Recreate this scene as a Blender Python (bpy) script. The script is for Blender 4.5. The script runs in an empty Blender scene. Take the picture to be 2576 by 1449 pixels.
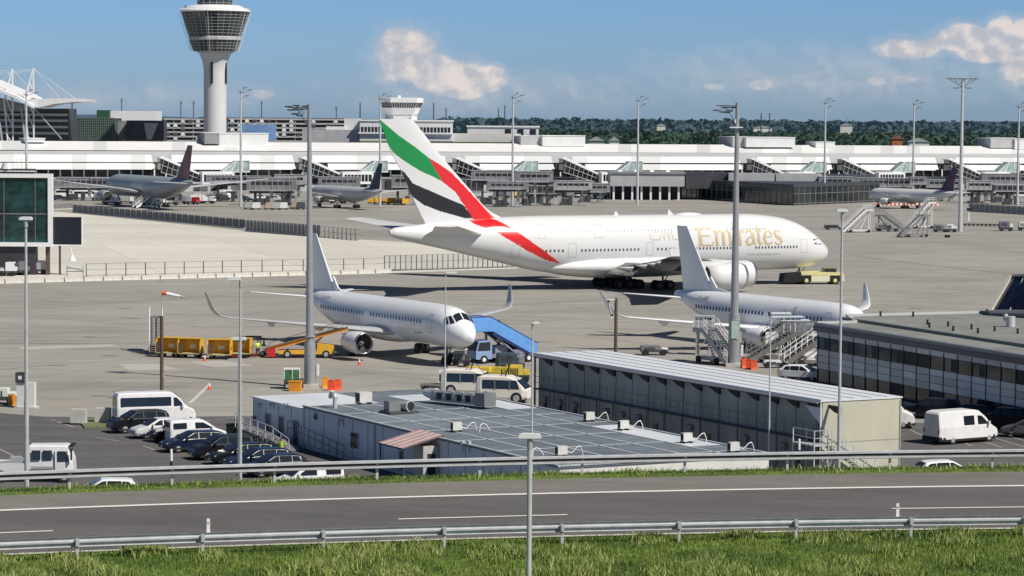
import bpy, math, random
from math import sin, cos, tan, pi, sqrt, atan2, radians as R
from mathutils import Vector, Matrix
rnd = random.Random(11)
sc = bpy.context.scene
COL = sc.collection
# ---------------------------------------------------------------- camera model
F, CX, CY, H = 6885.0, 1288.0, 724.5, 24.0
PITCH = math.atan((CY - 306.0) / F)
ROLL = R(0.43)
V = Vector
_f = V((0, cos(PITCH), -sin(PITCH))); _r0 = V((1, 0, 0)); _u0 = V((0, sin(PITCH), cos(PITCH)))
_r = _r0 * cos(ROLL) + _u0 * sin(ROLL)
_u = _r.cross(_f)
EYE = V((0, 0, H))
def ray(px, py): return _f * F + _r * (px - CX) - _u * (py - CY)
def G(px, py, z=0.0):
    d = ray(px, py); t = (z - H) / d.z
    return EYE + d * t
def PY(px, py, Y):
    d = ray(px, py); return EYE + d * (Y / d.y)
def proj(p):
    q = V(p) - EYE; w = q.dot(_f)
    return CX + F * q.dot(_r) / w, CY - F * q.dot(_u) / w
def zat(px, py, x, y):
    "height at which the view ray of row py passes plan distance y"
    return PY(px, py, y).z
def on_plane(px, py, p0, n):
    d = ray(px, py); n = V(n); return EYE + d * ((V(p0) - EYE).dot(n) / d.dot(n))
# ---------------------------------------------------------------- materials
MATS = {}
def M(name, c, rough=.6, metal=0.0, var=0.0, scale=3.0, bump=0.0, spec=.5, stretch=(1, 1, 1), coat=0, attr=None, emit=None, var2=0, scale2=.4):
    if name in MATS: return MATS[name]
    m = bpy.data.materials.new(name); m.use_nodes = True; nt = m.node_tree; N = nt.nodes; L = nt.links
    b = N['Principled BSDF']; c = tuple(c) + (1,) if len(c) == 3 else c
    b.inputs['Base Color'].default_value = c; b.inputs['Roughness'].default_value = rough
    b.inputs['Metallic'].default_value = metal; b.inputs['Specular IOR Level'].default_value = spec
    if coat: b.inputs['Coat Weight'].default_value = coat; b.inputs['Coat Roughness'].default_value = .05
    src = None
    if attr:
        a = N.new('ShaderNodeAttribute'); a.attribute_name = attr; src = a.outputs['Color']
    if var or bump or var2:
        tc = N.new('ShaderNodeTexCoord'); mp = N.new('ShaderNodeMapping'); mp.inputs['Scale'].default_value = stretch
        L.new(tc.outputs['Object'], mp.inputs['Vector'])
        nz = N.new('ShaderNodeTexNoise'); nz.inputs['Scale'].default_value = scale; nz.inputs['Detail'].default_value = 6
        L.new(mp.outputs['Vector'], nz.inputs['Vector'])
        def mul(fac_out, amt, colsrc):
            mr = N.new('ShaderNodeMapRange'); mr.inputs['From Min'].default_value = .3; mr.inputs['From Max'].default_value = .7
            mr.inputs['To Min'].default_value = 1 - amt; mr.inputs['To Max'].default_value = 1 + amt
            L.new(fac_out, mr.inputs['Value'])
            vm = N.new('ShaderNodeVectorMath'); vm.operation = 'SCALE'
            if colsrc is None: vm.inputs[0].default_value = c[:3]
            else: L.new(colsrc, vm.inputs[0])
            L.new(mr.outputs['Result'], vm.inputs['Scale']); return vm.outputs['Vector']
        if var: src = mul(nz.outputs['Fac'], var, src)
        if var2:
            n2 = N.new('ShaderNodeTexNoise'); n2.inputs['Scale'].default_value = scale2; n2.inputs['Detail'].default_value = 4
            L.new(tc.outputs['Object'], n2.inputs['Vector']); src = mul(n2.outputs['Fac'], var2, src)
        if bump:
            bp = N.new('ShaderNodeBump'); bp.inputs['Strength'].default_value = bump; bp.inputs['Distance'].default_value = .05
            L.new(nz.outputs['Fac'], bp.inputs['Height']); L.new(bp.outputs['Normal'], b.inputs['Normal'])
    if src is not None: L.new(src, b.inputs['Base Color'])
    if emit: b.inputs['Emission Color'].default_value = tuple(emit) + (1,); b.inputs['Emission Strength'].default_value = 1
    MATS[name] = m; return m
def S(r, g, b):
    "sRGB 0-255 -> linear"
    return tuple(((v / 255) / 12.92 if v / 255 <= .04045 else ((v / 255 + .055) / 1.055) ** 2.4) for v in (r, g, b))
WHITE = M('white_paint', (.78, .79, .80), .45, var=.04, scale=.8)
WHITE2 = M('white_coated_metal', (.68, .69, .69), .5, var=.05, scale=.5)
CREAMW = M('cream_white_paint', (.75, .73, .66), .45, var=.05, scale=1)
OFFW = M('off_white_render', (.62, .62, .60), .7, var=.06, scale=.5)
GREYL = M('light_grey_metal', (.42, .43, .44), .5, .2, var=.08, scale=1.2)
GREYM = M('mid_grey_metal', (.22, .23, .24), .5, .2, var=.12, scale=1.2)
GREYD = M('dark_grey_metal', (.07, .075, .085), .5, .2, var=.15, scale=1.2)
GALV = M('galvanised_steel', (.56, .58, .60), .45, .25, var=.12, scale=2.5)
BLACK = M('black_rubber', (.012, .012, .013), .8, var=.2, scale=4)
DARK = M('dark_recess', (.02, .021, .024), .7, var=.2, scale=2)
GLASS = M('dark_glass', (.015, .02, .026), .08, 0, spec=.8, var=.3, scale=.7)
GLASSG = M('green_tinted_glass', (.02, .055, .055), .1, 0, spec=.8, var=.35, scale=.5)
GLASSB = M('pale_green_glass', (.32, .43, .42), .15, 0, spec=.8, var=.3, scale=.5)
BROWN = M('brown_wood_pole', (.11, .075, .055), .8, var=.25, scale=3)
ORANGE = M('orange_paint', (.75, .30, .02), .5, var=.15, scale=1.5)
YELLOWO = M('golden_yellow_paint', (.72, .40, .03), .5, var=.15, scale=1.5)
YELLOWP = M('pale_yellow_paint', (.72, .66, .32), .45, var=.06, scale=1.5)
YELLOW = M('yellow_paint', (.70, .52, .05), .5, var=.15, scale=1.5)
REDP = M('red_orange_paint', (.72, .09, .03), .5, var=.12, scale=1.5)
RED = M('red_paint', (.55, .02, .02), .5, var=.1, scale=1.5)
BLUE = M('sky_blue_paint', (.13, .33, .72), .45, var=.08, scale=1.2)
BLUED = M('deep_blue_paint', (.02, .04, .16), .45, var=.2, scale=1.2)
LAMPG = M('lamp_glass', (.8, .82, .85), .1, spec=.8)
CHROME = M('bright_metal', (.6, .6, .6), .2, .9)
CONC = M('pale_concrete', (.50, .49, .45), .85, var=.12, scale=1.5)
# ---------------------------------------------------------------- mesh builder
class MB:
    def __init__(s): s.v = []; s.f = []; s.m = []; s.sm = []; s.mat = 0; s.T = None; s.smooth = False; s.c = []
    def vert(s, p):
        p = V(p)
        if s.T is not None: p = s.T @ p
        s.v.append(p); return len(s.v) - 1
    def face(s, ids):
        s.f.append(tuple(ids)); s.m.append(s.mat); s.sm.append(s.smooth)
    def quad(s, *ps): s.face([s.vert(p) for p in ps])
    def box(s, c, d, rz=0.0, taper=1.0):
        "c = centre of base, d = sizes; taper = top scale"
        ids = []
        for k, sc_ in ((0, 1), (1, taper)):
            for sx, sy in ((-1, -1), (1, -1), (1, 1), (-1, 1)):
                x, y = sx * d[0] / 2 * sc_, sy * d[1] / 2 * sc_
                ids.append(s.vert((c[0] + x * cos(rz) - y * sin(rz), c[1] + x * sin(rz) + y * cos(rz), c[2] + k * d[2])))
        a = ids
        for q in ((3, 2, 1, 0), (4, 5, 6, 7), (0, 1, 5, 4), (1, 2, 6, 5), (2, 3, 7, 6), (3, 0, 4, 7)): s.face([a[i] for i in q])
        return s
    def bx(s, x0, x1, y0, y1, z0, z1): return s.box(((x0 + x1) / 2, (y0 + y1) / 2, z0), (x1 - x0, y1 - y0, z1 - z0))
    def loft(s, rings, cap=True, closed=True):
        idr = [[s.vert(p) for p in r] for r in rings]; n = len(idr[0])
        for a, b in zip(idr, idr[1:]):
            for i in range(n if closed else n - 1):
                j = (i + 1) % n; s.face((a[i], a[j], b[j], b[i]))
        if cap:
            sm = s.smooth; s.smooth = False
            if sm:
                T_ = s.T; s.T = None
                for r_ in (idr[0][::-1], idr[-1]): s.face([s.vert(s.v[i]) for i in r_])
                s.T = T_
            else: s.face(idr[0][::-1]); s.face(idr[-1])
            s.smooth = sm
        return s
    def tube(s, p0, p1, r0, r1=None, n=8, cap=True):
        p0 = V(p0); p1 = V(p1); r1 = r0 if r1 is None else r1
        d = (p1 - p0).normalized(); a = d.orthogonal().normalized(); b = d.cross(a)
        sm = s.smooth; s.smooth = n > 5
        s.loft([[p0 + (a * cos(2 * pi * i / n) + b * sin(2 * pi * i / n)) * r0 for i in range(n)],
                [p1 + (a * cos(2 * pi * i / n) + b * sin(2 * pi * i / n)) * r1 for i in range(n)]], cap)
        s.smooth = sm; return s
    def path(s, pts, r, n=6):
        for a, b in zip(pts, pts[1:]): s.tube(a, b, r, r, n)
        return s
    def bar(s, p0, p1, w, h=None):
        "square bar between two points"
        p0 = V(p0); p1 = V(p1); h = h or w; d = (p1 - p0).normalized()
        a = d.cross(V((0, 0, 1)));
        a = V((1, 0, 0)) if a.length < 1e-4 else a.normalized()
        b = d.cross(a)
        o = [a * w / 2 * i + b * h / 2 * j for i, j in ((-1, -1), (1, -1), (1, 1), (-1, 1))]
        return s.loft([[p0 + k for k in o], [p1 + k for k in o]])
    def revolve(s, prof, axis0, axisd, n=20):
        "prof: (t along axis, radius)"
        d = V(axisd).normalized(); a = d.orthogonal().normalized(); b = d.cross(a); p0 = V(axis0)
        sm = s.smooth; s.smooth = True
        s.loft([[p0 + d * t + (a * cos(2 * pi * i / n) + b * sin(2 * pi * i / n)) * r for i in range(n)] for t, r in prof], False)
        s.smooth = sm; return s
    def prism(s, poly, y0, y1, plane='xz'):
        "extrude a 2D polygon"
        def P(p, y):
            return (p[0], y, p[1]) if plane == 'xz' else ((p[0], p[1], y) if plane == 'xy' else (y, p[0], p[1]))
        a = [s.vert(P(p, y0)) for p in poly]; b = [s.vert(P(p, y1)) for p in poly]; n = len(a)
        s.face(a); s.face(b[::-1])
        for i in range(n): s.face((a[(i + 1) % n], a[i], b[i], b[(i + 1) % n]))
        return s
    def build(s, name, mats, parent=None, fix=True, colors=None):
        me = bpy.data.meshes.new(name); me.from_pydata([tuple(p) for p in s.v], [], s.f)
        mats = mats if isinstance(mats, (list, tuple)) else [mats]
        for m in mats: me.materials.append(m)
        me.polygons.foreach_set('material_index', s.m); me.polygons.foreach_set('use_smooth', s.sm)
        if fix:
            import bmesh
            bm = bmesh.new(); bm.from_mesh(me); bmesh.ops.recalc_face_normals(bm, faces=bm.faces); bm.to_mesh(me); bm.free()
        if colors:
            at = me.color_attributes.new('paint', 'FLOAT_COLOR', 'POINT')
            at.data.foreach_set('color', [q for c in colors for q in (c[0], c[1], c[2], 1)])
        o = bpy.data.objects.new(name, me); COL.objects.link(o)
        if parent is not None: o.parent = parent
        return o
def tag(o, label=None, cat=None, group=None, kind=None):
    if label: o['label'] = label
    if cat: o['category'] = cat
    if group: o['group'] = group
    if kind: o['kind'] = kind
    return o
def thing(name, label, cat, loc=(0, 0, 0), rz=0, group=None):
    o = bpy.data.objects.new(name, None); COL.objects.link(o); o.empty_display_size = .5
    o.location = loc; o.rotation_euler = (0, 0, rz); return tag(o, label, cat, group)
KIDS = {}
def dup(root, loc, rz=None, label=None, scale=None, group=None):
    def cp(o, par):
        c = o.copy(); COL.objects.link(c); c.parent = par
        for k in list(o.children): cp(k, c)
        return c
    c = cp(root, None); c.location = loc
    if rz is not None: c.rotation_euler = (0, 0, rz)
    if scale: c.scale = scale
    if label: c['label'] = label
    if group: c['group'] = group
    return c
def single(name, mb, mats, label, cat, group=None, kind=None, loc=None, rz=0, **k):
    o = mb.build(name, mats, **k)
    if loc is not None: o.location = loc
    o.rotation_euler = (0, 0, rz); return tag(o, label, cat, group, kind)
def struct(name, mb, mats, **k):
    o = mb.build(name, mats, **k); o['kind'] = 'structure'; return o
def inpoly(x, y, poly):
    c = False; n = len(poly)
    for i in range(n):
        x1, y1 = poly[i]; x2, y2 = poly[i - 1]
        if (y1 > y) != (y2 > y) and x < (x2 - x1) * (y - y1) / (y2 - y1) + x1: c = not c
    return c
def interp(tab, x):
    if x <= tab[0][0]: return tab[0][1:]
    for a, b in zip(tab, tab[1:]):
        if x <= b[0]:
            t = (x - a[0]) / (b[0] - a[0]); return tuple(a[i] + (b[i] - a[i]) * t for i in range(1, len(a)))
    return tab[-1][1:]
def smoothtab(tab):
    "pchip-like cubic sampler"
    n = len(tab); xs = [t[0] for t in tab]
    def slopes(k):
        y = [t[k] for t in tab]; d = [(y[i + 1] - y[i]) / (xs[i + 1] - xs[i]) for i in range(n - 1)]; m = [d[0]]
        for i in range(1, n - 1): m.append(0 if d[i - 1] * d[i] <= 0 else 2 * d[i - 1] * d[i] / (d[i - 1] + d[i]))
        m.append(d[-1]); return y, m
    K = [slopes(k) for k in range(1, len(tab[0]))]
    def f(x):
        x = min(max(x, xs[0]), xs[-1]); i = 0
        while i < n - 2 and x > xs[i + 1]: i += 1
        h = xs[i + 1] - xs[i]; t = (x - xs[i]) / h; o = []
        for y, m in K:
            o.append((2 * t ** 3 - 3 * t * t + 1) * y[i] + (t ** 3 - 2 * t * t + t) * h * m[i] + (-2 * t ** 3 + 3 * t * t) * y[i + 1] + (t ** 3 - t * t) * h * m[i + 1])
        return o
    return f
# ---------------------------------------------------------------- camera, light, sky
cam = bpy.data.cameras.new('camera'); camo = bpy.data.objects.new('camera', cam); COL.objects.link(camo)
cam.sensor_width = 36; cam.lens = 36 * F / 2576.0; cam.clip_start = 1; cam.clip_end = 60000
camo.matrix_world = Matrix(((_r.x, _u.x, -_f.x, 0), (_r.y, _u.y, -_f.y, 0), (_r.z, _u.z, -_f.z, H), (0, 0, 0, 1)))
sc.camera = camo
sc.view_settings.view_transform = 'Standard'; sc.view_settings.look = 'None'; sc.view_settings.exposure = 0; sc.view_settings.gamma = 1
SUN = V((.80, -.60, 0)).normalized() * cos(R(48)) + V((0, 0, sin(R(48))))
sl = bpy.data.lights.new('sun', 'SUN'); sl.energy = 4.9; sl.angle = R(.53); sl.color = (1, .93, .83)
so = bpy.data.objects.new('sun', sl); COL.objects.link(so); so.rotation_euler = SUN.to_track_quat('Z', 'Y').to_euler(); so.location = (60, -60, 120)
w = bpy.data.worlds.new('World'); sc.world = w; w.use_nodes = True
def world():
    nt = w.node_tree; N = nt.nodes; L = nt.links; bg = N['Background']
    sky = N.new('ShaderNodeTexSky'); sky.sky_type = 'NISHITA'; sky.sun_disc = False
    sky.sun_elevation = R(48); sky.sun_rotation = atan2(SUN.x, SUN.y); sky.altitude = 400; sky.air_density = 1.0; sky.dust_density = .6; sky.ozone_density = 2.2
    tc = N.new('ShaderNodeTexCoord'); sep = N.new('ShaderNodeSeparateXYZ'); L.new(tc.outputs['Generated'], sep.inputs[0])
    def math_(op, a, b=None, clamp=False):
        n = N.new('ShaderNodeMath'); n.operation = op; n.use_clamp = clamp
        for i, q in enumerate((a, b)):
            if q is None: continue
            if isinstance(q, (int, float)): n.inputs[i].default_value = q
            else: L.new(q, n.inputs[i])
        return n.outputs[0]
    # azimuth u = x/y, elevation v = z/y
    u = math_('DIVIDE', sep.outputs[0], sep.outputs[1]); v = math_('DIVIDE', sep.outputs[2], sep.outputs[1])
    cmb = N.new('ShaderNodeCombineXYZ'); L.new(u, cmb.inputs[0]); L.new(v, cmb.inputs[1])
    def noise(scale, detail, sx=1, sy=1, rough=.55, off=0):
        mp = N.new('ShaderNodeMapping'); mp.inputs['Scale'].default_value = (sx, sy, 1); mp.inputs['Location'].default_value = (off, off * .7, off)
        L.new(cmb.outputs[0], mp.inputs['Vector']); n = N.new('ShaderNodeTexNoise'); n.inputs['Scale'].default_value = scale
        n.inputs['Detail'].default_value = detail; n.inputs['Roughness'].default_value = rough; L.new(mp.outputs[0], n.inputs['Vector']); return n.outputs['Fac']
    nz = math_('SUBTRACT', noise(48, 8, 1, 1.1, .6), .5); nz2 = math_('SUBTRACT', noise(13, 4, 1, 1.6, .5, 3), .5)
    def blob(px, py, rx, ry, gain=1.0):
        d = ray(px, py); cu, cv = d.x / d.y, d.z / d.y; rx /= F; ry /= F
        a = math_('DIVIDE', math_('SUBTRACT', u, cu), rx); b = math_('DIVIDE', math_('SUBTRACT', v, cv), ry)
        r2 = math_('ADD', math_('MULTIPLY', a, a), math_('MULTIPLY', b, b))
        return math_('MULTIPLY', math_('SUBTRACT', 1.0, r2), gain)
    def union(bl):
        o = bl[0]
        for b in bl[1:]: o = math_('MAXIMUM', o, b)
        return o
    big = union([blob(1035, 120, 85, 62), blob(985, 160, 62, 45), blob(1085, 170, 95, 55), blob(1000, 190, 80, 26, .8), blob(1110, 180, 110, 52), blob(1000, 150, 80, 60), blob(1150, 190, 90, 46), blob(1215, 200, 75, 40),
                 blob(1240, 185, 40, 28), blob(1160, 220, 90, 28, .7), blob(2290, 120, 105, 34, .9), blob(2420, 100, 75, 44), blob(2470, 130, 85, 30), blob(2530, 90, 60, 48), blob(2500, 125, 90, 34), blob(2570, 160, 60, 70, .8), blob(2575, 75, 40, 36), blob(2350, 110, 60, 28, .7)])
    small = union([blob(1600, 226, 48, 16, .8), blob(1805, 217, 42, 15, .9), blob(1915, 215, 45, 18, .8), blob(2195, 203, 48, 14, .8), blob(2275, 201, 40, 15, .9), blob(660, 238, 40, 14, .75), blob(330, 243, 36, 14, .7)])
    def mask(base, amp, lo, hi):
        s_ = math_('ADD', math_('ADD', base, math_('MULTIPLY', nz, amp)), math_('MULTIPLY', nz2, amp * .6))
        mr = N.new('ShaderNodeMapRange'); mr.interpolation_type = 'SMOOTHSTEP'; L.new(s_, mr.inputs['Value'])
        mr.inputs['From Min'].default_value = lo; mr.inputs['From Max'].default_value = hi; return mr.outputs[0]
    halo = math_('MULTIPLY', mask(big, 2.0, -1.1, 1.0), .36)
    mk = math_('MAXIMUM', math_('MAXIMUM', halo, math_('MULTIPLY', mask(math_('ADD', math_('MULTIPLY', big, 1.25), .10), 3.2, .0, .75), .9)), math_('MULTIPLY', mask(small, 5.0, .2, 1.2), .6), True)
    # wide veil
    veil = math_('MULTIPLY', mask(union([blob(2100, 190, 620, 95, .8), blob(1250, 230, 520, 70, .8), blob(300, 240, 500, 50, .6)]), 1.3, -.1, 1.3), .34)
    mk = math_('MAXIMUM', mk, veil, True)
    # in front of the camera only (y > 0)
    fr = math_('GREATER_THAN', sep.outputs[1], .2); mk = math_('MULTIPLY', mk, fr)
    # sky tint: keep the Nishita gradient, pull it to the photographed blue
    tint = N.new('ShaderNodeValToRGB'); L.new(sep.outputs[2], tint.inputs['Fac']); cr = tint.color_ramp
    cr.elements[0].position = 0; cr.elements[0].color = SKYT[0]; cr.elements[1].position = .06; cr.elements[1].color = SKYT[1]; e_ = cr.elements.new(.22); e_.color = SKYT[2]
    mul = N.new('ShaderNodeMix'); mul.data_type = 'RGBA'; mul.blend_type = 'MULTIPLY'; mul.inputs['Factor'].default_value = 1
    L.new(sky.outputs[0], mul.inputs['A']); L.new(tint.outputs['Color'], mul.inputs['B'])
    def puff(dx, dy):
        mp = N.new('ShaderNodeMapping'); mp.inputs['Location'].default_value = (dx, dy, 0); mp.inputs['Scale'].default_value = (1, 1.15, 1); L.new(cmb.outputs[0], mp.inputs['Vector'])
        n = N.new('ShaderNodeTexNoise'); n.inputs['Scale'].default_value = 110; n.inputs['Detail'].default_value = 6; n.inputs['Roughness'].default_value = .5; L.new(mp.outputs[0], n.inputs['Vector']); return n.outputs['Fac']
    relief = math_('ADD', math_('MULTIPLY', math_('SUBTRACT', puff(0, 0), puff(.0022, .0030)), 1.5), noise(26, 5, 1, 1.3, .5, 7))
    sh = N.new('ShaderNodeMapRange'); L.new(relief, sh.inputs['Value']); sh.inputs['From Min'].default_value = .34; sh.inputs['From Max'].default_value = .66
    cc = N.new('ShaderNodeMix'); cc.data_type = 'RGBA'; L.new(sh.outputs[0], cc.inputs['Factor'])
    cc.inputs['A'].default_value = CLD[0]; cc.inputs['B'].default_value = CLD[1]
    mx = N.new('ShaderNodeMix'); mx.data_type = 'RGBA'; L.new(mk, mx.inputs['Factor']); L.new(mul.outputs['Result'], mx.inputs['A']); L.new(cc.outputs['Result'], mx.inputs['B'])
    L.new(mx.outputs['Result'], bg.inputs['Color']); bg.inputs['Strength'].default_value = .1
SKYT = ((.47, .68, 1.16, 1), (.38, .62, 1.06, 1), (.24, .30, .38, 1))
CLD = ((5.0, 5.1, 5.6, 1), (7.9, 7.1, 6.7, 1))
world()
# ================================================================ ground, apron, road
def ground_mat(name, base, joints=None, stain=.12, rough=.9, streak=.1, tint=None):
    m = bpy.data.materials.new(name); m.use_nodes = True; nt = m.node_tree; N = nt.nodes; L = nt.links; b = N['Principled BSDF']
    b.inputs['Roughness'].default_value = rough; b.inputs['Specular IOR Level'].default_value = .25
    geo = N.new('ShaderNodeNewGeometry'); cur = None
    def scl(fac, lo, hi, cur, fmin=.35, fmax=.65):
        mr = N.new('ShaderNodeMapRange'); mr.inputs['From Min'].default_value = fmin; mr.inputs['From Max'].default_value = fmax
        mr.inputs['To Min'].default_value = lo; mr.inputs['To Max'].default_value = hi; L.new(fac, mr.inputs['Value'])
        vm = N.new('ShaderNodeVectorMath'); vm.operation = 'SCALE'
        if cur is None: vm.inputs[0].default_value = base
        else: L.new(cur, vm.inputs[0])
        L.new(mr.outputs[0], vm.inputs['Scale']); return vm.outputs[0]
    def nz(scale, st=(1, 1, 1), rot=0, detail=5, rgh=.55):
        mp = N.new('ShaderNodeMapping'); mp.inputs['Scale'].default_value = st; mp.inputs['Rotation'].default_value = (0, 0, rot)
        L.new(geo.outputs['Position'], mp.inputs['Vector']); n = N.new('ShaderNodeTexNoise'); n.inputs['Scale'].default_value = scale
        n.inputs['Detail'].default_value = detail; n.inputs['Roughness'].default_value = rgh; L.new(mp.outputs[0], n.inputs['Vector']); return n.outputs['Fac']
    cur = scl(nz(.03), 1 - stain, 1 + stain, cur)
    cur = scl(nz(.35, (.18, 1, 1), R(8)), 1 - streak, 1 + streak * .7, cur)
    cur = scl(nz(1.2, (.25, 1, 1), R(-14), 8, .7), 1 - streak * .7, 1 + streak * .7, cur)
    cur = scl(nz(14, detail=3), .93, 1.07, cur)
    if joints:
        for (w_, ang) in joints:
            mp = N.new('ShaderNodeMapping'); mp.inputs['Rotation'].default_value = (0, 0, ang); L.new(geo.outputs['Position'], mp.inputs['Vector'])
            br = N.new('ShaderNodeTexBrick'); br.offset = 0; br.inputs['Scale'].default_value = 1; br.inputs['Brick Width'].default_value = w_; br.inputs['Row Height'].default_value = w_
            br.inputs['Mortar Size'].default_value = .09; br.inputs['Mortar Smooth'].default_value = .2
            br.inputs['Color1'].default_value = (.945,) * 3 + (1,); br.inputs['Color2'].default_value = (1.05,) * 3 + (1,); br.inputs['Mortar'].default_value = (.72, .71, .70, 1)
            L.new(mp.outputs[0], br.inputs['Vector'])
            mx = N.new('ShaderNodeMix'); mx.data_type = 'RGBA'; mx.blend_type = 'MULTIPLY'; mx.inputs['Factor'].default_value = 1
            L.new(cur, mx.inputs['A']); L.new(br.outputs['Color'], mx.inputs['B']); cur = mx.outputs['Result']
    if tint:   # worn yellowish / rubber patches
        fac = nz(.045, (.3, 1, 1), R(5), 4); mr = N.new('ShaderNodeMapRange'); mr.inputs['From Min'].default_value = .5; mr.inputs['From Max'].default_value = .7
        mr.inputs['To Max'].default_value = .8; L.new(fac, mr.inputs['Value'])
        mx = N.new('ShaderNodeMix'); mx.data_type = 'RGBA'; L.new(mr.outputs[0], mx.inputs['Factor']); L.new(cur, mx.inputs['A']); mx.inputs['B'].default_value = tuple(tint) + (1,); cur = mx.outputs['Result']
    L.new(cur, b.inputs['Base Color']); return m
GRASSB = M('grass_base', (.10, .15, .03), .95, var=.3, scale=2.2, bump=.4, var2=.3, scale2=.25)
APRON = ground_mat('apron_concrete', (.308, .300, .274), [(7.5, R(28))], .10, streak=.13, tint=(.35, .325, .28))
CREAMC = ground_mat('pale_concrete_slab', (.60, .58, .52), [(25, R(-14))], .05, streak=.04)
ASPH = ground_mat('car_park_asphalt', (.118, .116, .116), None, .18, streak=.16)
ROADM = ground_mat('road_asphalt', (.118, .116, .115), None, .10, streak=.14)
SHOULD = ground_mat('road_shoulder_asphalt', (.185, .175, .163), None, .10, streak=.14)
FIELD = M('field_ground', (.09, .12, .04), .95, var=.3, scale=.004, var2=.3, scale2=.02)
PAINTW = M('road_marking_paint', (.78, .77, .73), .6, var=.06, scale=4)
def sheet(name, pts, mat, z):
    mb = MB(); mb.face([mb.vert((p[0], p[1], z)) for p in pts]); return struct(name, mb, mat)
sheet('ground', [(-30000, -2000), (30000, -2000), (30000, 45000), (-30000, 45000)], FIELD, -.06)
sheet('apron', [(-700, 60), (700, 60), (700, 1240), (-700, 1240)], APRON, 0)
sheet('pale_apron', [G(*p) for p in ((-500, 500), (60, 527), (150, 533), (620, 581), (868, 600), (1130, 615), (1330, 640), (1330, 671), (1290, 676), (960, 688), (0, 713), (-500, 735))], CREAMC, .004)
sheet('car_park', [G(*p) for p in ((-400, 1005), (110, 1048), (300, 1050), (640, 1046), (900, 1020), (1300, 1030), (2280, 1062), (2900, 1100))] + [G(3200, 1400), G(-900, 1400)], ASPH, .004)
# repaired lighter patches and drain lines on the apron
TY = M('tyre_mark_rubber', (.17, .165, .16), .85, var=.25, scale=.7)
for i_, (a_, b_, w_) in enumerate((((1180, 770), (1560, 748), .5), ((1190, 776), (1570, 753), .5), ((620, 820), (1020, 822), .35), ((1380, 800), (1800, 830), .3), ((2140, 640), (2560, 690), .45), ((2150, 647), (2570, 698), .45), ((60, 770), (560, 742), .35), ((70, 777), (570, 748), .35), ((1650, 560), (2100, 545), .5), ((280, 985), (470, 960), .25), ((288, 990), (480, 965), .25), ((1420, 840), (1700, 880), .3), ((2060, 760), (2480, 742), .3), ((2210, 612), (2320, 610), .5), ((860, 930), (1090, 955), .25), ((0, 930), (330, 905), .3))):
    pa_, pb_ = G(*a_), G(*b_); mb = MB(); n_ = 14; nn_ = V((-(pb_ - pa_).y, (pb_ - pa_).x, 0)).normalized(); bow = (pb_ - pa_).length * .04 * (1 if i_ % 2 else -1)
    cs_ = [pa_.lerp(pb_, k / n_) + nn_ * bow * sin(pi * k / n_) + V((0, 0, .009)) for k in range(n_ + 1)]; l_ = [mb.vert(c - nn_ * w_ / 2) for c in cs_]; r2_ = [mb.vert(c + nn_ * w_ / 2) for c in cs_]
    for k in range(n_): mb.face((l_[k], l_[k + 1], r2_[k + 1], r2_[k]))
    struct('tyre_mark', mb, M('faint_rubber', (.225, .22, .21), .85, var=.15, scale=.7))
r9 = random.Random(77)
for _ in range(46):
    px_, py_ = r9.uniform(0, 2560), r9.uniform(545, 1010); c = G(px_, py_); rx, ry = r9.uniform(.4, 2.6), r9.uniform(.3, 1.3); mb = MB(); mb.face([mb.vert(c + V((rx * cos(a) * r9.uniform(.6, 1.1), ry * sin(a) * r9.uniform(.6, 1.1), .010))) for a in [2 * pi * k / 12 for k in range(12)]]); struct('oil_stain', mb, M('oil_stain', (.20, .195, .185), .8, var=.2, scale=1.5))
PATCH = M('concrete_patch', (.42, .41, .38), .9, var=.08, scale=.6)
def gpoly(name, pts, mat, z=.008): return sheet(name, [G(*p) for p in pts], mat, z)
gpoly('apron_patch', [(300, 917), (395, 915), (455, 930), (325, 932)], PATCH)
gpoly('apron_patch', [(470, 910), (560, 907), (640, 920), (540, 924)], PATCH)
gpoly('apron_patch', [(40, 873), (280, 866), (300, 872), (60, 880)], PATCH)
TARM = M('joint_tar', (.13, .125, .12), .9, var=.2, scale=1)
def gline(name, p, q, w_, mat, z=.012):
    a, b = G(*p), G(*q); n = V((-(b - a).y, (b - a).x, 0)).normalized() * w_ / 2
    return sheet(name, [a - n, b - n, b + n, a + n], mat, z)
gline('ground_marking', (478, 1014), (527, 968), .35, M('faded_marking', (.55, .53, .5), .8, var=.1, scale=2))
gline('ground_marking', (2060, 664), (2245, 663), .5, M('faded_yellow_marking', (.50, .43, .22), .8, var=.1, scale=2))
gline('ground_marking', (2290, 671), (2420, 669), .4, MATS['faded_yellow_marking'])
gline('ground_marking', (1715, 690), (1880, 676), .4, MATS['faded_yellow_marking'])
gline('drain_line', (0, 1040), (190, 1066), .15, TARM)
gline('drain_line', (0, 865), (560, 862), .2, TARM); gline('drain_line', (1180, 620), (330, 566), .3, M('fine_joint', (.42, .41, .38), .9))
gline('drain_line', (860, 655), (330, 612), .3, MATS['fine_joint'])
for a_, b_ in (((130, 1055), (185, 1075)), ((360, 1122), (415, 1140)), ((490, 1062), (600, 1050)), ((500, 1030), (590, 1022)), ((0, 1130), (52, 1157)), ((240, 1100), (300, 1110))):
    gline('parking_line', a_, b_, .14, M('worn_line_paint', (.36, .35, .34), .8, var=.15, scale=2))
for k in range(7): gline('parking_line', (2290 + 62 * k, 1082 + 4 * k), (2370 + 75 * k, 1118 + 4 * k), .14, MATS['worn_line_paint'])
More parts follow.
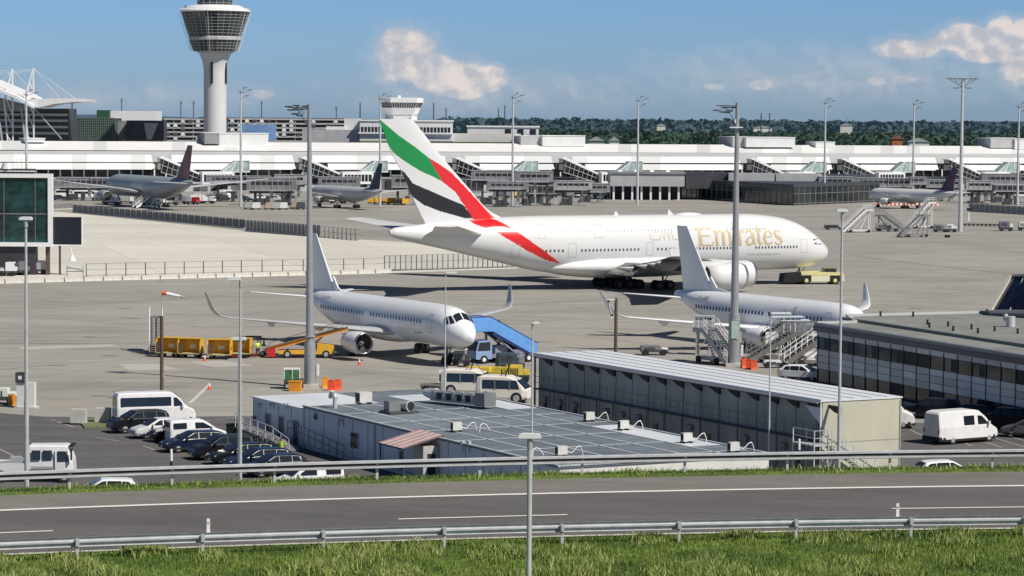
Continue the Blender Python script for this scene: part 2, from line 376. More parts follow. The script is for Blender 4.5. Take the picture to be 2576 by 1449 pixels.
# ---- road on its embankment
def gs(x): return -.0385 * x + 5.6e-6 * x * x if x < 3437 else -66.2
XS = [-700 + 130 * i for i in range(32)]
def line(c, k, z): return [G(x, c + k * gs(x), z) for x in XS]
L_kerb = line(1399, 1.08, 9.3); L_dash = line(1341, 1.05, 9.45); L_sol = line(1284, 1.0, 9.75); L_far = line(1247, .97, 9.9); L_frail = line(1238, 1.0, 9.95)
def up(l, dz): return [V((p.x, p.y, p.z + dz)) for p in l]
def strip(name, l1, l2, mat):
    mb = MB(); a = [mb.vert(p) for p in l1]; b = [mb.vert(p) for p in l2]
    for i in range(len(a) - 1): mb.face((a[i], a[i + 1], b[i + 1], b[i]))
    return struct(name, mb, mat)
def perp(l, i):
    a = l[max(i - 1, 0)]; b = l[min(i + 1, len(l) - 1)]; return V((-(b - a).y, (b - a).x, 0)).normalized()
def off(l, d, dz=0): return [p + perp(l, i) * d + V((0, 0, dz)) for i, p in enumerate(l)]
strip('road', off(L_kerb, 0), L_sol, ROADM)
strip('road_shoulder', L_sol, L_far, SHOULD)
strip('edge_line', off(L_sol, -.16, .008), off(L_sol, .16, .012), PAINTW)
def sub(l, px0, px1, n=8):
    out = []
    for k in range(n + 1):
        x = px0 + (px1 - px0) * k / n; t = (x - XS[0]) / 130; i = int(t); out.append(l[i].lerp(l[i + 1], t - i))
    return out
for i_, x_ in enumerate(XS):
    for _ in range(4):
        p_ = L_dash[i_]; k_ = min(range(31), key=lambda j: (L_kerb[j] - p_).length); n_ = perp(L_kerb, k_); q0_ = (p_ - L_kerb[k_]).dot(n_); q1_ = (L_sol[min(k_, 31)] - L_kerb[k_]).dot(n_); L_dash[i_] = G(x_, 1341 + 1.05 * gs(x_), 9.3 + .45 * q0_ / q1_ + .004)
for a_, b_ in ((-290, 133), (1002, 1427), (2243, 2680)): s_ = sub(L_dash, a_, b_); strip('lane_dash', off(s_, -.09, .012), off(s_, .09, .014), PAINTW)
KERB = M('kerb_concrete', (.55, .55, .46), .85, var=.25, scale=3)
strip('kerb', off(L_kerb, -.3, .08), off(L_kerb, .0, .08), KERB); strip('kerb_face', off(L_kerb, 0, -.02), off(L_kerb, .0, .08), KERB)
# near verge sloping up to the viewing hill, far verge and bank
nearp = [(-.22, 9.33), (-2.2, 9.25), (-7, 9.0), (-14, 8.7), (-22, 8.9), (-35, 11), (-55, 15.5), (-75, 19.5), (-92, 22.3), (-130, 22.4)]
def bankz(prof, q):
    for (a, za), (b, zb) in zip(prof, prof[1:]):
        if min(a, b) <= q <= max(a, b): return za + (zb - za) * (q - a) / (b - a)
    return prof[-1][1]
mb = MB(); rows = []
for q, z in nearp: rows.append([mb.vert((p.x, p.y, z)) for p in off(L_kerb, q)] if q > -30 else [mb.vert((-80 + 160 * i / 31, 92 + q, z)) for i in range(32)])
for a, b in zip(rows, rows[1:]):
    for i in range(31): mb.face((a[i], a[i + 1], b[i + 1], b[i]))
struct('grass_bank', mb, GRASSB)
farp = [(0, 9.9), (.5, 9.95), (2.2, 9.85), (4.0, 8.9), (18, 0.02)]
mb = MB(); rows = [[mb.vert((p.x, p.y, z)) for p in off(L_far, q)] for q, z in farp]
for a, b in zip(rows, rows[1:]):
    for i in range(31): mb.face((a[i], a[i + 1], b[i + 1], b[i]))
struct('grass_verge', mb, GRASSB)
# ---- grass blades (stuff)
def blades(name, l, q0, q1, prof, n, h0, h1, px0, px1, mats, label, dens=None, clump=0.0):
    mb = MB(); r = random.Random(5)
    cl = [(r.uniform(px0, px1), r.uniform(q0, q1)) for _ in range(90)]
    for k in range(n):
        if clump and r.random() < clump:
            c = cl[int(r.random() ** 1.6 * 90)]; x = c[0] + r.gauss(0, 22); q = c[1] + r.gauss(0, .35); big = 1.9; mi = 2 if r.random() < .55 else r.choice((0, 1))
        else: x = r.uniform(px0, px1); q = r.uniform(q0, q1); big = 1; mi = (1 if sin(x * .011 + 1) * sin(x * .0043 + q * 1.3) > .1 and r.random() < .75 else r.choice((0, 0, 1, 3, 0, 3)))
        if not (px0 < x < px1 and min(q0, q1) < q < max(q0, q1)): continue
        t = (x - XS[0]) / 130; i = int(t); p = l[i].lerp(l[i + 1], t - i) + perp(l, i) * q
        z = bankz(prof, q) - .03; h = r.uniform(h0, h1) * big; w_ = r.uniform(.008, .02) * (1 + .6 * (mi == 2)); a = r.uniform(0, 2 * pi)
        dx, dy = cos(a) * w_, sin(a) * w_; lx, ly = r.gauss(0, .3) * h, r.gauss(0, .3) * h
        mb.mat = mi
        mb.face([mb.vert((p.x - dx, p.y - dy, z)), mb.vert((p.x + dx, p.y + dy, z)), mb.vert((p.x + dx * .6 + lx * .45, p.y + dy * .6 + ly * .45, z + h * .6)), mb.vert((p.x + lx, p.y + ly, z + h)), mb.vert((p.x - dx * .6 + lx * .45, p.y - dy * .6 + ly * .45, z + h * .6))])
    o = mb.build(name, mats, fix=False); tag(o, label, 'grass', kind='stuff'); return o
G1 = M('grass_blade_green', (.18, .28, .04), .7, var=.3, scale=1.5); G2 = M('grass_blade_dark', (.085, .155, .026), .7, var=.3, scale=1.5)
G3 = M('grass_seed_pale', (.36, .42, .14), .7, var=.2, scale=2); G4 = M('grass_blade_olive', (.23, .28, .065), .75, var=.3, scale=1.5)
blades('grass', L_kerb, -.35, -8.5, nearp, 130000, .07, .22, -60, 2640, [G1, G2, G3, G4], 'tall green grass with pale seed heads in front of the near guardrail', clump=.33)
blades('grass', L_far, .02, 3.0, farp, 26000, .05, .15, -80, 2660, [G1, G2, G3, G4], 'short green verge grass beneath the far guardrail', clump=.1)
# ---- guardrails, posts, delineators
def rail(name, px_list, mid, k, z0, dist_ref, label, side):
    "one run of W-beam with its own posts"
def wbeam(l, zc, name, label, side, posts, zb):
    root = thing(name, label, 'guardrail', tuple(l[len(l) // 2]))
    o0 = l[len(l) // 2]; prof = [(0, .165), (.06, .14), (.06, .055), (-.02, .025), (-.02, -.025), (.06, -.055), (.06, -.14), (0, -.165)]
    mb = MB(); rr = []
    for i, p in enumerate(l):
        n = perp(l, i) * side; rr.append([mb.vert(p + n * a + V((0, 0, zc + b)) - o0) for a, b in prof] + [mb.vert(p + n * (a - .012) + V((0, 0, zc + b)) - o0) for a, b in prof[::-1]])
    m = len(rr[0])
    for a, b in zip(rr, rr[1:]):
        for j in range(m): mb.mat = 1 if j in (2, 3, 4) else 0; mb.face((a[j], a[(j + 1) % m], b[(j + 1) % m], b[j]))
    mb.build('beam', [GALV, M('beam_groove_dark', (.07, .07, .07), .8, var=.3, scale=2)], root)  # groove faces take a darker colour than the beam
    first = None
    for p, n in posts:
        q = p - n * .11 * side - o0
        if first is None:
            pm = MB(); pm.box((0, 0, -.35), (.10, .06, zc + .42)).box((0, .06 * 0 + .0, zc - .12), (.12, .2, .24)); first = pm.build('post', GALV, root); c = first
        else: c = first.copy(); COL.objects.link(c); c.parent = root
        c.location = q; c.rotation_euler = (0, 0, atan2(n.y, n.x) + pi / 2)
    return root
def at_px(l, x):
    t = (x - XS[0]) / 130; i = max(0, min(len(l) - 2, int(t))); return l[i].lerp(l[i + 1], t - i), perp(l, i)
L_nr = off(line(1416, 1.08, 9.3), 0)
posts = [at_px(L_nr, x) for x in (-400, -110, 193, 508, 812, 1116, 1412, 1706, 2000, 2289, 2575, 2860)]
# separate beams that overlap at the posts
wbeam(L_nr, .60, 'guardrail', 'galvanised guardrail on the near edge of the road, in front of the tall grass', 1, posts, 9.3)
wbeam(L_frail, .60, 'guardrail', 'galvanised guardrail on the far edge of the road, before the car park', -1, [at_px(L_frail, x) for x in [-340 + 258 * i for i in range(13)]], 9.95)
def delin(px, l, q, z, label, h=.62, zoff=0):
    p, n = at_px(l, px); p = p + n * q; mb = MB()
    ang = atan2(n.y, n.x) - pi / 2; root = thing('delineator_post', label, 'post', (p.x, p.y, p.z + zoff), ang, 'roadside delineator posts')
    mb.loft([[(-.06, -.04, 0), (.06, -.04, 0), (.0, .06, 0)], [(-.055, -.035, h), (.055, -.035, h), (0, .055, h)]], True).build('post_body', WHITE, root)
    MB().bx(-.062, .062, -.046, -.02, h * .62, h * .82).build('black_band', DARK, root) if False else None
    k = MB(); k.bx(-.03, .03, -.05, -.036, h * .66, h * .8); k.build('reflector', GREYL, root)
delin(525, L_nr, .12, 9.3, 'white delineator post above the near guardrail, left of the foreground lamp', .52, .70)
delin(2259, L_nr, .12, 9.3, 'white delineator post above the near guardrail, at the right', .52, .70)
def bdelin(px, ytop, label):
    p, n = at_px(L_frail, px); p = p + n * .25; z1 = zat(px, ytop, p.x, p.y); root = thing('marker_post', label, 'post', (p.x, p.y, z1 - 1.0), 0, 'marker posts behind the far guardrail')
    MB().tube((0, 0, 0), (0, 0, .55), .05, .05, 8).build('black_base', BLACK, root); MB().tube((0, 0, .55), (0, 0, 1.0), .055, .05, 8).build('white_top', WHITE, root)
bdelin(434, 1130, 'white topped marker post in front of the parked black cars'); bdelin(2014, 1104, 'white topped marker post in front of the dark container row')
# ================================================================ aircraft
PLANEW = M('aircraft_white', (.70, .705, .71), .28, coat=.3, var=.03, scale=.25)
PLANEB = M('aircraft_cool_white', (.84, .86, .89), .3, coat=.3, var=.03, scale=.25)
PAINTA = M('aircraft_livery_paint', (1, 1, 1), .28, coat=.3, attr='paint', var=.02, scale=.25)
WINGG = M('wing_grey', (.50, .51, .53), .35, .1, var=.06, scale=.4)
SEAM = M('panel_seam', (.48, .49, .50), .5); SEAMD = M('panel_seam_dark', (.2, .2, .21), .5)
EXH = M('exhaust_metal', (.33, .29, .26), .35, .7, var=.2, scale=2)
WHT = (.70, .705, .71)
def section_ring(x, zb, zt, hw, n, egg=0):
    zc = (zb + zt) / 2; rh = (zt - zb) / 2; out = []
    for i in range(n):
        a = 2 * pi * i / n; sy, cz = sin(a), cos(a); out.append((x, hw * sy * (1 - egg * cz), zc + rh * cz))
    return out
class Fus:
    def __init__(s, tab, n=36, egg=0): s.tab = tab; s.fn = smoothtab(tab); s.L = tab[-1][0]; s.n = n; s.egg = egg
    def at(s, x): zb, zt, hw = s.fn(x); return zb, zt, max(hw, .01)
    def side(s, x, z):
        zb, zt, hw = s.at(x); zc = (zb + zt) / 2; rh = (zt - zb) / 2; c = max(-.999, min(.999, (z - zc) / rh)); return hw * sqrt(1 - c * c) * (1 - s.egg * c)
    def build(s, step, mat, parent, paint=None):
        xs = []; x = 0.0
        while x < s.L: xs.append(x); x += step if x > 3 else min(step, .12 + x * .12)
        xs.append(s.L); mb = MB(); mb.smooth = True
        mb.loft([[(-p[0], p[1], p[2]) for p in section_ring(x, *s.at(x), s.n, s.egg)] for x in xs])
        cols = [paint(p) for p in mb.v] if paint else None
        return mb.build('fuselage', mat, parent, colors=cols)
def airfoil(le, chord, t, span_dir, n=9):
    "ring round a section; x aft is -x; thickness along 'up' given by span_dir"
    up_ = V(span_dir); pts = []
    f = lambda c: 5 * t * (.2969 * sqrt(c) - .126 * c - .3516 * c * c + .2843 * c ** 3 - .1036 * c ** 4)
    cs = [(1 - cos(pi * i / n)) / 2 for i in range(n + 1)]
    for c in cs: pts.append(V(le) + V((-c * chord, 0, 0)) + up_ * f(c) * chord)
    for c in cs[-2:0:-1]: pts.append(V(le) + V((-c * chord, 0, 0)) - up_ * f(c) * chord * .75)
    return pts
def wing(secs, name, mat, parent, sub_=1, smooth=True):
    mb = MB(); mb.smooth = smooth; rings = []
    for k, (x, y, z, c, t) in enumerate(secs):
        if k == 0: d = V(secs[1][:3]) - V(secs[0][:3])
        elif k == len(secs) - 1: d = V(secs[-1][:3]) - V(secs[-2][:3])
        else: d = V(secs[k + 1][:3]) - V(secs[k - 1][:3])
        sp = V((0, d.y, d.z)).normalized(); up_ = V((0, -sp.z, sp.y)) if sp.y >= 0 else V((0, sp.z, -sp.y))
        rings.append(airfoil((x, y, z), c, t, up_))
    mb.loft(rings); return mb.build(name, mat, parent)
def mirror(secs): return [(x, -y, z, c, t) for x, y, z, c, t in secs]
def engine(root, x, y, z, L, r, mat, pyl, cone=True, lip=CHROME, open_=DARK):
    e = MB(); ax = (-1, 0, 0); p = (x, y, z)
    e.revolve([(.0, r * .86), (-.03 * L, r * .88), (.02 * L, r * .93), (.12 * L, r * .99), (.35 * L, r), (.7 * L, r * .93), (L, r * .78), (L, r * .74), (.8 * L, r * .76)], p, ax, 24)
    eo = e.build('engine_nacelle', mat, root)
    l = MB(); l.revolve([(.14 * L, r * .80), (.04 * L, r * .81), (-.025 * L, r * .86), (-.035 * L, r * .9), (0, r * .935), (.03 * L, r * .955)], p, ax, 24); l.build('intake_lip', lip, eo)
    f = MB(); f.revolve([(.13 * L, r * .81), (.2 * L, r * .8), (.22 * L, .02)], p, ax, 20); f.build('fan', open_, eo)
    sp = MB(); sp.revolve([(.02 * L, .02), (.08 * L, r * .12), (.2 * L, r * .26)], p, ax, 12); sp.build('spinner', GREYM, eo)
    ex = MB(); ex.revolve([(.82 * L, r * .73), (.95 * L, r * .55), (.98 * L, r * .52), (1.12 * L, r * .42), (1.13 * L, r * .36), (1.05 * L, r * .3), (1.3 * L, .03)], p, ax, 20); ex.build('exhaust_cone', EXH, eo)
    bk = MB(); bk.revolve([(.86 * L, r * .755), (.861 * L, r * .5)], p, ax, 20); bk.build('exhaust_duct', DARK, eo)
    py = MB(); (xl, zl), (xt, zt) = pyl
    py.prism([(x - .12 * L, z + r * .9), (xl, zl), (xt, zt), (x - 1.25 * L, z + r * .55), (x - .9 * L, z + r * .6)], y - .16, y + .16); py.build('pylon', mat, root)
def wheel(mb_t, mb_r, x, y, z, r, w_):
    mb_t.tube((x, y - w_ / 2, z), (x, y + w_ / 2, z), r, r, 16); mb_r.tube((x, y - w_ / 2 - .01, z), (x, y + w_ / 2 + .01, z), r * .5, r * .5, 10)
def gear(root, x, y, ztop, r, cols_, name='main_gear', w_=.4, sw=.5):
    s_ = MB(); s_.tube((x, y, r), (x, y, ztop), .14, .18, 8); xs = [c[0] for c in cols_]
    if max(xs) - min(xs) > .1: s_.bar((x + min(xs), y, r), (x + max(xs), y, r), .25)
    s_.bar((x + .2, y, ztop * .45), (x + 1.3, y, ztop), .1)
    g = s_.build(name, GREYM, root); t = MB(); t.tube((0, -w_ / 2, 0), (0, w_ / 2, 0), r, r, 16); t.mat = 1; t.tube((0, -w_ / 2 - .01, 0), (0, w_ / 2 + .01, 0), r * .5, r * .5, 10); c0 = None
    for dx, dy in cols_:
        if c0 is None: c0 = t.build('wheel', [BLACK, GREYD], g); c0.location = (x + dx, y + dy, r)
        else: kid(c0, g, (x + dx, y + dy, r))
def kid(src, parent, loc, rot=(0, 0, 0)):
    c = src.copy(); COL.objects.link(c); c.parent = parent; c.location = loc; c.rotation_euler = rot; return c
def win_proto(w_, h_, mat, parent):
    mb = MB(); r_ = .32 * w_; pts = []
    for cx, cz, a0 in ((w_ / 2 - r_, h_ / 2 - r_, 0), (-w_ / 2 + r_, h_ / 2 - r_, 90), (-w_ / 2 + r_, -h_ / 2 + r_, 180), (w_ / 2 - r_, -h_ / 2 + r_, 270)):
        for k in (0, 45, 90): a = R(a0 + k); pts.append((cx + r_ * cos(a), cz + r_ * sin(a)))
    mb.prism(pts, -.012, .012); return mb.build('window', mat, parent)
def place_windows(root, fus, z, xs, w_, h_, mat, proto=None, side=-1):
    for x in xs:
        yy = fus.side(x, z); e = .02; ny = 1.0; nz_ = -(fus.side(x, z + e) - fus.side(x, z - e)) / (2 * e); tilt = atan2(nz_, 1.0)
        rot = (-tilt * side * -1 * -1, 0, 0) if False else ((tilt if side < 0 else -tilt) * -1, 0, 0)
        if proto is None: proto = win_proto(w_, h_, mat, root); c = proto
        else: c = proto.copy(); COL.objects.link(c); c.parent = root
        c.location = (-x, side * (yy + .012), z); c.rotation_euler = rot
    return proto
def decal(fus, pts_list, offs=.02, side=-1):
    "map 2-D strokes (x from nose, z) on to the fuselage side; pts_list = list of quads as 4 corner points, subdivided"
    mb = MB()
    for q in pts_list:
        a, b, c, d = [V((p[0], p[1])) for p in q]; n = max(1, int(((a - d).length + (b - c).length) / .5)); m = max(1, int((a - b).length / .6))
        g = [[None] * (m + 1) for _ in range(n + 1)]
        for i in range(n + 1):
            for j in range(m + 1):
                p = (a.lerp(b, j / m)).lerp(d.lerp(c, j / m), i / n); g[i][j] = mb.vert((-p.x, side * (fus.side(p.x, p.y) + offs), p.y))
        for i in range(n):
            for j in range(m): mb.face((g[i][j], g[i][j + 1], g[i + 1][j + 1], g[i + 1][j]))
    return mb
def stroke(pts, ws):
    "polyline with widths -> quads"
    P = [V(p) for p in pts]; out = []; L_ = []; 
    for i, p in enumerate(P):
        d = (P[min(i + 1, len(P) - 1)] - P[max(i - 1, 0)]).normalized(); n = V((-d.y, d.x)); w_ = ws[i] if isinstance(ws, (list, tuple)) else ws
        L_.append((p + n * w_ / 2, p - n * w_ / 2))
    for a, b in zip(L_, L_[1:]): out.append((a[0], a[1], b[1], b[0]))
    return out
def arc(cx, cz, rx, rz_, a0, a1, n=8): return [(cx + rx * cos(R(a0 + (a1 - a0) * i / n)), cz + rz_ * sin(R(a0 + (a1 - a0) * i / n))) for i in range(n + 1)]

# ---------------------------------------------------------------- the double-decker
A3 = R(27.0)
ng = G(2010, 713)                       # nose gear on the ground
hd = V((cos(A3), sin(A3), 0))
A3loc = ng + hd * 5.0
FA = Fus([(0, 4.55, 4.75, .05), (.35, 3.9, 5.5, .75), (1, 3.35, 6.1, 1.3), (2, 2.85, 6.95, 1.95), (3, 2.6, 7.65, 2.4), (4.5, 2.4, 8.55, 2.85), (6.5, 2.28, 9.4, 3.2), (9, 2.22, 10.05, 3.43), (12, 2.2, 10.42, 3.55), (15, 2.2, 10.6, 3.57),
          (40, 2.2, 10.62, 3.57), (46, 2.3, 10.62, 3.55), (50, 2.75, 10.6, 3.45), (55, 3.85, 10.5, 3.15), (60, 5.0, 10.25, 2.6), (65, 6.15, 9.85, 1.9), (69, 7.0, 9.45, 1.2), (72, 7.75, 9.1, .6), (72.7, 8.1, 8.75, .3)], 160, .06)
a380 = thing('airliner', 'white double deck airliner with a red, green, white and black flag tail, under tow', 'airplane', A3loc, A3)
MA = Matrix.Translation(A3loc) @ Matrix.Rotation(A3, 4, 'Z'); MAI = MA.inverted()
def loc380(px, py, y): # local point on plane y=const
    p = on_plane(px, py, MA @ V((0, y, 0)), MA.to_3x3() @ V((0, 1, 0))); return MAI @ p
GREEN_P = [(950, 296), (1002, 341), (1040, 368), (1076, 397), (1092, 425), (1110, 456), (1052, 428), (1012, 402), (988, 383), (966, 345)]
RED_P = [(1076, 397), (1104, 414), (1134, 435), (1168, 470), (1204, 509), (1234, 543), (1262, 556), (1290, 576), (1332, 608), (1408, 663), (1370, 654), (1320, 630), (1267, 597), (1250, 584), (1275, 580), (1292, 579), (1272, 571), (1245, 570), (1224, 575), (1200, 563), (1184, 547), (1161, 512), (1141, 482), (1107, 455), (1092, 425)]
BLACK_P = [(1010, 428), (1018, 434), (1038, 461), (1078, 479), (1128, 501), (1160, 514), (1174, 532), (1189, 548), (1166, 549), (1104, 531), (1066, 516), (1041, 498), (1028, 480), (1018, 452)]
def topoly(P, y): return [(loc380(a, b, y).x, loc380(a, b, y).z) for a, b in P]
FG, FR_, FK = topoly(GREEN_P, 0), topoly(RED_P, 0), topoly(BLACK_P, 0); BR_ = topoly(RED_P, -2.6)
def paint_fin(p):
    x, z = p.x, p.z
    if inpoly(x, z, FG): return (.012, .26, .07)
    if inpoly(x, z, FR_): return (.68, .02, .022)
    if inpoly(x, z, FK): return (.018, .018, .024)
    return WHT
def paint_body(p):
    if p.x > -38: return WHT
    k = min(1, max(0, (p.z - 3) / 6)); 
    return (.68, .02, .022) if inpoly(p.x, p.z, BR_) else WHT
FA.build(.14, PAINTA, a380, paint_body)
# belly fairing
mb = MB(); mb.smooth = True; ft = smoothtab([(18, 3.5, 3.9, .5), (21, 2.3, 4.4, 2.6), (25, 1.75, 4.9, 3.9), (32, 1.5, 5.1, 4.35), (40, 1.55, 5.0, 4.3), (45, 1.95, 4.6, 3.7), (48, 2.5, 3.9, 2.4), (50, 3.0, 3.4, .6)])
mb.loft([[(-p[0], p[1], p[2]) for p in section_ring(18 + i * .8, *ft(18 + i * .8), 40)] for i in range(41)]); mb.build('belly_fairing', PLANEW, a380)
# fin as dense painted sheet pair
te = [loc380(a, b, 0) for a, b in ((953, 299), (972, 352), (988, 392), (1014, 440), (1041, 505), (1072, 571))]
le = [loc380(a, b, 0) for a, b in ((1038, 301), (1052, 318), (1104, 385), (1180, 474), (1234, 532), (1290, 558))]
tef = smoothtab([(p.z, p.x) for p in reversed(te)]); lef = smoothtab([(p.z, p.x) for p in reversed(le)])
mb = MB(); mb.smooth = True; z0, z1 = 9.2, te[0].z; NV, NC = 110, 80; rings = []
for i in range(NV + 1):
    z = z0 + (z1 - z0) * i / NV; xt, xl = tef(z)[0], lef(z)[0]; ch = xl - xt; t = .10; ring = []
    fth = lambda c: 5 * t * (.2969 * sqrt(c) - .126 * c - .3516 * c * c + .2843 * c ** 3 - .1036 * c ** 4)
    for j in range(NC + 1): c = j / NC; ring.append((xl - c * ch, -fth(c) * ch * .9, z))
    for j in range(NC - 1, 0, -1): c = j / NC; ring.append((xl - c * ch, fth(c) * ch * .9, z))
    rings.append(ring)
mb.loft(rings); mb.build('tail_fin', PAINTA, a380, colors=[paint_fin(p) for p in mb.v])
WINGD = M('big_wing_grey', (.17, .175, .18), .4, var=.1, scale=.4); RIMD = M('dull_rim', (.10, .10, .105), .5)  # wing grey set darker to carry the shade of the underside
W3 = [(-20.5, 2.6, 3.1, 17.5, .13), (-23, 6.5, 3.6, 15.2, .12), (-28.6, 14.0, 4.35, 11.2, .10), (-36.5, 25.0, 5.35, 7.4, .09), (-43.6, 35.0, 6.2, 5.0, .09), (-46.7, 39.4, 6.6, 3.9, .09)]
for s_ in (1, -1):
    sec = W3 if s_ > 0 else mirror(W3)
    wo = wing(sec, 'wing', WINGD, a380)
    tf = MB(); tf.prism([(-46.9, 6.65), (-50.4, 6.65), (-50.8, 7.6), (-50.0, 7.7)], s_ * 39.4 - .06, s_ * 39.4 + .06); tf.build('wing_fence', PLANEW, wo)
    for yy in (9.5, 17.5, 24, 31):
        x_, z_, c_, _ = interp([(a[1], a[0], a[2], a[3], 0) for a in W3], yy); fr = MB(); fr.smooth = True
        fr.loft([[(x_ - c_ * u, s_ * yy + .42 * w2 * sin(a), z_ - .35 - .5 * w2 + .75 * w2 * cos(a)) for a in [2 * pi * i / 10 for i in range(10)]] for u, w2 in ((.5, .08), (.65, .8), (.85, 1), (1.0, .8), (1.22, .1))]); fr.build('flap_fairing', WINGD, wo)
    fl = MB(); fl.prism([(-36.2, 3.9), (-37.8, 3.2), (-40.5, 2.4), (-40.2, 2.7), (-37.5, 3.9)], s_ * 4.4, s_ * 11.5); fl.build('flap', WINGD, wo)
    wing([(-58.3, s_ * 1.0, 8.0, 9.6, .10), (-64.2, s_ * 8.5, 9.0, 6.0, .09), (-69.6, s_ * 15.2, 9.9, 3.4, .09)], 'tailplane', PLANEW, a380)
    for yy, xx, zz in ((14.9, -23.0, 2.6), (25.7, -31.2, 3.0)):
        engine(a380, xx, s_ * yy, zz, 5.7, 1.93, PLANEW, ((xx - 6.5, zz + 2.2), (xx - 9.5, zz + 1.9)))
    for gx, gy, wh in ((-32.3, 6.2, [(-.85, -.65), (.85, -.65), (-.85, .65), (.85, .65)]), (-36.2, 2.6, [(-1.7, -.75), (0, -.75), (1.7, -.75), (-1.7, .75), (0, .75), (1.7, .75)])):
        gear(a380, gx, s_ * gy, 2.6, .7, wh)
gear(a380, -5.0, 0, 2.9, .62, [(0, -.4), (0, .4)], 'nose_gear')
# cockpit glazing wraps the nose on both sides
for s_ in (1, -1):
    for (xa, za), (xb, zb) in (((2.15, 5.95), (2.75, 6.75)), ((2.75, 5.95), (3.35, 6.85)), ((3.45, 6.0), (4.1, 6.8))):
        c = MB(); zt_ = min(zb, FA.at((xa + xb) / 2)[1] - .35)
        q = [(xa, za), (xb, za), (xb, zt_), (xa + .15, zt_)]; c.quad(*[(-x - .0, s_ * (FA.side(x, z) + .02), z) for x, z in q]); c.build('cockpit_window', GLASS, a380)
def pxs(px, z, fus=FA): # distance from nose of the starboard skin seen at column px, height z
    x = 40.
    for _ in range(6): y = -fus.side(x, z); o = MA @ V((0, y, 0)); n = MA.to_3x3() @ V((0, 1, 0)); p = MAI @ on_plane(px, proj(MA @ V((-x, y, z)))[1], o, n); x = -p.x
    return x
WND = M('cabin_window', (.10, .105, .12), .3); WNDU = M('cabin_window_upper', (.30, .31, .33), .3)
def row(z, runs, mat, w_=.27, h_=.38, proto=None):
    for a, b, n in runs:
        xa, xb = pxs(a, z), pxs(b, z); proto = place_windows(a380, FA, z, [xa + (xb - xa) * i / (n - 1) for i in range(n)], w_, h_, mat, proto)
row(5.72, [(1364, 1416, 6), (1464, 1606, 16), (1655, 1696, 5), (1744, 1838, 12), (1902, 2004, 14)], WND)
row(8.45, [(1387, 1482, 11), (1529, 1690, 20), (1720, 1780, 5), (1828, 1841, 2), (1864, 1924, 9)], WNDU, .24, .33)
def door380(px0, px1, zlo, zhi):
    a, b = pxs(px0, zlo), pxs(px1, zlo); q = []
    for s in (stroke([(a, zlo), (a, zhi)], .07), stroke([(b, zlo), (b, zhi)], .07), stroke([(a, zlo), (b, zlo)], .07), stroke([(a, zhi), (b, zhi)], .07)): q += s
    decal(FA, q, .015).build('cabin_door', SEAM, a380)
for d in ((1355, 1373, 7.5, 9.4), (1496, 1518, 7.5, 9.4), (1429, 1449, 4.75, 6.7), (1281, 1303, 4.75, 6.6), (1625, 1641, 4.8, 6.7), (2014, 2030, 4.8, 6.8), (1848, 1862, 7.5, 9.3)): door380(*d)
# lettering: flared strokes, mapped from the columns they occupy
GOLD = M('gold_lettering', (.52, .42, .25), .5, .05, var=.12, scale=2)
def LX(px): return pxs(px, 6.8)
def letters():
    Q = []; b, xh, cap = 6.05, 8.25, 8.75
    def st(pts, ws): 
        Q.extend(stroke([(LX(p[0]), p[1]) for p in pts], ws))
    tk, tn = .62, .20
    st([(1763, b), (1761, cap)], tk); st([(1751, cap - .12), (1793, cap - .1)], tn); st([(1757, b + .12), (1792, b + .1)], .24); st([(1792, b + .05), (1795, b + .62)], .18); st([(1791, cap - .05), (1793, cap - .5)], .18); st([(1762, 7.55), (1786, 7.55)], .2)
    for x in (1804, 1821, 1838): st([(x, b), (x - 1, xh - .3)], .5)
    st([(1797, xh), (1804, xh - .2)], .3); st([(1804, xh - .5), (1810, xh - .1), (1815, xh), (1820, xh - .35)], [.12, .25, .3, .3]); st([(1821, xh - .5), (1827, xh - .1), (1832, xh), (1837, xh - .35)], [.12, .25, .3, .3])
    for x in (1804, 1821, 1838): st([(x - 5, b + .07), (x + 5, b + .07)], .12)
    st([(1850, b), (1850, xh)], .5); st([(1850, xh + .35), (1850, xh + .7)], .48)
    st([(1862, b), (1861, xh)], .5); st([(1863, xh - .6), (1868, xh - .1), (1873, xh - .2)], [.15, .3, .45])
    st([(1878, xh - .35), (1884, xh - .02), (1891, xh - .1), (1895, xh - .5), (1896, b + .3), (1901, b + .1)], [.35, .3, .3, .5, .55, .2])
    st([(1895, 7.4), (1884, 7.15), (1878, 6.65), (1881, b + .15), (1888, b + .1), (1895, b + .55)], [.2, .3, .5, .45, .25, .2])
    st([(1909, xh + .7), (1909, b + .55), (1913, b + .12), (1919, b + .3)], [.3, .55, .4, .15]); st([(1902, xh - .08), (1919, xh - .08)], .2)
    st([(1925, 7.25), (1942, 7.3), (1941, 7.9), (1934, xh - .05), (1927, 7.85), (1923, 7.1), (1926, 6.4), (1933, b + .1), (1943, b + .45)], [.16, .2, .4, .25, .4, .6, .5, .3, .18])
    st([(1965, 7.85), (1962, xh - .1), (1955, xh - .02), (1950, 7.85), (1954, 7.35), (1962, 6.95), (1966, 6.55), (1962, b + .15), (1955, b + .08), (1949, b + .45)], [.2, .24, .3, .5, .55, .55, .5, .3, .25, .22])
    return Q
decal(FA, letters(), .03).build('airline_name', GOLD, a380)
GOLDP = M('pale_gold_lettering', (.56, .50, .38), .5)
qa = []
for pts, w_ in (([(1637, 8.0), (1638, 7.1), (1662, 7.1), (1662, 7.7)], .14), ([(1668, 8.3), (1672, 7.0), (1676, 8.3)], .12), ([(1680, 8.3), (1684, 6.9), (1686, 8.2)], .12), ([(1692, 8.3), (1694, 7.1), (1712, 7.1), (1722, 7.1), (1722, 8.2)], .14), ([(1648, 8.2), (1656, 8.2)], .12)):
    qa += stroke([(LX(p[0]), p[1]) for p in pts], w_)
decal(FA, qa, .03).build('arabic_name', GOLDP, a380)
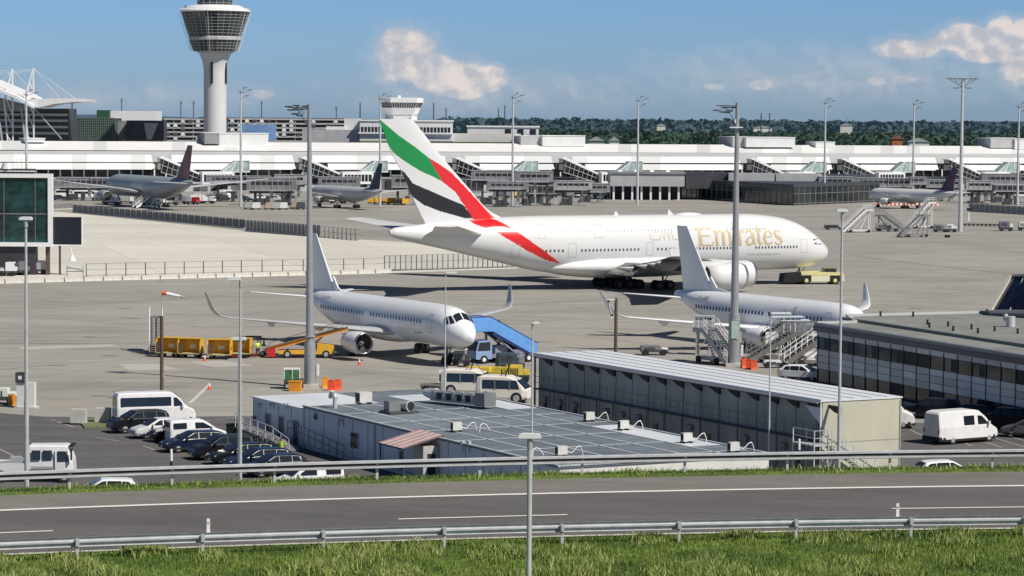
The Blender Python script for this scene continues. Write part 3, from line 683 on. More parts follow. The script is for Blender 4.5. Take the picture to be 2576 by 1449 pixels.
def text_on(fus, s, x0, z0, h_, mat, parent, name, wx=1.0):
    "small sans text along the starboard side; x0 = distance from nose of the left (aft) end"
    cu = bpy.data.curves.new('t', 'FONT'); cu.body = s; cu.size = h_ * 1.4; o = bpy.data.objects.new('t', cu); COL.objects.link(o)
    bpy.context.view_layer.update(); me = bpy.data.meshes.new_from_object(o.evaluated_get(bpy.context.evaluated_depsgraph_get()))
    bpy.data.objects.remove(o); mb = MB()
    for v in me.vertices: x = x0 - v.co.x * wx; z = z0 + v.co.y; mb.vert((-x, -(fus.side(x, z) + .02), z))
    for p in me.polygons: mb.face(p.vertices)
    return mb.build(name, mat, parent)
text_on(FA, 'www.emirates.com', pxs(1880, 5.0), 4.55, .42, SEAM, a380, 'web_address', 1.25)
ant = MB(); ant.prism([(-37, 10.6), (-36.2, 10.6), (-36.6, 11.1), (-36.9, 11.1)], -.04, .04); ant.prism([(-28, 10.6), (-27, 10.6), (-27.9, 11.4)], -.05, .05); ant.build('antenna', PLANEW, a380)
dm = MB(); dm.smooth = True; dm.loft([[(-24.5 - 2.4 * t, .8 * sqrt(max(0, 1 - t * t)) * sin(a) , 10.45 + .45 * sqrt(max(.01, 1 - t * t)) * cos(a)) for a in [2 * pi * i / 12 for i in range(12)]] for t in (-.99, -.8, -.4, 0, .4, .8, .99)]); dm.build('antenna_dome', PLANEW, a380)
sm = MB(); sm.bx(-43.4, -43.3, -3.75, -3.6, 2.6, 4.5); sm.build('fairing_seam', SEAMD, a380) if False else None

# ---------------------------------------------------------------- narrow bodies
def narrow(label, nose, ang, L, mat, kind, reg, gearlen=12.64):
    root = thing('airliner', label, 'airplane', nose, ang); b = 1.75
    if kind == 'a': T = [(0, 2.95, 3.15, .05), (.25, 2.5, 3.75, .55), (.8, 2.15, 4.2, 1.0), (1.6, 1.93, 4.75, 1.4), (2.4, 1.82, 5.35, 1.65), (3.6, 1.77, 5.75, 1.85), (5.2, 1.75, 5.88, 1.96), (7, 1.75, 5.9, 1.975)]
    else: T = [(0, 2.55, 2.75, .05), (.3, 2.15, 3.3, .5), (1, 1.75, 3.9, .95), (1.9, 1.5, 4.5, 1.35), (2.8, 1.4, 5.15, 1.6), (4, 1.35, 5.45, 1.78), (6, 1.33, 5.55, 1.87), (8, 1.32, 5.56, 1.88)]
    b_, t_, h_ = T[-1][1:]
    T += [(L * .66, b_, t_, h_), (L * .72, b_ + .15, t_, h_ * .98), (L * .80, b_ + .85, t_ - .02, h_ * .88), (L * .88, b_ + 1.8, t_ - .08, h_ * .66), (L * .95, b_ + 2.65, t_ - .2, h_ * .4), (L * .99, b_ + 3.1, t_ - .35, h_ * .2), (L, b_ + 3.3, t_ - .5, .12)]
    fus = Fus(T, 40); fus.build(.5, mat, root)
    # belly fairing
    m_ = MB(); m_.smooth = True; c = L * .46
    m_.loft([[(-(c + 6.5 * t), 2.05 * sqrt(max(.02, 1 - t * t)) * sin(a), b_ + .55 + .85 * sqrt(max(.02, 1 - t * t)) * cos(a)) for a in [2 * pi * i / 20 for i in range(20)]] for t in (-.99, -.9, -.7, -.4, 0, .4, .7, .9, .99)]); m_.build('belly_fairing', mat, root)
    xr = L * .345; zr = b_ + .75
    ws = [(-xr, 1.0, zr, 7.0, .13), (-xr - 3.2, 6.2, zr + .55, 3.9 + .5, .12), (-xr - 8.4, 16.2, zr + 1.5, 1.7, .11)]
    if kind == 'a': ws += [(-xr - 8.9, 16.9, zr + 1.72, 1.45, .1), (-xr - 9.5, 17.3, zr + 2.3, 1.2, .1), (-xr - 10.6, 17.75, zr + 4.0, .5, .09)]
    else: ws += [(-xr - 8.9, 16.9, zr + 1.75, 1.45, .1), (-xr - 9.5, 17.3, zr + 2.4, 1.25, .1), (-xr - 10.9, 17.9, zr + 4.1, .5, .09)]
    for s in (1, -1):
        w1 = wing([(x, y * s, z, cc, t) for x, y, z, cc, t in ws], 'wing', WINGG if kind == 'a' else mat, root)
        for yy in (6.8, 11.5):
            x_, z_, c_, _ = interp([(q[1], q[0], q[2], q[3], 0) for q in ws[:3]], yy); fr = MB(); fr.smooth = True
            fr.loft([[(x_ - c_ * u, s * yy + .16 * w2 * sin(a), z_ - .15 - .2 * w2 + .28 * w2 * cos(a)) for a in [2 * pi * i / 8 for i in range(8)]] for u, w2 in ((.5, .1), (.7, .9), (.95, 1), (1.25, .1))]); fr.build('flap_fairing', mat, w1)
        wing([(-L * .90, s * .3, b_ + 3.15, 3.6, .09), (-L * .90 - 4.6, s * 6.2, b_ + 3.65, 1.3, .08)], 'tailplane', mat, root)
        ex = -L * .345 + 1.2
        engine(root, ex, s * 5.2 if kind != 'a' else s * 5.75, b_ + .02 if kind == 'a' else b_ + .35, 3.6 if kind == 'a' else 3.4, 1.13 if kind == 'a' else 1.0, mat, ((ex - 3.1, zr + .2), (ex - 5.2, zr - .1)))
        gear(root, -L * .345 - (17.7 - 12.96) + .2, s * (3.8 if kind == 'a' else 2.85), 2.2, .55, [(0, -.45), (0, .45)])
    ft_, fb = (-L * .975, 11.76 if kind == 'a' else 12.5), t_ - .3
    fn = MB(); fn.smooth = True; rings = []
    for i in range(7):
        k = i / 6; z = fb + (ft_[1] - fb) * k; xt = -L * .965 - 1.0 * k; ch = 6.3 * (1 - k) + 2.3 * k
        if kind != 'a': ch = 6.0 * (1 - k) + 2.0 * k; xt = -L * .955 - 1.4 * k
        rings.append([(p.x, p.y, p.z) for p in airfoil((xt + ch, 0, z), ch, .10, (0, 1, 0))])
    fn.loft(rings); fn.build('tail_fin', mat, root)
    df = MB(); x0 = -L * .965 + 6.3
    df.prism([(x0 + (4.2 if kind != 'a' else 1.6), t_ - .12), (x0 + .4, t_ + .35), (x0 - .75, t_ + 1.5), (x0 - .9, t_ - .2)], -.07, .07); df.build('dorsal_fillet', mat, root)
    gear(root, -5.0 if kind == 'a' else -4.0, 0, 2.0, .4, [(0, -.28), (0, .28)], 'nose_gear', .25)
    zc = (b_ + t_) / 2 + (.42 if kind == 'a' else .38); p = None
    n = 37 if kind == 'a' else 39; x0, x1 = (7.0, L * .80) if kind == 'a' else (6.0, L * .82)
    xs = [x0 + (x1 - x0) * i / (n - 1) for i in range(n)]; xs = [x for i, x in enumerate(xs) if i not in ((n // 2, n // 2 + 1) if kind == 'a' else (n // 2 - 3,))]
    place_windows(root, fus, zc, xs, .28, .44, M('cabin_window_blue', (.035, .05, .11), .3) if kind != 'a' else M('cabin_window_grey', (.10, .12, .18), .3), None)
    # doors and hatches
    for xd, zl, zh, wd in ((4.6, zc - 1.05, zc + .75, .85), (L * .845, zc - .9, zc + .7, .8)):
        q = stroke([(xd, zl), (xd, zh)], .05) + stroke([(xd + wd, zl), (xd + wd, zh)], .05) + stroke([(xd, zl), (xd + wd, zl)], .05) + stroke([(xd, zh), (xd + wd, zh)], .05)
        decal(fus, q, .012).build('cabin_door', SEAM, root)
    decal(fus, stroke([(6.8, b_ + 1.3), (8.5, b_ + 1.28)], .09), .012).build('cargo_door_handle', SEAMD, root)
    text_on(fus, reg, L * .82, zc + .75, .42, M('registration_paint', (.12, .13, .18), .5), root, 'registration', 1.1)
    return root, fus
NA = G(1185, 850, 3.0); AA = R(-60.5)
a320, FN = narrow('white twin engined airliner with blue stairs at its nose, parked beside yellow baggage carts', (NA.x, NA.y, 0), AA, 37.57, PLANEB, 'a', 'LY-NVM')
# windscreen of the front airliner: six panes
for s in (1, -1):
    for q in ([(1.52, .07), (1.50, .78), (2.24, .80), (2.30, .10)], [(1.56, .93), (1.86, 1.26), (2.56, 1.13), (2.34, .95)], [(2.0, 1.37), (2.45, 1.56), (2.86, 1.40), (2.66, 1.22)]):
        mb = MB(); Q = [V(p) for p in q]; n = 6; g = []
        for i in range(n + 1):
            for j in range(n + 1):
                p = Q[0].lerp(Q[1], i / n).lerp(Q[3].lerp(Q[2], i / n), j / n); x, y = p; zb, zt, hw = FN.at(x); zc, rh = (zb + zt) / 2, (zt - zb) / 2; c = min(.995, y / hw); cz = sqrt(1 - c * c)
                g.append(mb.vert((-x + .035, s * (y + .035 * c), zc + rh * cz + .035)))
        for i in range(n):
            for j in range(n): a = i * (n + 1) + j; mb.face((g[a], g[a + 1], g[a + n + 2], g[a + n + 1]))
        mb.build('cockpit_window', GLASS, a320)
TB = PY(1699, 721, 307.5); AB = R(-58)
nb = V((TB.x, TB.y, 0)) + V((cos(AB), sin(AB), 0)) * 34.6
b737, FB = narrow('white twin engined airliner with dark blue window row, nose behind the grey glass building', nb, AB, 34.6, PLANEB, 'b', 'LY-ABR')

# ---------------------------------------------------------------- far airliners at the gates
def farjet(label, tail_px, tail_py, Y, ang, L, r, z0, body, fin, span, finh, extra=None, nose_up=0):
    p = PY(tail_px, tail_py, Y); d = V((cos(ang), sin(ang), 0)); nose = V((p.x, p.y, 0)) + d * L * .93
    root = thing('airliner', label, 'airplane', nose, ang)
    T = [(0, z0 + r * .7, z0 + r * .9, .05), (L * .02, z0 + r * .3, z0 + r * 1.4, r * .55), (L * .06, z0 + .05 * r, z0 + 1.85 * r, r * .9), (L * .12, z0, z0 + 2 * r, r), (L * .66, z0, z0 + 2 * r, r), (L * .82, z0 + r * .55, z0 + 1.97 * r, r * .8), (L * .94, z0 + 1.2 * r, z0 + 1.85 * r, r * .4), (L, z0 + 1.5 * r, z0 + 1.7 * r, .1)]
    Fus(T, 24).build(L / 50, body, root); zr = z0 + .5 * r; xr = L * .33; h = span / 2
    for s in (1, -1):
        wing([(-xr, s * r * .6, zr, L * .17, .12), (-xr - h * .22, s * h * .33, zr + .04 * h, L * .1, .11), (-xr - h * .58, s * h, zr + .12 * h, L * .03, .1)], 'wing', PLANEW, root)
        wing([(-L * .88, s * .3, z0 + 1.5 * r, L * .09, .09), (-L * .97, s * span * .17, z0 + 1.7 * r, L * .035, .09)], 'tailplane', PLANEW, root)
        engine(root, -xr + L * .03, s * h * .31, z0 + r * .12, L * .085, r * .52, body, ((-xr - L * .02, zr + .1), (-xr - L * .08, zr)))
        gear(root, -L * .5, s * r * 1.5, z0 + .5, .5, [(-.6, -.4), (-.6, .4), (.6, -.4), (.6, .4)])
    gear(root, -L * .1, 0, z0 + .5, .4, [(0, -.3), (0, .3)], 'nose_gear', .25)
    fn = MB(); fn.smooth = True; rings = []; fb = z0 + 1.8 * r
    for i in range(9):
        k = i / 8; z = fb + (finh - fb) * k; ch = L * .15 * (1 - k) + L * .055 * k; rings.append(airfoil((-L * .955 - L * .04 * k + ch, 0, z), ch, .10, (0, 1, 0)))
    fn.loft(rings); fn.build('tail_fin', fin, root)
    wm = MB()
    for s in (1, -1):
        for i in range(28): x = L * (.13 + .62 * i / 27); wm.bx(-x - .14, -x + .14, s * r * .985 - .02, s * r * .985 + .02, z0 + 1.25 * r, z0 + 1.25 * r + .4)
    return root
GREYB = M('aircraft_grey_fuselage', (.30, .34, .36), .35, var=.08, scale=.3, var2=.05); LHB = M('aircraft_silver_fuselage', (.50, .51, .53), .35, var=.05, scale=.3)
MAROON = M('maroon_grey_tail', (.16, .07, .09), .5, var=.5, scale=.35); NAVY = M('dark_blue_tail', (.02, .025, .05), .4, var=.2, scale=.5); ORFIN = M('navy_orange_tail', (.07, .03, .07), .45, var=.6, scale=.25)
farjet('large grey airliner with a maroon tail and spread white wings at a gate', 470, 445, 720, R(118), 63, 3.0, 2.6, GREYB, MAROON, 62, 17.2)
farjet('silver airliner with a dark blue tail at a gate, behind yellow ground vehicles', 950, 465, 735, R(122), 40, 2.0, 2.0, LHB, NAVY, 34, 12.6)
farjet('white airliner with a dark and orange tail at a gate behind the striped barrier', 2392, 475, 770, R(125), 36, 1.95, 1.8, PLANEW, ORFIN, 34, 12.2)
# ================================================================ vehicle kit
def paintm(n, c): return M('car_paint_' + n, c, .3, 0, coat=.1, var=.06, scale=1.5, spec=.22)
P_BLACK = paintm('black', (.012, .013, .018)); P_NAVY = paintm('navy', (.012, .02, .045)); P_SILV = paintm('silver', (.62, .64, .66)); P_WHITE = paintm('white', (.76, .77, .78)); P_GREY = paintm('grey', (.10, .10, .11))
HEADL = M('headlight_glass', (.75, .78, .8), .08, spec=.9); TAILL = M('tail_light_red', (.35, .01, .01), .2)
PLATE = M('number_plate', (.7, .7, .68), .5)
class Body:
    def __init__(s, prof, w, belt, roof, tumble, zb): s.prof = prof; s.w = w; s.belt = belt; s.roof = roof; s.tum = tumble; s.zb = zb
    def wid(s, z): return s.w if z <= s.belt else s.w - s.tum * (z - s.belt) / (s.roof - s.belt)
    def mesh(s):
        mb = MB(); L_ = s.prof; x0, x1 = L_[0][0], L_[-1][0]; rings = []
        for x, zt in L_:
            e = min(1, max(.0, min((x - x0), (x1 - x)) / .45)); k = .86 + .14 * sqrt(e); b = min(s.belt, zt - .08); zb = s.zb + .12 * (1 - sqrt(e)); rt = s.wid(zt) if zt > s.belt else s.w * .97
            pts = [(-s.w * .9 * k, zb), (-s.w * k, zb + .18), (-s.w * k, b), (-(rt - .02) * k, zt - .07), (-(rt - .14) * k, zt), ((rt - .14) * k, zt), ((rt - .02) * k, zt - .07), (s.w * k, b), (s.w * k, zb + .18), (s.w * .9 * k, zb)]
            rings.append([(x, y, z) for y, z in pts])
        mb.loft(rings); return mb
    def sidewin(s, parent, poly, mat=GLASS, name='side_window', sides=(1, -1)):
        for sd in sides:
            mb = MB(); mb.face([mb.vert((x, sd * (s.wid(z) + .012), z)) for x, z in poly]); mb.build(name, mat, parent)
    def screen(s, parent, p, q, name='windscreen', mat=GLASS, inset=.12):
        (xa, za), (xb, zb) = p, q; d = V((xb - xa, zb - za)).normalized(); n = V((d.y, -d.x)) * .025
        if n.y < 0: n = -n
        mb = MB(); mb.quad(*[(x + n.x, y, z + n.y) for x, y, z in ((xa, -(s.wid(za) - inset), za), (xa, s.wid(za) - inset, za), (xb, s.wid(zb) - inset - .02, zb), (xb, -(s.wid(zb) - inset - .02), zb))]); mb.build(name, mat, parent)
def wheels(root, pts, r=.33, w_=.22, y=.8):
    for x in pts:
        for s in (1, -1):
            mb = MB(); mb.tube((x, s * (y - w_), r), (x, s * y, r), r, r, 16); mb.mat = 1; mb.tube((x, s * (y - .02), r), (x, s * (y + .012), r), r * .62, r * .55, 10); mb.build('wheel', [BLACK, GREYL], root)
CARS = {
    'suv': dict(L=4.75, w=.93, belt=1.08, roof=1.68, tum=.2, r=.37, ax=(-1.42, 1.42), prof=[(-2.37, .75), (-2.3, 1.0), (-2.2, 1.15), (-1.95, 1.6), (-1.6, 1.66), (0, 1.69), (.45, 1.66), (1.3, 1.14), (1.5, 1.09), (2.1, .98), (2.3, .85), (2.38, .6)],
        side=[[(-1.9, 1.14), (-1.75, 1.52), (-1.2, 1.58), (-1.15, 1.14)], [(-1.08, 1.14), (-1.1, 1.58), (-.15, 1.6), (-.12, 1.14)], [(-.04, 1.14), (-.06, 1.6), (.42, 1.56), (1.1, 1.15)]], ws=((1.28, 1.17), (.5, 1.63)), rs=((-2.18, 1.2), (-1.98, 1.56))),
    'hatch': dict(L=4.4, w=.9, belt=.95, roof=1.48, tum=.22, r=.32, ax=(-1.3, 1.32), prof=[(-2.2, .65), (-2.15, .9), (-2.0, 1.05), (-1.6, 1.38), (-1.2, 1.45), (0, 1.48), (.3, 1.46), (1.2, .98), (1.35, .93), (2.0, .78), (2.15, .66), (2.22, .5)],
        side=[[(-1.6, 1.0), (-1.4, 1.32), (-.98, 1.37), (-.95, 1.0)], [(-.88, 1.0), (-.9, 1.38), (-.05, 1.4), (-.02, .99)], [(.05, .99), (.03, 1.4), (.28, 1.37), (.98, 1.0)]], ws=((1.2, 1.0), (.36, 1.43)), rs=((-1.98, 1.08), (-1.62, 1.35))),
    'wagon': dict(L=4.8, w=.91, belt=.95, roof=1.47, tum=.22, r=.33, ax=(-1.4, 1.45), prof=[(-2.4, .6), (-2.36, .92), (-2.25, 1.05), (-1.95, 1.36), (-1.6, 1.43), (-.2, 1.47), (.2, 1.45), (1.15, .98), (1.35, .93), (2.1, .8), (2.32, .66), (2.4, .5)],
        side=[[(-1.95, 1.02), (-1.8, 1.3), (-1.15, 1.36), (-1.1, 1.0)], [(-1.03, 1.0), (-1.06, 1.37), (-.2, 1.39), (-.16, .99)], [(-.09, .99), (-.11, 1.4), (.16, 1.37), (.95, 1.0)]], ws=((1.15, 1.0), (.26, 1.42)), rs=((-2.24, 1.08), (-1.98, 1.33))),
    'smallvan': dict(L=4.4, w=.9, belt=1.15, roof=1.83, tum=.14, r=.32, ax=(-1.35, 1.35), prof=[(-2.2, 1.2), (-2.17, 1.7), (-2.05, 1.81), (0, 1.84), (.35, 1.8), (.85, 1.5), (1.3, 1.15), (1.5, 1.08), (2.05, .9), (2.17, .7), (2.2, .5)],
        side=[[(-1.95, 1.22), (-1.95, 1.62), (-.95, 1.64), (-.95, 1.22)], [(-.3, 1.2), (-.3, 1.65), (.3, 1.63), (1.1, 1.2)]], ws=((1.3, 1.18), (.4, 1.78)), rs=((-2.19, 1.25), (-2.17, 1.65))),
    'minibus': dict(L=6.3, w=1.02, belt=1.35, roof=2.55, tum=.16, r=.36, ax=(-1.75, 2.15), prof=[(-3.15, 1.3), (-3.12, 2.3), (-3.0, 2.5), (-2.5, 2.56), (1.0, 2.56), (1.4, 2.46), (1.95, 2.0), (2.35, 1.5), (2.5, 1.38), (3.0, 1.15), (3.13, .9), (3.16, .55)],
        side=[[(-2.85, 1.5), (-2.85, 2.2), (1.15, 2.2), (1.15, 1.5)], [(1.35, 1.45), (1.35, 2.15), (1.6, 2.12), (2.2, 1.5)]], ws=((2.4, 1.5), (1.5, 2.42)), rs=((-3.14, 1.5), (-3.12, 2.25))),
    'cargovan': dict(L=5.9, w=1.02, belt=1.3, roof=2.5, tum=.16, r=.35, ax=(-1.65, 2.0), prof=[(-2.95, 1.3), (-2.92, 2.3), (-2.8, 2.44), (-2.3, 2.51), (.7, 2.5), (1.1, 2.42), (1.7, 1.98), (2.15, 1.45), (2.3, 1.32), (2.8, 1.08), (2.92, .85), (2.96, .55)],
        side=[[(-.55, 1.4), (-.55, 2.1), (.5, 2.1), (.5, 1.4)], [(.85, 1.4), (.85, 2.08), (1.25, 2.05), (1.95, 1.42)]], ws=((2.2, 1.45), (1.2, 2.36)), rs=None),
}
def car(kind, label, loc, rz, paint, name=None, group=None, cat=None, lights=True):
    c = CARS[kind]; b = Body(c['prof'], c['w'], c['belt'], c['roof'], c['tum'], .24)
    root = thing(name or ('van' if 'van' in kind or kind == 'minibus' else 'parked_car'), label, cat or ('van' if 'van' in kind or kind == 'minibus' else 'car'), loc, rz, group)
    b.mesh().build('body', paint, root)
    for p in c['side']: b.sidewin(root, p)
    b.screen(root, *c['ws']);
    if c['rs']: b.screen(root, *c['rs'], name='rear_window')
    wheels(root, c['ax'], c['r'], .22, c['w'] - .01)
    h = c['L'] / 2
    for s in (1, -1):
        m = MB(); m.loft([[(h - .42, s * (c['w'] - .28) + a, .62 + q) for a, q in ((-.16, .0), (.16, .0), (.16, .17), (-.16, .13))], [(h - .12, s * (c['w'] - .34) + a, .62 + q) for a, q in ((-.16, -.02), (.16, -.02), (.16, .1), (-.16, .06))]]).build('headlight', HEADL, root)
        m = MB(); m.bx(-h - .005, -h + .15, s * (c['w'] - .2) - .07, s * (c['w'] - .2) + .07, .85, 1.0 if kind in ('suv', 'hatch', 'wagon') else 1.2).build('tail_light', TAILL, root)
        xm = c['ws'][0][0] - .35; m = MB(); m.box((xm, s * (c['w'] + .1), c['belt'] + .02), (.14, .2, .16 if kind not in ('minibus', 'cargovan') else .3)).build('wing_mirror', paint, root)
    m = MB(); m.bx(h - .06, h + .02, -.42, .42, .36, .56).build('grille', DARK, root)
    m = MB(); m.bx(h + .02, h + .03, -.26, .26, .40, .51).build('number_plate', PLATE, root)
    sl_ = MB()
    for s in (1, -1): sl_.bx(-h + .35, h - .35, s * (c['w'] - .03) - .02, s * (c['w'] - .03) + .035, .24, .38 if c['roof'] < 2 else .56)
    if c['roof'] > 2: sl_.bx(-h - .03, -h + .3, -c['w'] + .05, c['w'] - .05, .3, .6); sl_.bx(h - .3, h + .015, -c['w'] + .1, c['w'] - .1, .28, .55)
    sl_.build('sill_trim', BLACK, root)
    return root
def heading(p, q):
    a, b = G(*p), G(*q); return atan2((b - a).y, (b - a).x)
# ---- person (one skinned surface + clothing)
SKIN = M('skin', (.45, .26, .18), .6); HAIR = M('hair_dark', (.03, .02, .015), .8); HIVIS = M('hi_vis_yellow_green', (.50, .80, .08), .6, var=.1, scale=3); TROUS = M('dark_trousers', (.02, .022, .03), .8); ORVIS = M('hi_vis_orange', (.8, .22, .03), .6)
def person(label, loc, rz, top=HIVIS, arms=((.32, .1, 1.1), (-.30, .16, 1.08)), h=1.78, stride=.12, name='person'):
    root = thing(name, label, 'person', loc, rz); k = h / 1.78
    J = {'pel': (0, 0, .95), 'wai': (.01, 0, 1.12), 'che': (.02, 0, 1.35), 'nek': (.02, 0, 1.5), 'hed': (.05, 0, 1.63), 'top': (.04, 0, 1.74),
         'shl': (.01, .19, 1.43), 'shr': (.01, -.19, 1.43), 'ell': (.05, .27, 1.18), 'elr': (.05, -.27, 1.18), 'hal': (arms[0][1] + .05, arms[0][0], arms[0][2] - .08), 'har': (arms[1][1] + .05, arms[1][0], arms[1][2] - .08),
         'hil': (0, .1, .92), 'hir': (0, -.1, .92), 'knl': (stride * .7, .11, .5), 'knr': (-stride * .2, -.11, .5), 'anl': (stride, .12, .09), 'anr': (-stride, -.12, .09), 'tol': (stride + .17, .13, .04), 'tor': (-stride + .17, -.13, .04)}
    Rr = {'pel': .13, 'wai': .12, 'che': .145, 'nek': .06, 'hed': .098, 'top': .07, 'shl': .075, 'shr': .075, 'ell': .05, 'elr': .05, 'hal': .038, 'har': .038, 'hil': .1, 'hir': .1, 'knl': .065, 'knr': .065, 'anl': .045, 'anr': .045, 'tol': .035, 'tor': .035}
    E = ['pel-wai', 'wai-che', 'che-nek', 'nek-hed', 'hed-top', 'che-shl', 'che-shr', 'shl-ell', 'shr-elr', 'ell-hal', 'elr-har', 'pel-hil', 'pel-hir', 'hil-knl', 'hir-knr', 'knl-anl', 'knr-anr', 'anl-tol', 'anr-tor']
    def skin(keys, edges, grow, mat, nm, extra=()):
        me = bpy.data.meshes.new(nm); ks = list(keys); vs = [tuple(V(J[q]) * k) for q in ks]; rs = [Rr[q] * grow * k for q in ks]; es = [(ks.index(a), ks.index(b)) for a, b in (e.split('-') for e in edges)]
        for (src, dv, rad) in extra: vs.append(tuple((V(J[src]) + V(dv)) * k)); rs.append(rad * k); es.append((ks.index(src), len(vs) - 1))
        me.from_pydata(vs, es, []); o = bpy.data.objects.new(nm, me); COL.objects.link(o); o.parent = root
        md = o.modifiers.new('s', 'SKIN'); me.skin_vertices[0].data[0].use_root = True
        for i, r_ in enumerate(rs): me.skin_vertices[0].data[i].radius = (r_, r_)
        md.use_smooth_shade = True; sb = o.modifiers.new('u', 'SUBSURF'); sb.levels = 1; sb.render_levels = 1
        me.materials.append(mat); return o
    fing = []
    for hnd, sg in (('hal', 1), ('har', -1)):
        for j in range(4): fing.append((hnd, (.06 + .02 * (j in (1, 2)), sg * (.03 - .02 * j), -.06), .011))
        fing.append((hnd, (.02, -sg * .05, -.03), .012))
    b = skin(J.keys(), E, 1.0, SKIN, 'body', fing)
    skin(['pel', 'wai', 'che', 'shl', 'shr', 'ell', 'elr'], ['pel-wai', 'wai-che', 'che-shl', 'che-shr', 'shl-ell', 'shr-elr'], 1.17, top, 'hi_vis_jacket')
    skin(['pel', 'hil', 'hir', 'knl', 'knr', 'anl', 'anr'], ['pel-hil', 'pel-hir', 'hil-knl', 'hir-knr', 'knl-anl', 'knr-anr'], 1.15, TROUS, 'trousers')
    hm = MB(); hm.smooth = True; c = V(J['hed']) * k + V((-.012, 0, .03)) * k
    hm.loft([[c + V((.105 * sin(t) * cos(a), .1 * sin(t) * sin(a), .115 * cos(t) + .01)) * k for a in [2 * pi * i / 10 for i in range(10)]] for t in (.05, .5, .95, 1.45)]); hm.build('hair', HAIR, root)
    fc = MB(); fx = c + V((.105, 0, -.03)) * k
    for s in (1, -1): fc.box(fx + V((.0, s * .035, .0)), (.012, .022, .012))
    fc.build('eyes', DARK, root); MB().box(fx + V((.008, 0, -.035)), (.03, .022, .04), 0, .6).build('nose', SKIN, root)
    return root
# ================================================================ far side: terminal, towers, woods
T0 = V((-168, 900, 0)); T1 = V((195, 1044, 0)); TE = (T1 - T0).normalized(); TN = V((-TE.y, TE.x, 0))
def tp(px, py, back=0.): return on_plane(px, py, T0 + TN * back, TN)
TANG = atan2(TE.y, TE.x)
def tln(c0, c1, px): return c0 + (c1 - c0) * px / 2576
RP1 = M('terminal_roof_panel', (.74, .745, .74), .55, var=.03, scale=.1); RP2 = M('terminal_roof_panel_worn', (.60, .615, .62), .55, var=.04, scale=.1)
FRAMEW = M('white_steelwork', (.80, .81, .82), .5); CLAD = M('grey_cladding', (.25, .26, .275), .6, var=.12, scale=.5); CLAD2 = M('light_grey_cladding', (.42, .43, .44), .6, var=.08, scale=.4)
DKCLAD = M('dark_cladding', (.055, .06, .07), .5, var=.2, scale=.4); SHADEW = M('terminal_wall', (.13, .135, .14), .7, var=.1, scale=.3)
term = thing('terminal_building', 'long white terminal with a two tier sloping roof behind the gates', 'building', T0)
def tl(p): return V(p) - T0
GATES = [383, 737, 1122, 1389, 1860, 2087, 2354]
def roofstrip(name, x0, x1, top, bot, mats, seed, wpx=33, slant=0, dz=0):
    r = random.Random(seed); mb = MB(); x = x0
    while x < x1:
        xe = min(x + wpx, x1); mb.mat = 1 if r.random() < .3 else 0
        (ta, tb_, tbk), (ba, bb_, bbk) = top, bot
        s0 = slant if x == x0 else 0; s1 = slant if xe == x1 else 0
        q = [tl(tp(x - (s0 and 0), tln(ta, tb_, x), tbk)), tl(tp(xe, tln(ta, tb_, xe), tbk)), tl(tp(xe + s1, tln(ba, bb_, xe), bbk)), tl(tp(x, tln(ba, bb_, x), bbk))]
        mb.quad(*q); x = xe
    return mb.build(name, mats, term, fix=False)
roofstrip('upper_roof', -260, 2860, (354, 368, 22), (377.5, 388, 11), [RP1, RP2], 3)
segs = [(-260, 62), (70, 380), (432, 735), (786, 1118), (1170, 1386), (1440, 1858), (1905, 2085), (2136, 2352), (2404, 2860)]
for i, (a, b) in enumerate(segs): roofstrip('lower_roof', a, b, (388, 397, 7), (426, 429, 0), [RP1, RP2], i + 9, 37, 10)
mb = MB()
for (ya, yb, bk, yc, yd, bk2) in ((380.5, 391, 10.8, 398, 407, 9.4),):
    mb.quad(tl(tp(-260, tln(ya, yb, -260), bk)), tl(tp(2860, tln(ya, yb, 2860), bk)), tl(tp(2860, tln(yc, yd, 2860), bk2)), tl(tp(-260, tln(yc, yd, -260), bk2)))
mb.build('clerestory_wall', RP1, term, fix=False)
mb = MB(); mb.quad(tl(tp(-260, tln(377, 387.5, -260), 10.6)), tl(tp(2860, tln(377, 387.5, 2860), 10.6)), tl(tp(2860, tln(381, 391.2, 2860), 10.7)), tl(tp(-260, tln(381, 391.2, -260), 10.7))); mb.build('roof_gutter', DARK, term, fix=False)
# walls behind the eaves, glazing with posts, ground floor
L0 = -260; a0, b0 = tl(tp(L0, 440, 8)), tl(tp(2860, 440, 8))
def wallband(name, z0, z1, back, mat):
    a, b = T0 - TE * 170 + TN * back, T1 + TE * 170 + TN * back; mb = MB(); a, b = tl(a), tl(b)
    mb.quad((a.x, a.y, z0), (b.x, b.y, z0), (b.x, b.y, z1), (a.x, a.y, z1)); return mb.build(name, mat, term, fix=False)
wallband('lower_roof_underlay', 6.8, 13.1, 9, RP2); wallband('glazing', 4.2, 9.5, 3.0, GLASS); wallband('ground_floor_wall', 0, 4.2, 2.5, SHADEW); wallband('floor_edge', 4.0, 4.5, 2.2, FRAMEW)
mb = MB(); mb.T = Matrix.Translation(-T0)
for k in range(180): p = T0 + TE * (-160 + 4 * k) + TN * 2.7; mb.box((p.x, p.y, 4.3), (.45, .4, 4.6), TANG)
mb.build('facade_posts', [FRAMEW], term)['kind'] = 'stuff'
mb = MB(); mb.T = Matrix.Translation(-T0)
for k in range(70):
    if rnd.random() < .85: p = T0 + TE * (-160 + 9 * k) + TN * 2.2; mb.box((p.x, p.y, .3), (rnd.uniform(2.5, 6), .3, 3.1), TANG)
mb.build('dark_openings', DARK, term)['kind'] = 'stuff'
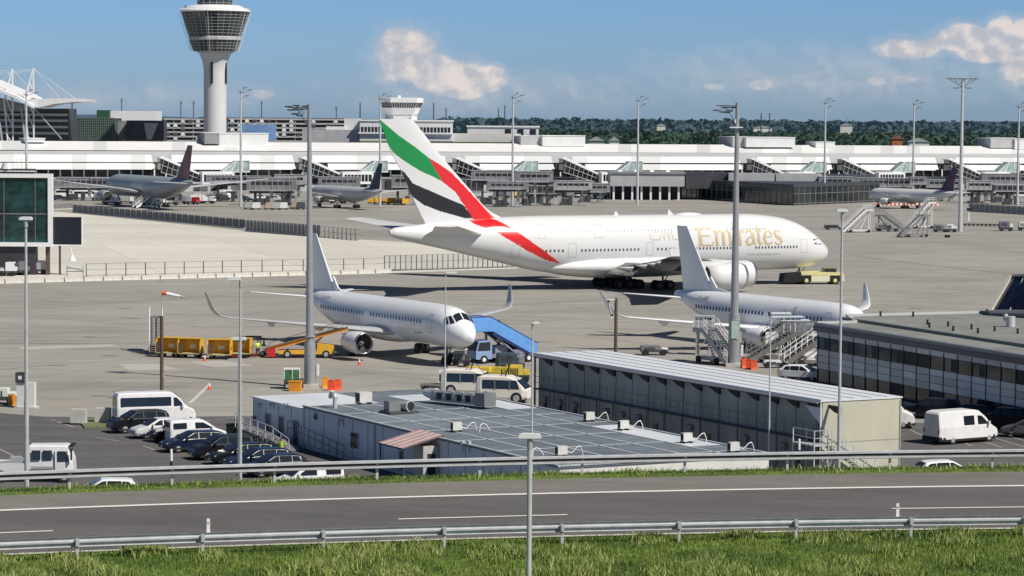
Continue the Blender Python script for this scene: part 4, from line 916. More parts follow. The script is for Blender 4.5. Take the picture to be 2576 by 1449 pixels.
# roof-top blocks
def roofblock(px0, px1, yt, yb, back, depth, mat, label, name='rooftop_block'):
    p, q = tp(px0, yb, back), tp(px1, yb, back); z1 = tp(px0, yt, back).z; w_ = (q - p).length; c = (p + q) / 2 + TN * depth / 2
    mb = MB(); mb.box((0, 0, 0), (w_, depth, z1 - p.z)); root = thing(name, label, 'building', (c.x, c.y, p.z), TANG); mb.build('wall', mat, root)
    MB().box((0, 0, z1 - p.z), (w_ + .4, depth + .4, .25)).build('roof_edge', FRAMEW, root); return root
roofblock(1365, 1472, 342, 368, 18, 14, WHITE2, 'plain white block on the terminal roof, right of the tall flag tail')
roofblock(1310, 1364, 343, 366, 20, 12, CLAD2, 'grey block beside the plain white block on the terminal roof')
roofblock(1995 - 118, 2000, 346, 370, 16, 14, WHITE2, 'white block on the terminal roof right of the tall mast')
roofblock(1843, 1876, 345, 370, 18, 12, CLAD2, 'grey block behind the tall mast on the terminal roof')
roofblock(2052, 2100, 358, 372, 18, 8, WHITE2, 'low white block on the terminal roof above the second right gate')
roofblock(2492, 2552, 348, 372, 18, 10, CLAD2, 'grey block at the right end of the terminal roof')
roofblock(2553, 2640, 350, 376, 17, 10, WHITE2, 'white block at the right edge of the terminal roof')
roofblock(552, 675, 336, 366, 18, 14, WHITE2, 'white block on the terminal roof at the control tower foot')
roofblock(515, 552, 335, 362, 17, 10, CLAD, 'grey block at the foot of the control tower')
roofblock(63, 113, 349, 358, 18, 10, WHITE2, 'low white block on the terminal roof below the canopy masts')
for x in (2355, 2600 - 745): 
    p = tp(x if x > 2300 else 2355, 366, 17)
gk = 0
GL = ['near the left edge', 'left of the tall mast', 'behind the flag tail', 'right of the flag tail', 'right of the right tall mast', 'above the dark glass lounge', 'at the far right']
for gi, gx in enumerate(GATES):
    base = tp(gx, 440, 0); k = (base.y / 930.); loc = V((base.x, base.y, 0)); s = .93
    root = thing('boarding_gate', 'white roofed boarding gate ramp and lobby ' + GL[gi], 'building', loc, TANG, 'boarding gates')
    if gk == 0:
        sz = 7.4  # px per metre here
        rm = MB(); rm.prism([(0, 11.2), (1.2, 11.8), (15, 5.6), (15, 5.0)], -9, -4.5); rm.build('ramp_roof', FRAMEW, root)
        gm = MB(); gm.prism([(.6, 11.2), (.6, 6.5), (15, 2.2), (15, 5.1)], -8.8, -4.7); gm.build('ramp_glazing', GLASS, root)
        bm_ = MB()
        for q in range(9): x = .8 + q * 1.7; bm_.bar((x, -9.1, 6.4 - q * .5), (x + .9, -9.1, 10.9 - q * .76), .16)
        bm_.bar((.6, -9.1, 8.8), (15, -9.1, 3.7), .2); bm_.bar((.6, -9.1, 6.4), (15, -9.1, 2.2), .25); bm_.build('ramp_trusses', GREYL, root)
        lb = MB(); lb.bx(14, 25, -12, -5, 5.6, 6.3); lb.bx(14, 25, -12, -5, 2.4, 3.2); lb.bx(14, 14.6, -12, -5, 3.2, 5.6); lb.bx(24.4, 25, -12, -5, 3.2, 5.6); lb.build('lobby_frame', FRAMEW, root)
        lg = MB(); lg.bx(14.6, 24.4, -11.8, -5.2, 3.2, 5.6); lg.build('lobby_glazing', GLASS, root)
        lm = MB(); [lm.bx(15.5 + q * 1.25, 15.7 + q * 1.25, -11.95, -11.8, 3.2, 5.6) for q in range(7)]; lm.build('lobby_mullions', FRAMEW, root)
        tw = MB(); tw.prism([(22, 6.4), (27, 10.2), (31.5, 10.3), (31.5, 6.4)], -8, -4); tw.build('glass_stair_tower', GLASSB, root)
        tw = MB(); [tw.bar(a_, b_, .22) for a_, b_ in (((22, -8.1, 6.4), (27, -8.1, 10.2)), ((27, -8.1, 10.2), (31.5, -8.1, 10.3)), ((31.5, -8.1, 10.3), (31.5, -8.1, 6.3)), ((25, -8.1, 6.4), (27, -8.1, 10.2)), ((29, -8.1, 6.4), (29, -8.1, 10.2)), ((22, -8.1, 6.4), (31.5, -8.1, 6.4)))]; tw.build('stair_tower_frame', FRAMEW, root)
        lw = MB(); lw.bx(15, 31.5, -8, -4, 6.3, 6.6); lw.bx(16, 17, -11.5, -10.5, 0, 2.4); lw.bx(23, 24, -11.5, -10.5, 0, 2.4); lw.bx(0, 14, -8.5, -5, 0, 2.0); lw.build('supports', CLAD2, root)
        lw = MB(); lw.bx(1, 12, -1.5, -1, 7.4, 9.2); lw.build('dark_opening', GLASS, root)
        g0 = root; gk = 1
    else:
        for c in g0.children: kid(c, root, (0, 0, 0))
# airbridges: grey boxed tunnels on columns
TUNB = M('airbridge_cladding', (.23, .24, .26), .6, .1, var=.25, scale=.35, stretch=(1, 1, .2)); TUNL = M('airbridge_light_cladding', (.40, .41, .42), .6, .1, var=.12, scale=.4)
def airbridge(px0, px1, yt, yb, Y, label, mat=TUNB, legs=3, dY=0, depth=3.2):
    p, q = PY(px0, yb, Y), PY(px1, yb, Y + dY); z1 = PY(px0, yt, Y).z; z0 = p.z; w_ = sqrt((q.x - p.x) ** 2 + (q.y - p.y) ** 2); a = atan2(q.y - p.y, q.x - p.x)
    root = thing('airbridge', label, 'airbridge', (p.x, p.y, 0), a, 'airbridges at the gates')
    mb = MB(); n = max(1, int(w_ / 9)); 
    for i in range(n):
        o = .12 * (i % 2); mb.bx(w_ * i / n, w_ * (i + 1) / n, 0 + o, depth - o, z0 + o, z1 - o)
    mb.build('tunnel', mat, root); rb = MB()
    for i in range(int(w_ / 1.6)): rb.bx(.8 + 1.6 * i, .95 + 1.6 * i, -.1, 0, z0 + .1, z1 - .1)
    rb.bx(0, w_, -.12, depth + .1, z1, z1 + .18); rb.bx(0, w_, -.15, 0, z0 - .25, z0 + .1); rb.build('ribs', TUNL, root)
    gl = MB(); gl.bx(w_ * .1, w_ * .9, -.06, .02, z0 + (z1 - z0) * .45, z0 + (z1 - z0) * .72); gl.build('window_strip', GLASS, root)
    if w_ > 8:
        sx = w_ * .62; e_ = MB(); e_.bar((sx, -.4, 0), (sx + 3.4, -.4, z0), .5, .12); e_.bar((sx, -.9, 1), (sx + 3.4, -.9, z0 + 1), .07); e_.bar((sx, -.4, 1), (sx + 3.4, -.4, z0 + 1), .07); e_.bx(sx + 3.2, sx + 4.4, -1, 0, z0 - .1, z0 + .05); e_.bar((sx + 4.2, -.8, 0), (sx + 4.2, -.8, z0), .1); e_.build('service_stair', GREYM, root)
        u_ = MB(); u_.bx(w_ * .2, w_ * .2 + 2.4, .4, 2.2, .3, 1.9); u_.bx(w_ * .38, w_ * .38 + 1.2, .2, 1.4, .2, 2.6); u_.bx(w_ * .05, w_ * .95, 1.2, 1.5, z0 - .9, z0 - .3); u_.build('ground_equipment_box', GREYD, root)
    for i in range(legs):
        x = w_ * (i + .5) / legs; l_ = MB(); l_.bx(x - .35, x + .35, depth * .3, depth * .7, 0, z0); l_.bx(x - .6, x + .6, 0, depth, z0 - .5, z0 - .05); l_.bx(x - 1.1, x + 1.1, -.2, depth + .2, .1, .7); l_.build('leg', GREYL if i % 2 else GREYD, root)
    return root
for a in ((140, 305, 447, 470, 800, 'grey airbridge behind the grey airliner, at the left'), (520, 680, 443, 458, 800, 'grey airbridge right of the maroon tail'), (620, 745, 448, 478, 770, 'low grey airbridge left of the tall left mast'), (985, 1075, 442, 470, 780, 'grey airbridge behind the flag tail, with ribbed tunnel'), (1185, 1300, 430, 452, 790, 'long grey airbridge right of the flag tail', TUNB, 2), (1300, 1392, 432, 456, 785, 'grey airbridge with end cab, right of the flag tail'), (1225, 1330, 458, 474, 770, 'lower airbridge tunnel right of the flag tail', TUNB, 2), (1393, 1490, 455, 476, 790, 'light grey airbridge left of the grey canopy', TUNL, 2),
          (2060, 2150, 445, 466, 850, 'grey airbridge above the dark glass lounge', CLAD, 2), (2150, 2300, 448, 468, 850, 'grey airbridge behind the white and orange airliner', TUNB, 3), (2290, 2330, 446, 462, 840, 'short grey airbridge left of the dark orange tail', TUNB, 1), (2470, 2640, 438, 462, 850, 'grey airbridge at the right edge', TUNB, 3), (2430, 2500, 455, 476, 840, 'grey airbridge beside the right lighting mast', TUNL, 2),
          (690, 770, 440, 462, 800, 'grey airbridge between the cargo boxes and the tall left mast', TUNL, 2), (800, 905, 446, 468, 815, 'grey airbridge behind the silver airliner', TUNB, 3), (1150, 1215, 452, 480, 800, 'dark airbridge rotunda right of the flag tail', GREYD, 1), (1330, 1400, 468, 486, 800, 'low dark airbridge tunnel left of the light grey one', GREYD, 2), (1440, 1535, 462, 482, 820, 'dark airbridge tunnel next to the grey canopy', CLAD, 2),
          (30, 140, 450, 470, 820, 'grey airbridge hidden behind the glass box', TUNB, 2), (2330, 2420, 452, 470, 860, 'airbridge tunnel behind the dark orange tail', CLAD, 2), (2500, 2640, 466, 480, 830, 'low dark airbridge tunnel at the right edge', GREYD, 2)): airbridge(*a)
# grey canopy + dark glass lounge
def pbox(name, label, px0, px1, yt, yb, Y, depth, mat, cat='building', roofm=None, rz=0, group=None, legs=0):
    p, q = PY(px0, yb or yt, Y), PY(px1, yb or yt, Y); z0 = p.z if yb else 0; z1 = PY((px0 + px1) / 2, yt, Y).z; c = ((p.x + q.x) / 2, Y + depth / 2, max(0, z0) if yb else 0)
    root = thing(name, label, cat, c, rz, group); z0 = max(0, z0); MB().box((0, 0, 0), (q.x - p.x, depth, z1 - z0)).build('wall', mat, root)
    if roofm: MB().box((0, 0, z1 - z0), (q.x - p.x + .8, depth + .8, .5)).build('roof', roofm, root)
    root['w'] = q.x - p.x; root['h'] = z1 - z0; return root
def winrow(root, n, z, w_, h_, mat, x0=None, x1=None, depth=None, y=None):
    W_ = root['w']; x0 = -W_ / 2 + w_ if x0 is None else x0; x1 = W_ / 2 - w_ if x1 is None else x1; pr = None
    for i in range(n):
        x = x0 + (x1 - x0) * (i / (n - 1) if n > 1 else .5)
        if pr is None: pr = MB().box((0, 0, -h_ / 2), (w_, .12, h_)).build('window', mat, root)
        else: c = pr.copy(); COL.objects.link(c); c.parent = root; c.location = (x, y, z); continue
        pr.location = (x, y, z)
r_ = pbox('canopy_building', 'grey flat canopy on columns, left of the dark glass lounge', 1535, 1722, 437, 468, 850, 22, CLAD2, roofm=CLAD)
r_['keep'] = 1; zz = r_.location.z
for i in range(8): x = r_['w'] * (-.5 + (i + .4) / 8); MB().bx(x - .3, x + .3, -10, -9.4, -zz, 0).build('column', FRAMEW, r_)
MB().bx(-r_['w'] / 2, r_['w'] / 2, 2, 10, -zz, -.1).build('back_wall', DKCLAD, r_)
for i in range(4): MB().tube((-r_['w'] / 2 + 3 + i * 5, -5, r_['h'] + .5), (-r_['w'] / 2 + 3 + i * 5, -5, r_['h'] + 1.0), .9, .7, 10).build('roof_light', WHITE, r_)
LNG = [G(1702, 497), G(1995, 517), G(2212, 508), G(2200, 482), G(1705, 478)]
lr = thing('lounge_building', 'low dark glass lounge with a black roof edge in front of the terminal', 'building', LNG[1]); o = LNG[1]
mb = MB(); mb.loft([[(p.x - o.x, p.y - o.y, 0) for p in LNG], [(p.x - o.x, p.y - o.y, 5.3) for p in LNG]]); mb.build('glass_wall', M('lounge_glass', (.02, .026, .028), .12, spec=.7, var=.5, scale=.12), lr)
mb = MB(); mb.loft([[(p.x - o.x, p.y - o.y - .3, 5.3) for p in LNG], [(p.x - o.x, p.y - o.y - .3, 6.2) for p in LNG]]); mb.build('roof', GREYD, lr)
mb = MB()
for a, b, n in ((LNG[0], LNG[1], 22), (LNG[1], LNG[2], 16)):
    for i in range(n + 1): p = a.lerp(b, i / n) - o; mb.box((p.x, p.y - .1, 0), (.18, .18, 5.3))
    for zz in (.5, 3.4): mb.bar(a - o + V((0, -.1, zz)), b - o + V((0, -.1, zz)), .15)
mb.build('mullions', GREYM, lr)
pbox('dark_office_block', 'black clad box above the glass lounge, left of the tall right mast', 1725, 1830, 434, 474, 856, 12, DKCLAD)
for a_, l_ in (((1833, 1948, 436, 458), 'grey clad box on the lounge behind the tall mast'), ((1952, 2068, 437, 458), 'second grey clad box on the lounge right of the tall mast')): pbox('clad_box', l_, *a_, 852, 8, CLAD2, 'airbridge')
# ---------------------------------------------------------------- control tower
def tower():
    Y = 1050; base = PY(541, 354, Y); x0 = base.x; root = thing('control_tower', 'tall white control tower with a flared glazed cab', 'tower', (x0, Y, 0)); s = Y / F
    def z(y): return PY(541, y, Y).z
    sh = MB(); sh.smooth = True; r0 = 28.5 * s
    sh.loft([[(r * cos(a), r * sin(a), zz) for a in [2 * pi * i / 32 for i in range(32)]] for r, zz in ((r0, 0), (r0, z(250)), (r0, z(182)), (r0 * 1.02, z(172)), (r0 * 1.08, z(160)), (r0 * 1.2, z(148)), (r0 * 1.42, z(134)), (r0 * 1.5, z(128)))]); sh.build('shaft', M('tower_concrete', (.62, .62, .64), .7, var=.04, scale=.2), root)
    for a_, yy in ((-1.75, (150, 210)), (-.35, (152, 210))): 
        m = MB(); a = a_; m.box((r0 * 1.005 * cos(a), r0 * 1.005 * sin(a), z(yy[1])), (.9, .9, z(yy[0]) - z(yy[1])), a); m.build('slot_window', DARK, root)
    n = 16
    def ring(r, zz, m=n): return [(r * cos(2 * pi * (i + .5) / m), r * sin(2 * pi * (i + .5) / m), zz) for i in range(m)]
    def fr(name, prof, mat, m=n, smooth=False): mb = MB(); mb.smooth = smooth; mb.loft([ring(r * s, z(y), m) for r, y in prof]); return mb.build(name, mat, root)
    CABG = M('tower_cab_glass', (.035, .045, .05), .15, spec=.6, var=.3, scale=.4)
    fr('lower_cab_glass', [(54, 129), (63, 102)], CABG); fr('lower_ring', [(63, 102), (66, 101), (66, 94), (64, 92)], CLAD2); fr('upper_cab_glass', [(64, 92), (85, 31)], CABG)
    fr('roof_ring', [(86, 31), (89, 29), (87, 26), (62, 14), (44, 13)], WHITE, 32); fr('top_cab', [(42, 14), (44, 6), (44, -26), (30, -40)], CABG)
    fr('base_ring', [(42, 134), (50, 128), (54, 129)], CLAD2)
    g = MB()
    for lo, hi, rows in (((54.6, 129), (63.6, 102), 4), ((64.8, 92), (85.8, 31), 8)):
        for i in range(32):
            a = 2 * pi * i / 32; k = cos(pi / 16) if i % 2 == 0 else 1
            g.bar((lo[0] * s * k * cos(a), lo[0] * s * k * sin(a), z(lo[1])), (hi[0] * s * k * cos(a), hi[0] * s * k * sin(a), z(hi[1])), .13)
        for j in range(1, rows):
            t = j / rows; rr = ring((lo[0] + (hi[0] - lo[0]) * t) * s, z(lo[1] + (hi[1] - lo[1]) * t))
            for i in range(16): g.bar(rr[i], rr[(i + 1) % 16], .12)
    for i in range(16):
        a = 2 * pi * (i + .5) / 16; g.bar((44.5 * s * cos(a), 44.5 * s * sin(a), z(14)), (44.5 * s * cos(a), 44.5 * s * sin(a), z(-26)), .14)
    for y in (8, 0, -8): rr = ring(44.6 * s, z(y)); [g.bar(rr[i], rr[(i + 1) % 16], .12) for i in range(16)]
    g.build('glazing_bars', GREYL, root)
    lat = MB()
    for i in (8, 9, 7):
        a = 2 * pi * i / 16 + .1; pts = [((58 + 6) * s, 128), (70 * s, 100), (82 * s, 62), (90 * s, 34)]
        for (ra, ya), (rb, yb) in zip(pts, pts[1:]): lat.bar((ra * cos(a), ra * sin(a), z(ya)), (rb * cos(a), rb * sin(a), z(yb)), .18)
    for i in (0, 15, 1, 4, 12):
        a = 2 * pi * i / 16 - .1; lat.bar((60 * s * cos(a), 60 * s * sin(a), z(130)), (90 * s * cos(a), 90 * s * sin(a), z(33)), .14)
    lat.build('outer_struts', FRAMEW, root)['kind'] = 'stuff'
    rl = MB(); rr = ring(87 * s, z(22), 32); [rl.bar(rr[i], rr[(i + 1) % 32], .09) for i in range(32)]; [rl.bar(p, (p[0], p[1], z(28)), .08) for p in rr]; rl.build('gallery_rail', FRAMEW, root)
    cr = MB(); cr.bar((-72 * s, -20 * s, z(28)), (-72 * s, -20 * s, z(14)), .35); cr.box((-72 * s, -20 * s, z(30)), (.9, .9, .8)); cr.build('roof_camera', GREYD, root)
tower()
# small apron control tower
def smalltower():
    Y = 1000; s = Y / F; c = PY(1008, 300, Y); root = thing('apron_tower', 'small white apron control tower with a wide slanted cab', 'tower', (c.x, Y + 4, 0)); z = lambda y: PY(1008, y, Y).z
    def oct_(w_, zz, dx=0): return [(dx + w_ * s * x, w_ * s * y, zz) for x, y in ((-1, -.45), (-.45, -1), (.75, -1), (1, -.6), (1, .6), (.6, 1), (-.6, 1), (-1, .6))]
    def L_(n, prof, mat): mb = MB(); mb.loft([oct_(w_, z(y)) for w_, y in prof]); mb.build(n, mat, root)
    L_('shaft', [(40, 352), (40, 288)], OFFW); L_('cab_base', [(42, 288), (49, 271)], WHITE); L_('cab_glass', [(46, 272), (54, 257)], GLASS); L_('cab_roof', [(55, 258), (56, 247), (53, 246)], WHITE)
    m = MB(); m.tube((-6 * s, -10 * s, z(247)), (-6 * s, -10 * s, z(240)), .8, .7, 10); m.build('roof_dome', WHITE, root)
    g = MB()
    for i in range(12): x = (-20 + 5.6 * i) * s; g.bar((x * 1.0, -47 * s, z(271)), (x * 1.14 + .2, -54.6 * s, z(258)), .13)
    g.build('window_posts', FRAMEW, root)
    wg = MB(); wg.bx(28 * s, 31 * s, -46 * s, -44 * s, z(302), z(288)); wg.build('strut', WHITE, root)
smalltower()
r_ = pbox('office_wing', 'white wing with a window band beside the small tower, partly behind the flag tail', 905, 1136, 305, 354, 985, 18, WHITE2, roofm=WHITE)
winrow(r_, 26, r_['h'] * .54, .9, 2.3, GLASS, y=-9.05); MB().box((0, -9.3, r_['h'] * .36), (r_['w'] + 1, 1.4, .5)).build('ledge', WHITE, r_)
r_ = pbox('office_block', 'white flat roofed building with a few square windows, right of the small tower', 1176, 1355, 320, 352, 1010, 20, WHITE2, roofm=WHITE)
winrow(r_, 3, r_['h'] * .55, 2.2, 3, GLASS, x0=r_['w'] * .07, x1=r_['w'] * .42, y=-10.1)
pbox('storage_block', 'low beige block behind the flag tail', 1080, 1310, 336, 356, 995, 8, OFFW)
pbox('service_block', 'narrow white block left of the small tower wing', 866, 904, 298, 330, 992, 9, WHITE2)
pbox('plant_room', 'grey stair block right of the blue hoarding', 760, 900, 326, 356, 988, 8, CLAD2); pbox('shed', 'white shed at the left of the small tower wing', 820, 868, 318, 345, 990, 6, WHITE2)
# parking decks with cars
def deck(label, px0, px1, ytop, ybot, Y, levels):
    r = pbox('parking_deck', label, px0, px1, ytop, None, Y, 30, DARK); w_, h = r['w'], r['h']; hv = h - max(0, PY(px0, ybot, Y).z); fl = MB()
    for i in range(levels + 1): z = h - hv * i / levels; fl.box((0, -15.3, z - .35), (w_, .7, .7))
    fl.build('deck_edges', CLAD2, r); co = MB()
    for i in range(int(w_ / 8)): co.box((-w_ / 2 + 4 + 8 * i, -15.15, h - hv), (.5, .4, hv))
    co.build('columns', CLAD, r); rr = random.Random(px0); k = 0; cm = MB()
    for lv in range(levels):
        for i in range(int(w_ / 3.1)):
            if rr.random() < .55:
                z = h - hv * (lv + 1) / levels + .35; x = -w_ / 2 + 1.6 + 3.1 * i; c = MB(); cm.mat = rr.choice((0, 0, 1, 2)); cm.box((x, -15.55, z), (1.7, .5, .75)); cm.box((x, -15.5, z + .75), (1.35, .45, .55), 0, .8)
    o_ = cm.build('parked_cars', [P_SILV, P_GREY, P_WHITE], r); o_['kind'] = 'stuff'
    return r
deck('multi storey parking deck full of cars, left of the control tower', 413, 514, 300, 354, 1130, 5)
deck('multi storey parking deck right of the control tower', 575, 872, 300, 354, 1150, 5)
pbox('deck_roof', 'dark flat roof line behind the control tower', 500, 900, 296, 303, 1180, 20, GREYD)
pbox('hoarding', 'pale blue hoarding right of the control tower', 608, 692, 313, 353, 1100, 4, M('pale_blue_hoarding', (.16, .30, .55), .6, var=.25, scale=.15))
# green glass office and neighbours
def gridblock(label, px0, px1, yt, Y, base, nx, nz, top=0):
    r = pbox('office_building', label, px0, px1, yt, None, Y, 20, base); w_, h = r['w'], r['h']; hv = 8.5 * 1.0; g = MB(); rr = random.Random(px0)
    vis = h - max(0, PY(px0, 352, Y).z)
    for i in range(nx + 1): g.box((-w_ / 2 + w_ * i / nx, -10.1, h - vis), (.25, .25, vis))
    for j in range(nz + 1): g.box((0, -10.1, h - vis + vis * j / nz - .1), (w_, .25, .25))
    g.build('facade_grid', M('greenish_frame', (.16, .22, .20), .5), r); return r
gridblock('green glass office block with a square window grid', 188, 288, 297, 1080, M('green_black_glass', (.025, .05, .045), .12, var=.5, scale=.3), 20, 9)
pbox('dark_block', 'dark glass annex left of the green office block', 158, 190, 300, 340, 1085, 12, GLASSG)
pbox('steel_block', 'blue grey clad block right of the green office block', 289, 360, 304, 354, 1090, 14, CLAD)
r_ = pbox('steel_block', 'dark slanted block with a light glass slot, left of the parking deck', 318, 412, 303, 354, 1084, 10, DKCLAD); hh_ = r_['h']; MB().prism([(-.5, hh_ - 1), (5.2, hh_ - 1), (2.6, hh_ - 7.5), (.8, hh_ - 7.5)], -5.2, -5.0).build('light_slot', CLAD2, r_)
pbox('white_hall', 'long cream white hall behind the green office', 272, 392, 279, 305, 1180, 20, WHITE); pbox('green_hall', 'dark green clad end of the white hall', 243, 274, 277, 300, 1175, 12, M('dark_green_cladding', (.02, .09, .05), .6))
# canopy hall at far left with cable masts
def canopy():
    Y = 1000; s = Y / F; o = PY(90, 350, Y); root = thing('canopy_roof', 'white tensioned canopy roof hung from lattice masts at the left', 'building', (o.x, Y, 0)); z = lambda x, y: PY(x, y, Y).z; X = lambda x: (x - 90) * s
    rf = MB(); pts = [(-260, 235), (-120, 205), (-30, 205), (0, 218), (60, 243), (100, 266)]
    for t, m in ((0, 0), (1, 1)): pass
    rf.loft([[(X(x), -14, z(x, y)), (X(x), 26, z(x, y) + 1), (X(x), 26, z(x, y) - .2), (X(x), -14, z(x, y) - 1.0)] for x, y in pts]); rf.build('left_roof', WHITE, root)
    rf = MB(); pts = [(70, 252), (100, 250), (150, 248), (200, 248), (233, 251), (232, 257), (200, 257), (150, 262), (115, 270), (100, 270), (88, 263)]
    rf.prism([(X(x), z(x, y)) for x, y in pts], -12, 10); rf.build('right_roof', WHITE, root)
    ug = MB(); ug.prism([(X(x), z(x, y)) for x, y in ((-60, 232), (0, 248), (55, 262), (80, 280), (-60, 280))], 4, 8); ug.build('roof_underside', CLAD, root)
    for (bx, tx, ty) in ((82, 94, 172), (31, 42, 174)):
        m = MB(); b0, b1, t = V((X(bx - 12), -8, z(bx, 352) - 5)), V((X(bx + 13), -8, z(bx, 352) - 5)), V((X(tx), -8, z(tx, ty)))
        if bx < 50: b1 = V((X(tx + 1), -8, z(tx, 352) - 5))
        k0 = V((X(bx - 10), -8, z(bx, 255))); m.bar(b0 + V((2, 0, 0)), k0, .5); m.bar(k0, t, .45); m.bar(b1, t, .5)
        for q in (.12, .3, .45, .6, .72): a_ = k0.lerp(t, max(0, (q - .35) / .65)) if q > .35 else (b0 + V((2, 0, 0))).lerp(k0, q / .35); m.bar(a_, b1.lerp(t, q), .3)
        m.build('mast', FRAMEW, root)
    c = MB()
    for a_, b_ in (((94, 173), (200, 250)), ((94, 173), (160, 246)), ((42, 176), (100, 240)), ((94, 174), (-60, 196)), ((42, 176), (-60, 190)), ((94, 176), (30, 190)), ((42, 178), (-20, 240))): c.bar((X(a_[0]), -8, z(*a_)), (X(b_[0]), -8, z(*b_)), .12)
    c.build('cables', FRAMEW, root)
    w_ = MB(); w_.bx(X(-200), X(160), 12, 30, 0, z(60, 272)); w_.build('hall_wall', DKCLAD, root)
    fl = MB(); [fl.bx(X(-200), X(158), 11.4, 12, z(60, y) - .9, z(60, y)) for y in (285, 300, 316, 332)]; fl.build('floor_edges', CLAD2, root)
    st = MB(); [st.bar((X(x), -9, z(x, 350) - 4), (X(x - 14), -9, z(x - 14, 268)), .6) for x in (20, 78)]; st.bar((X(100), -9, z(100, 275)), (X(166), -9, z(166, 350)), .35); st.bar((X(188), -6, z(188, 300)), (X(188), -6, z(188, 258)), .5); st.build('raking_struts', CLAD2, root)
canopy()
# ---------------------------------------------------------------- light masts far off
def mast(label, px, ytop, Y, ybase=None, r=.42, head='side', zb=0, dark=False):
    p = PY(px, ytop, Y); root = thing('light_mast', label, 'lamp post', (p.x, p.y, zb), 0, 'tall apron light masts'); h = p.z - zb
    MB().tube((0, 0, 0), (0, 0, h), r, r * .5, 10).build('pole', GALV if not dark else GREYD, root); hm = MB()
    if head == 'side':
        for k, (a, b) in enumerate(((-.2, -1.6), (1.2, -.4), (1.8, -2.6), (2.6, -1.0))):
            hm.bar((0, 0, h + b - .4), (a, .3, h + b + .6), .12); hm.box((a, 0, h + b + .5), (1.1, .8, .22))
    elif head == 'ring':
        for a in (-3.1, -2, -.8, .6, 1.9, 3): hm.bar((0, 0, h - 2.2), (a, 0, h - .2), .12); hm.box((a, 0, h - .3), (1.0, .9, .25))
        hm.bar((-3.2, 0, h - .2), (3.2, 0, h - .2), .12); hm.bar((-1.6, 0, h - 2.2), (1.6, 0, h - 2.2), .14)
        for a in (-1.6, 1.5): hm.box((a, 0, h - 2.4), (1.0, .9, .25))
    else: hm.box((0, 0, h - .2), (.8, .8, 1.6))
    hm.build('lamp_head', GREYM, root); return root
for a in (('light mast right of the control tower', 606, 222, 760), ('light mast rising behind the flag tail tip', 957, 238, 770), ('light mast left of the small tower windows block', 1291, 236, 780), ('light mast in front of the dark woods, left of the tall right mast', 1606, 244, 800), ('light mast between the two right gates', 2077, 250, 830), ('thin light mast left of the ring head mast', 2300, 254, 860), ('light mast at the right edge', 2564, 260, 820), ('thin light mast at the left edge above the glass box', 66, 228, 700)): mast(*a)
p = G(2409, 583); mast('tall light mast with a ring of floodlights at the right', 2422, 196, p.y, r=.55, head='ring')
for i, (px, yt, w_) in enumerate(((455, 262, 1), (487, 262, 1), (658, 262, 1), (846, 276, 1), (906, 266, 1.4), (1091, 266, 1.2), (1122, 280, 1.2), (1254, 280, 1.2), (1270, 272, 1.2), (1915, 292, 1.6), (1936, 292, 1.2), (306, 255, 1))):
    mast(('dark slender mast on the skyline, ' + ['left of the parking deck', 'beside the tower shaft', 'right of the tower shaft', 'above the parked decks', 'left of the small tower', 'right of the small tower', 'second right of the small tower', 'behind the square windowed block', 'taller of the pair behind the square windowed block', 'in the woods, left of a pair', 'in the woods, right of a pair', 'above the white hall'][i]), px, yt, 1250, r=.35 * w_, head='top', dark=True)
# ---------------------------------------------------------------- woods and hills
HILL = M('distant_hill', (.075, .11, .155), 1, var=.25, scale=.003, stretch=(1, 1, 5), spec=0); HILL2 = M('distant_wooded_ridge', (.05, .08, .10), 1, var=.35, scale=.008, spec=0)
def ridge(Y, base, mat, tab, amp, seed, nm):
    r = random.Random(seed); mb = MB(); prev = None; ph = [r.uniform(0, 6) for _ in range(6)]
    for i in range(361):
        px = -900 + 12 * i; t = interp(tab, px)[0] + sum(sin(px / w_ + ph[k]) * amp / (k + 1) for k, w_ in enumerate((160, 71, 33, 15, 7, 3.7)))
        a = PY(px, t, Y); b = (a.x, Y - 400, 0); c = (mb.vert(b), mb.vert(a))
        if prev: mb.face((prev[0], c[0], c[1], prev[1]))
        prev = c
    return struct(nm, mb, mat)
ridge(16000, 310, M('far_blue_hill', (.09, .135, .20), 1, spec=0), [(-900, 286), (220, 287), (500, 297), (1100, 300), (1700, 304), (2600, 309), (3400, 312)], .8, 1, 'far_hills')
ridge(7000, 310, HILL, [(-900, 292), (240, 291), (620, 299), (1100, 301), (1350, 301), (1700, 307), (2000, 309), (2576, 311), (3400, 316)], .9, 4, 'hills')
for m_, e_ in ((HILL2, (.010, .018, .030)), *[(q, (.006, .011, .014)) for q in ()]): m_.node_tree.nodes['Principled BSDF'].inputs['Emission Color'].default_value = e_ + (1,); m_.node_tree.nodes['Principled BSDF'].inputs['Emission Strength'].default_value = 1  # ridge given a slight glow that paints in the distance haze
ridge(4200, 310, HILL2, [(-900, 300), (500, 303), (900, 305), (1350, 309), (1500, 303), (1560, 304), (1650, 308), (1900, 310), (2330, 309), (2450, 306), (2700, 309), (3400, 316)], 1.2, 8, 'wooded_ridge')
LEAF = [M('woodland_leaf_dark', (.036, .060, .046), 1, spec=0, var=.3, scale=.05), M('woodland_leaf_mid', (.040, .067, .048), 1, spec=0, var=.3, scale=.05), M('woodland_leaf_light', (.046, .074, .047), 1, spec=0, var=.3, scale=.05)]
LEAFB = [M('woodland_leaf_hazy', (.045, .072, .085), 1, spec=0, var=.25, scale=.03), M('woodland_leaf_hazy_mid', (.047, .075, .087), 1, spec=0, var=.25, scale=.03), M('woodland_leaf_hazy_light', (.05, .079, .088), 1, spec=0, var=.25, scale=.03)]
